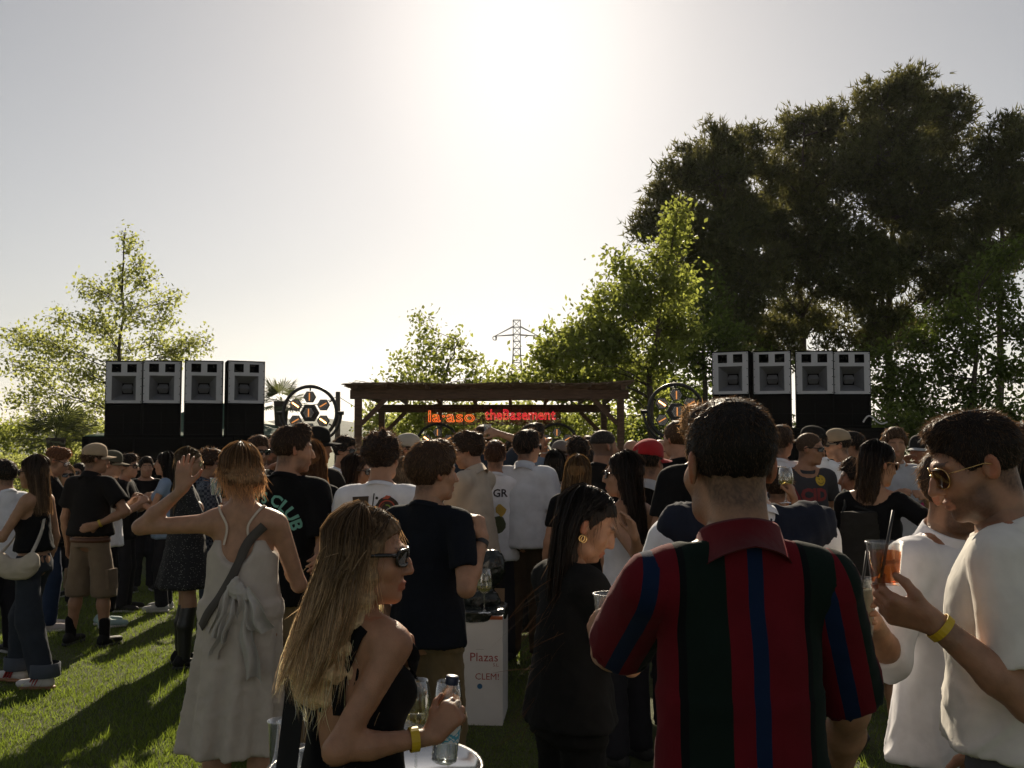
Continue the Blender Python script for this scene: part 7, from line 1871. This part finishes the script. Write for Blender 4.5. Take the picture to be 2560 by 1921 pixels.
person('man with cropped greying hair in a black tee turned right', 1512, 1074, 7.9, 40, head=(26, 0, 0), hair=hair('buzz', (0.035, 0.03, 0.027), vol=1.6, fade=True), tops=tee((0.014, 0.013, 0.013)), skin=SK2, build=1.08)
person('woman with long golden hair down her back beside the black tee', 1446, 1136, 7.0, -4, sex='f', head=(20, 0, 0), hair=hair('long', (0.16, 0.09, 0.035), tip=(0.36, 0.22, 0.09), len=0.44, sweep=(-0.03, -0.04), n=600), tops=tee(BLK), skin=SK1)
R_ = person('brunette woman with long straight hair, sunglasses and a white ribbed tank', 1556, 1126, 5.4, -44, sex='f', head=(-32, 0, 0), glasses=dict(SG, lens=mat('brown_lens', (0.10, 0.07, 0.06), 0.1)), hair=hair('long', (0.020, 0.012, 0.009), tip=(0.045, 0.026, 0.018), len=0.46, sweep=(0.0, -0.04), n=800), tops=dict(kind='tank', col=(0.62, 0.62, 0.66), sleeve=0, cut=1.36, ease=0.007, armhole=0.165, scoops=[((0, 0.13, 1.40), (0.08, 0.09, 0.10))]),
            la=dict(h=(1588, 1345, 4.9), e=(1620, 1420, 5.0)), ra='down', lhand=dict(curl=0.25, d=(-0.25, 0, 1), n=(-0.9, -0.3, 0), spread=0.2), skin=SK1)
person('bald man standing in front of the right front post of the pergola', 1578, 1099, 9.8, 4, hair=hair('bald', BR), tops=tee((0.05, 0.05, 0.06)), skin=SK1)
person('man in a red cap worn backwards and a black polo with a white collar', 1621, 1097, 6.0, 18, head=(16, 4, 0), cap=dict(col=(0.38, 0.018, 0.022), turn=24), tops=dict(kind='polo', col=BLK, sleeve=0.8, collar_mat=cloth((0.5, 0.5, 0.5), 'white_collar'), ease=0.022), hair=hair('short', DK), skin=SK2)
person('bald man in sunglasses just beyond the red cap', 1656, 1098, 9.2, 60, head=(30, 4, 0), hair=hair('bald', BR), glasses=SG, tops=tee((0.06, 0.06, 0.07)), skin=SK1)
person('young man with a brown ponytail in a black sweater by the right lamp ring', 1690, 1040, 7.2, -12, head=(-20, 0, 0), H=1.88, hair=hair('bun', (0.07, 0.04, 0.02), bun=(0, -0.11, 0.05)), tops=tee(BLK, sleeve=1.9, ease=0.024), skin=SK1)
person('guest with a blond topknot showing above the striped-polo man', 1752, 985, 5.2, 0, H=1.90, build=0.88, hair=hair('curly', (0.22, 0.13, 0.06)), tops=tee(BLK), skin=SK1)
# right group
person('man with wavy brown hair in a white tee, back turned, under the right speakers', 1952, 1052, 8.2, 24, head=(24, 0, 0), H=1.86, hair=hair('mop', BR, vol=0.8), tops=tee(WHT, ease=0.024), skin=SK2)
person('broad man in a black flat-brimmed cap and white tee under the right speakers', 2030, 1057, 8.6, -40, head=(-40, 0, 0), H=1.86, cap=dict(col=(0.012, 0.012, 0.013), vcol=(0.25, 0.22, 0.18)), build=1.12, hair=hair('short', DK), tops=tee(WHT, ease=0.03, sleeve=0.85), skin=SK2)
A = person('man in wraparound sunglasses and a grey ACID tee with a smiley', 2026, 1080, 8.0, 176, head=(-52, 6, 0), hair=hair('buzz', (0.07, 0.042, 0.025), vol=1.0, line=0.02), glasses=dict(w=0.034, h=0.016, p=3.0, rim=0.003), tops=tee((0.048, 0.048, 0.054), neck=0.085, sleeve=0.66, ease=0.014), legs=dict(kind='trousers', col=(0.015, 0.02, 0.035)), skin=(0.365, 0.190, 0.112), la='back', ra='back')
print_text(A, 'ACID', 0.02, 1.27, 0.13, (0.20, 0.018, 0.02), False, bold=0.05)
print_mesh(A, 'smiley', disc2d(-0.085, 1.425, 0.045, 0.043, 20), [tuple(range(20))], (0.55, 0.36, 0.02), A['tops'], back=False)
for cx_, cz_, rx, rz in ((-0.099, 1.436, 0.004, 0.008), (-0.072, 1.436, 0.004, 0.008)): print_mesh(A, 'smiley_eye', disc2d(cx_, cz_, rx, rz, 8), [tuple(range(8))], (0.02, 0.015, 0.01), A['tops'], back=False, lift=0.0065)
print_mesh(A, 'smiley_mouth', [(-0.086 + r_ * math.cos(a), 1.425 + r_ * math.sin(a)) for r_ in (0.024, 0.028) for a in np.linspace(rad(200), rad(340), 10)], [(i, i + 1, 11 + i, 10 + i) for i in range(9)], (0.02, 0.015, 0.01), A['tops'], back=False, lift=0.0065)
person('man in a tan cap and sunglasses facing left in a white tee', 2092, 1070, 8.9, -64, head=(-20, 2, 0), cap=dict(col=(0.34, 0.26, 0.17)), glasses=SG, hair=hair('short', DK), tops=tee(WHT), skin=SK1, beard=0.5)
person('dark-haired man in shade behind the tan cap', 2128, 1076, 10.5, -80, hair=hair('mop', DK), tops=tee((0.02, 0.02, 0.02)), skin=SK3)
Cw = person('woman with cropped dark hair in a coral strap top behind the striped-polo man', 1948, 1163, 5.9, 24, sex='f', head=(14, 8, 0), hair=hair('short', (0.028, 0.018, 0.012), quiff=0.004), tops=dict(kind='tank', col=(0.42, 0.13, 0.09), sleeve=0, cut=1.38, ease=0.007, armhole=0.16), ra=dict(h=(1985, 1248, 5.6), e=(2010, 1330, 5.7)), rhand=dict(curl=0.8), skin=(0.365, 0.183, 0.100))
wine_glass(world_pt(Cw, Cw['grip'][1]) + Vector((0, 0, -0.09)), 'glass of pale wine held by the woman in the coral top', 0.2, 0.4, 'wine glasses')
person('woman with curly dark hair facing left, half hidden by the claw-clip woman', 2136, 1142, 6.6, -70, sex='f', hair=hair('curly', DK), tops=tee((0.06, 0.06, 0.06)), skin=SK3)
X = person('woman with claw-clipped hair, black off-shoulder top and checked skirt reaching right', 2196, 1098, 5.6, 34, sex='f', head=(40, 10, 0), hair=hair('long', (0.013, 0.009, 0.008), tip=(0.10, 0.055, 0.028), len=0.22, w=(0.08, 0.06), d=(0.08, 0.05), n=900, tuck=True, wave=0.012), glasses=dict(SG, frame=mat('amber_frame', (0.35, 0.16, 0.06), 0.3)), ra=dict(h=(2352, 1206, 5.3), e=(2290, 1300, 5.4)), la='drink',
           tops=tee(BLK, sleeve=0.7, neck=0.125, collar=False, ease=0.016, hem=0.93), legs=dict(kind='skirt', col=CHAR, mat=GINGHAM, hem=0.42, flare=(0.185, 0.15), top=1.0), skin=(0.398, 0.219, 0.131), shoes=((0.02, 0.02, 0.02), True))
MB().box(X['hp']((0.035, -0.098, 0.02)), (0.012, 0.02, 0.075), Matrix.Rotation(rad(20), 3, 'Y')).build('hair_clip', mat('clip_black', (0.02, 0.02, 0.02), 0.2), X['root'], bevel=0.003)
def tote(J):
    p = world_pt(J, J['up']((-0.17, -0.05, 1.1))); c = W(2150, 1385, 5.45); root = empty('tote_bag', (c.x, c.y, 0))
    F = Fld(); F.ec((0, 0, c.z + 0.23), (0.0, 0, c.z - 0.16), (0.10, 0.03), (0.135, 0.055), 0.01); V, Q = F.mesh(0.011); V = wrinkle(V, vnormals(V, Q), 0.007, 5, 18)
    mesh_np('bag_body', V, Q, cloth((0.022, 0.02, 0.018), 'tote_canvas'), parent=root)
    q = p - Vector((c.x, c.y, 0)); sh = world_pt(J, J['sh'][-1]) - Vector((c.x, c.y, 0))
    m = MB(); 
    for dx in (-0.09, 0.09): m.tube([(dx, 0, c.z + 0.22), (sh.x * 0.7 + dx * 0.3, sh.y * 0.6, (c.z + 0.22) * 0.35 + sh.z * 0.65), (sh.x, sh.y, sh.z + 0.07)], 0.009, 6)
    m.build('handle', STRAPM, root, True); tag(root, 'black canvas tote bag hanging from the claw-clip woman\'s shoulder', 'tote bag')
tote(X)
person('brown-haired man in a pale grey polo facing the camera', 2236, 1059, 8.0, 184, head=(6, 4, 0), H=1.84, hair=hair('mop', (0.06, 0.035, 0.02), vol=0.8), tops=dict(kind='polo', col=(0.40, 0.41, 0.44), sleeve=0.7, ease=0.02), beard=0.3, skin=SK1, la='drink', ra='drink')
person('man in a black and white trucker cap below the dark tree', 2298, 1086, 9.4, -120, head=(-10, 6, 0), cap=dict(col=(0.02, 0.02, 0.022), vcol=(0.5, 0.5, 0.5)), hair=hair('short', DK), tops=tee((0.03, 0.03, 0.035)), skin=SK3, ra='mouth')
person('guest with curly auburn hair beyond the cream tee', 2546, 1040, 6.5, -20, H=1.83, hair=hair('curly', (0.05, 0.022, 0.012)), tops=tee((0.3, 0.3, 0.33)), skin=SK2)
person('woman with long dark hair and a white top just behind the cream tee', 2538, 1086, 4.0, 20, sex='f', hair=hair('long', DK, len=0.4, n=500), tops=tee(WHT), skin=SK2)
person('man in a magenta shirt seen between the outstretched arm and the white shirt', 2352, 1150, 8.6, 170, tops=tee((0.22, 0.02, 0.09)), hair=hair('short', DK), skin=SK3)
# ================================================================== left group
Jw = person('woman in a black tank and grey cuffed jeans walking left with a cream sling bag', 84, 1136, 7.2, -84, sex='f', head=(-4, 2, 0), stance=(0.0, 0.17), la=dict(h=(-75, 1318, 7.0), e=(-20, 1345, 7.0)), ra='down', glasses=SG,
            tops=dict(kind='tank', col=BLK, sleeve=0, cut=1.40, ease=0.008, hem=1.02, armhole=0.165), legs=dict(kind='trousers', col=(0.028, 0.034, 0.045), wide=1.25, top=1.0, hem=0.10), hair=hair('long', (0.055, 0.033, 0.02), tip=(0.24, 0.14, 0.07), len=0.30, sweep=(0, -0.03), n=800), skin=(0.390, 0.212, 0.124), shoes=((0.55, 0.52, 0.5), mat('gum_sole', (0.28, 0.13, 0.06), 0.6)))
bj = bvh_of((Jw['topV'], Jw['topQ']), (Jw['V'], Jw['Q'])); sJ = Jw['s']
def sling(J):
    root = empty('sling_bag', J['loc'], -rad(J['yaw'])); s = J['s']
    F = Fld()
    for a in np.linspace(-1.2, 1.2, 7): F.el((-0.20 * s, 0.02 + 0.13 * math.sin(a), (0.99 - 0.09 * math.cos(a)) * s), (0.045, 0.06, 0.075), None, 0.03)
    V, Q = F.mesh(0.012); V = wrinkle(V, vnormals(V, Q), 0.006, 4, 20); mesh_np('bag_body', V, Q, cloth((0.50, 0.43, 0.34), 'sling_canvas'), parent=root)
    o = strap(J, 'bag_strap', [('p', -0.21 * s, -0.10, 1.02 * s), ('a', 215, 1.15 * s), ('a', 190, 1.35 * s), ('t', 0.10 * s, -0.02), ('a', 30, 1.30 * s), ('a', -25, 1.12 * s), ('p', -0.21 * s, 0.13, 1.02 * s)], 0.024, cloth((0.50, 0.45, 0.38)), bj)
    o.parent = root; tag(root, 'cream crescent sling bag at the hip of the woman in cuffed jeans', 'bag')
sling(Jw)
def trim(J, sd):
    an = J['legs'][sd][2]; s = J['s']; m = MB().lathe([(0.105 * s, -0.045), (0.110 * s, -0.04), (0.110 * s, 0.045), (0.100 * s, 0.05)], 20, (an[0], an[1] - 0.01, an[2] + 0.055)); m.build('jean_cuff', cloth((0.07, 0.08, 0.10), 'cuff_denim'), J['legs_o'], True)
for sd in (-1, 1): trim(Jw, sd)
for sd in (-1, 1):
    an = Jw['legs'][sd][2]
    for i in range(3): MB().box((an[0] - 0.0, an[1] + (0.03 + 0.022 * i), 0.055), (0.088, 0.008, 0.045), Matrix.Rotation(rad(25), 3, 'X')).build('shoe_stripe', mat('red_stripe', (0.30, 0.02, 0.02), 0.6), Jw['root'])
person('dark-haired guest in a white tee raising a hand at the left edge', 12, 1149, 8.2, -60, hair=hair('short', DK), tops=tee(WHT), ra='mouth', skin=SK1)
person('man with a copper skin-fade haircut in black looking down by the hedge', 145, 1114, 9.3, 60, head=(20, 22, 0), hair=hair('short', (0.11, 0.045, 0.02), fade=True, quiff=0.012), glasses=dict(SG, name='glasses', lens=GLASS), tops=tee(BLK), legs=dict(kind='trousers', col=JEANS), skin=SK1, ra='chest', shoes=((0.55, 0.5, 0.48), True))
person('blonde woman in sunglasses peering past the man with the copper fade', 166, 1160, 10.6, 140, sex='f', glasses=SG, hair=hair('long', BLOND, tip=(0.3, 0.2, 0.1), len=0.3), tops=tee((0.1, 0.02, 0.02)), skin=SK1, la='chest')
person('woman with scraped-back dark hair in sunglasses behind the cargo shorts', 197, 1156, 11.4, 190, sex='f', glasses=SG, hair=hair('bun', DK), tops=tee(BLK), skin=SK1)
C = person('man in a backward tan cap, black shirt and tan cargo shorts, hand on hip', 240, 1108, 8.6, 14, head=(38, 0, 0), cap=dict(col=(0.42, 0.31, 0.20), turn=0), hair=hair('mop', (0.05, 0.028, 0.017), nape=-0.05), ra=dict(h=(243, 1312, 8.42), e=(300, 1300, 8.45)), la='down', rhand=dict(curl=0.15, d=(-0.9, 0, -0.25), n=(0, 1, 0.1)), stance=(0.13, 0),
           tops=dict(kind='shirt', col=(0.012, 0.011, 0.011), sleeve=0.7, ease=0.028, hem=0.955, cuff=0.085), legs=dict(kind='shorts', col=(0.20, 0.145, 0.095), ease=0.024, wide=1.22, hem=0.42, top=0.935), skin=(0.349, 0.183, 0.106), shoes=((0.012, 0.012, 0.012), mat('black_sole', (0.02, 0.02, 0.02), 0.7)))
wristband(C, 1, (0.55, 0.4, 0.03), t=0.9)
MB().lathe([(0.158, -0.02), (0.162, -0.02), (0.162, 0.02), (0.158, 0.02)], 28, (0, 0, 0.925 * C['s']), Matrix.Diagonal((1.12, 0.74, 1))).build('belt', mat('brown_belt', (0.11, 0.04, 0.018), 0.5), C['root'], True)
for sd in (-1, 1):
    hip, kn, an = C['legs'][sd]; c = hip + (kn - hip) * 0.78
    MB().box(c + np.array((sd * 0.092, -0.005, -0.01)), (0.03, 0.13, 0.17), Matrix.Rotation(rad(sd * -4), 3, 'Y')).build('cargo_pocket', cloth((0.19, 0.135, 0.088), 'cargo_flap'), C['legs_o'], bevel=0.008)
    F = Fld(); F.rc(an + (0, -0.005, 0.0), an + np.array((0, -0.008, 0.13)), 0.043, 0.046, 0.01); V, Q = F.mesh(0.013); mesh_np('sock', V, Q, cloth(BLK), parent=C['root'])
person('man in a camouflage cap and white tee right of the cargo shorts', 280, 1126, 9.5, 56, head=(26, 6, 0), cap=dict(col=(0.09, 0.085, 0.06), vcol=(0.2, 0.16, 0.1)), hair=hair('short', DK), tops=tee(WHT, ease=0.022), legs=dict(kind='trousers', col=BLK, hem=0.16), ra='drink', la='drink', skin=SK1, shoes=((0.30, 0.42, 0.42), True))
person('smiling man in sunglasses and a black tee in the shade of the speakers', 322, 1132, 10.4, 84, head=(10, 2, 0), glasses=SG, hair=hair('mop', DK, vol=0.7), tops=tee(BLK), ra='drink', la='drink', skin=SK1)
person('laughing woman with long dark hair and a light blue top facing left', 412, 1129, 10.4, -96, sex='f', hair=hair('long', DK, len=0.36), tops=tee((0.20, 0.28, 0.40), sleeve=0.4), la='drink', ra='drink', skin=SK1, shoes=((0.5, 0.5, 0.5), True))
Vw = person('blonde woman in thin glasses, black flowered dress and tall black boots', 476, 1116, 7.8, 66, sex='f', head=(18, 4, 0), glasses=dict(name='glasses', w=0.024, h=0.022, p=2.2, rim=0.0012, arm=0.0012, frame=GOLD, lens=GLASS), hair=hair('long', (0.13, 0.085, 0.045), tip=(0.33, 0.22, 0.12), len=0.38, n=700, wave=0.012), tops=dict(kind='loose', dress=True, col=BLK, mat=FLORAL, sleeve=0.75, ease=0.014, hem=0.63, flare=(0.26, 0.22), name='dress', fold=(7, 0.06, 2.0)), ra='drink', la='drink', skin=(0.373, 0.204, 0.124), shoes=((0.010, 0.010, 0.010), mat('black_sole', (0.02, 0.02, 0.02), 0.7)))
for sd in (-1, 1):
    hip, kn, an = Vw['legs'][sd]; F = Fld(); top_ = kn + (an - kn) * 0.08; F.rc(top_, kn + (an - kn) * 0.4 + np.array((0, -0.015, 0)), 0.060, 0.060, 0.02).rc(kn + (an - kn) * 0.4 + np.array((0, -0.015, 0)), an, 0.060, 0.046, 0.02); V, Q = F.mesh(0.012); mesh_np('boot', V, Q, mat('boot_leather', (0.010, 0.010, 0.010), 0.4, bump=0.2), parent=Vw['root'])
tumbler(W(540, 1238, 7.0) , 'clear tumbler held in front of the plaid shirt', 0.12, 0.042, 'drinking glasses')
person('curly-haired man in sunglasses and a plaid shirt behind the glasses woman', 528, 1118, 8.6, 74, head=(14, 4, 0), glasses=SG, hair=hair('curly', (0.045, 0.026, 0.016), vol=0.8), tops=dict(kind='shirt', col=CHAR, mat=PLAID, sleeve=0.9, ease=0.024), ra='drink', la='drink', legs=dict(kind='trousers', col=DENIM), skin=SK1, beard=0.3)
person('man in sunglasses with swept brown hair beside the green gazebo', 646, 1084, 8.4, 118, head=(20, 6, 0), H=1.78, glasses=SG, hair=hair('short', (0.05, 0.028, 0.017)), tops=tee((0.02, 0.02, 0.02)), beard=0.5, skin=SK1)
BB = person('bald bearded man in sunglasses drinking from a white cup', 682, 1092, 9.0, 176, head=(8, 0, 0), glasses=SG, hair=hair('bald', DK), beard=0.85, tops=tee((0.3, 0.3, 0.32)), ra=dict(h=(686, 1166, 8.65), e=(640, 1200, 8.7)), rhand=dict(curl=0.7), skin=SK2)
tumbler(world_pt(BB, BB['grip'][1]) + Vector((0, 0, -0.03)), 'white cup at the lips of the bald bearded man', 0.11, 0.04, 'plastic cups', mt=mat('white_cup', (0.65, 0.65, 0.65), 0.5), cat='cup', name='paper_cup')

for lb, px, top, Z, yw, sx, hr, cl in (('man in a black hoodie standing in the shade beside the flowered dress', 366, 1142, 11.8, 150, 'm', hair('short', DK), BLK),
        ('woman with a dark ponytail in the shade before the subwoofers', 448, 1146, 11.9, -60, 'f', hair('bun', DK), (0.02, 0.02, 0.03)), ('man with light brown hair in a dark green tee behind the plaid shirt', 566, 1126, 11.2, 110, 'm', hair('short', LB), (0.012, 0.03, 0.02)),
        ('woman with a fair bob in the shade right of the plaid shirt', 602, 1136, 11.6, 60, 'f', hair('bob', BLOND), (0.03, 0.02, 0.02)), ('man in a grey tee far behind the camouflage cap', 300, 1150, 12.4, 170, 'm', hair('short', BR), (0.06, 0.06, 0.065)),
        ('woman with red-brown hair far behind the bald bearded man', 706, 1126, 11.4, 20, 'f', hair('long', (0.07, 0.03, 0.015), len=0.3), (0.05, 0.05, 0.06)), ('man in a pale blue tee far behind the brunette in sunglasses', 922, 1112, 11.6, 10, 'm', hair('short', BR), (0.22, 0.28, 0.36)),
        ('dark-haired man in black near the DJ spot under the pergola', 1282, 1096, 12.6, 175, 'm', hair('curly', DK), BLK), ('woman with long fair hair near the right pergola posts', 1530, 1112, 11.5, 0, 'f', hair('long', BLOND, len=0.3), (0.1, 0.1, 0.11))):
    person(lb, px, top, Z, yw, sex=sx, hair=hr, tops=tee(cl), skin=SK1, ra='drink', la='drink')
# ================================================================== cardboard waste bin with a black liner
def bin_box():
    Y = 6.2; a = W(1263, 1785, Y); root = empty('cardboard_bin', (a.x - 0.21, Y + 0.2, 0), rad(-4)); w_, h_ = 0.42, 0.66
    WHB = mat('white_board', (0.60, 0.58, 0.57), 0.7, var=0.06, scale=5); KR = mat('kraft_board', (0.30, 0.20, 0.11), 0.8, var=0.1)
    for x, y, dx, dy in ((0, -w_ / 2, w_, 0.006), (0, w_ / 2, w_, 0.006), (-w_ / 2 + 0.003, 0, 0.006, w_ - 0.008), (w_ / 2 - 0.003, 0, 0.006, w_ - 0.008)):
        MB().box((x, y, h_ / 2), (dx, dy, h_)).build('side', WHB, root)
    MB().box((0.0, -w_ / 2 - 0.0045, h_ - 0.012), (w_, 0.002, 0.022)).build('orange_edge', mat('orange_print', (0.40, 0.10, 0.03), 0.7), root)
    MB().box((0.06, w_ / 2 - 0.02, h_ + 0.055), (0.26, 0.005, 0.11), Matrix.Rotation(rad(-14), 3, 'X')).build('flap', KR, root)
    for txt, x, z, sz, colr in (('Plazas', 0.095, 0.385, 0.075, (0.30, 0.035, 0.03)), ('S.L.', 0.17, 0.355, 0.028, (0.30, 0.035, 0.03)), ('CLEM!', 0.115, 0.275, 0.055, (0.28, 0.03, 0.02)), ('........', 0.07, 0.455, 0.03, (0.15, 0.14, 0.13))):
        V2, Fs = text_2d(txt, 0.0); me = bpy.data.meshes.new('lettering'); me.from_pydata([(x + p[0] * sz, -w_ / 2 - 0.0045, z + p[1] * sz) for p in V2], [], Fs); me.materials.append(mat('ink_%d' % int(colr[0] * 100), colr, 0.7)); link(bpy.data.objects.new('lettering', me), root)
    MB().prism(disc2d(0.07, 0.235, 0.016, 0.016, 14), 0.002, Matrix.Translation((0, -w_ / 2 - 0.0045, 0)) @ Matrix.Rotation(rad(90), 4, 'X')).build('blue_dot', mat('blue_print', (0.03, 0.12, 0.25), 0.6), root)
    LIN = mat('bin_liner', (0.012, 0.016, 0.014), 0.22, var=0.1, bump=0.6, bscale=14)
    F = Fld(); F.ec((0, 0, h_ + 0.02), (0, 0, h_ - 0.055), (0.228, 0.228), (0.232, 0.232), 0.0); F.el((0, 0, h_ + 0.05), (0.17, 0.17, 0.06), None, 0.0, '-')
    sq = Fld(); sq.fn(lambda X, Y_, Z: np.maximum(np.maximum(np.abs(X) - 0.222, np.abs(Y_) - 0.224), np.abs(Z - (h_ - 0.02)) - 0.045).astype(np.float32), op='m'); sq.p = [('el', np.zeros(3, np.float32) + np.array((0, 0, h_), np.float32), np.array((0.26, 0.26, 0.1), np.float32), None, 0.0, 0, '+')] + [('fn', lambda X, Y_, Z: np.maximum(np.maximum(np.abs(X) - 0.222, np.abs(Y_) - 0.224), np.abs(Z - (h_ - 0.005)) - 0.035).astype(np.float32), None, None, None, 0, 'x')]
    V, Q = sq.mesh(0.012); V = wrinkle(V, vnormals(V, Q), 0.006, 6, 22); mesh_np('liner', V, Q, LIN, parent=root)
    F = Fld(); F.el((0.02, 0.08, h_ + 0.18), (0.12, 0.09, 0.17), None, 0.02).el((0.12, 0.08, h_ + 0.26), (0.09, 0.08, 0.12), None, 0.03).el((0.05, 0.06, h_ + 0.05), (0.13, 0.10, 0.08), None, 0.02)
    V, Q = F.mesh(0.012); V = wrinkle(V, vnormals(V, Q), 0.012, 2, 20); mesh_np('waste_bag', V, Q, LIN, parent=root)
    tag(root, 'white cardboard waste bin reading Plazas with a black liner', 'waste bin')
    return root, h_
rb, hb = bin_box()
wine_glass((W(1210, 1500, 6.05).x, 6.10, hb + 0.032), 'wine glass with a sip of white wine standing on the cardboard bin', 0.26, 0.3, 'wine glasses', sc=1.15)

MB().tube([W(2158 + 60 * t, 1058 - 22 * math.sin(t * 5.2) * (1 - t) - 2, 15.6) for t in np.linspace(0, 1, 14)], 0.012, 6).build('speaker_cable', mat('white_cable', (0.6, 0.58, 0.55), 0.5))
tag(bpy.data.objects['speaker_cable'], 'white cable looping off the right end of the subwoofers by the dark pines', 'cable')
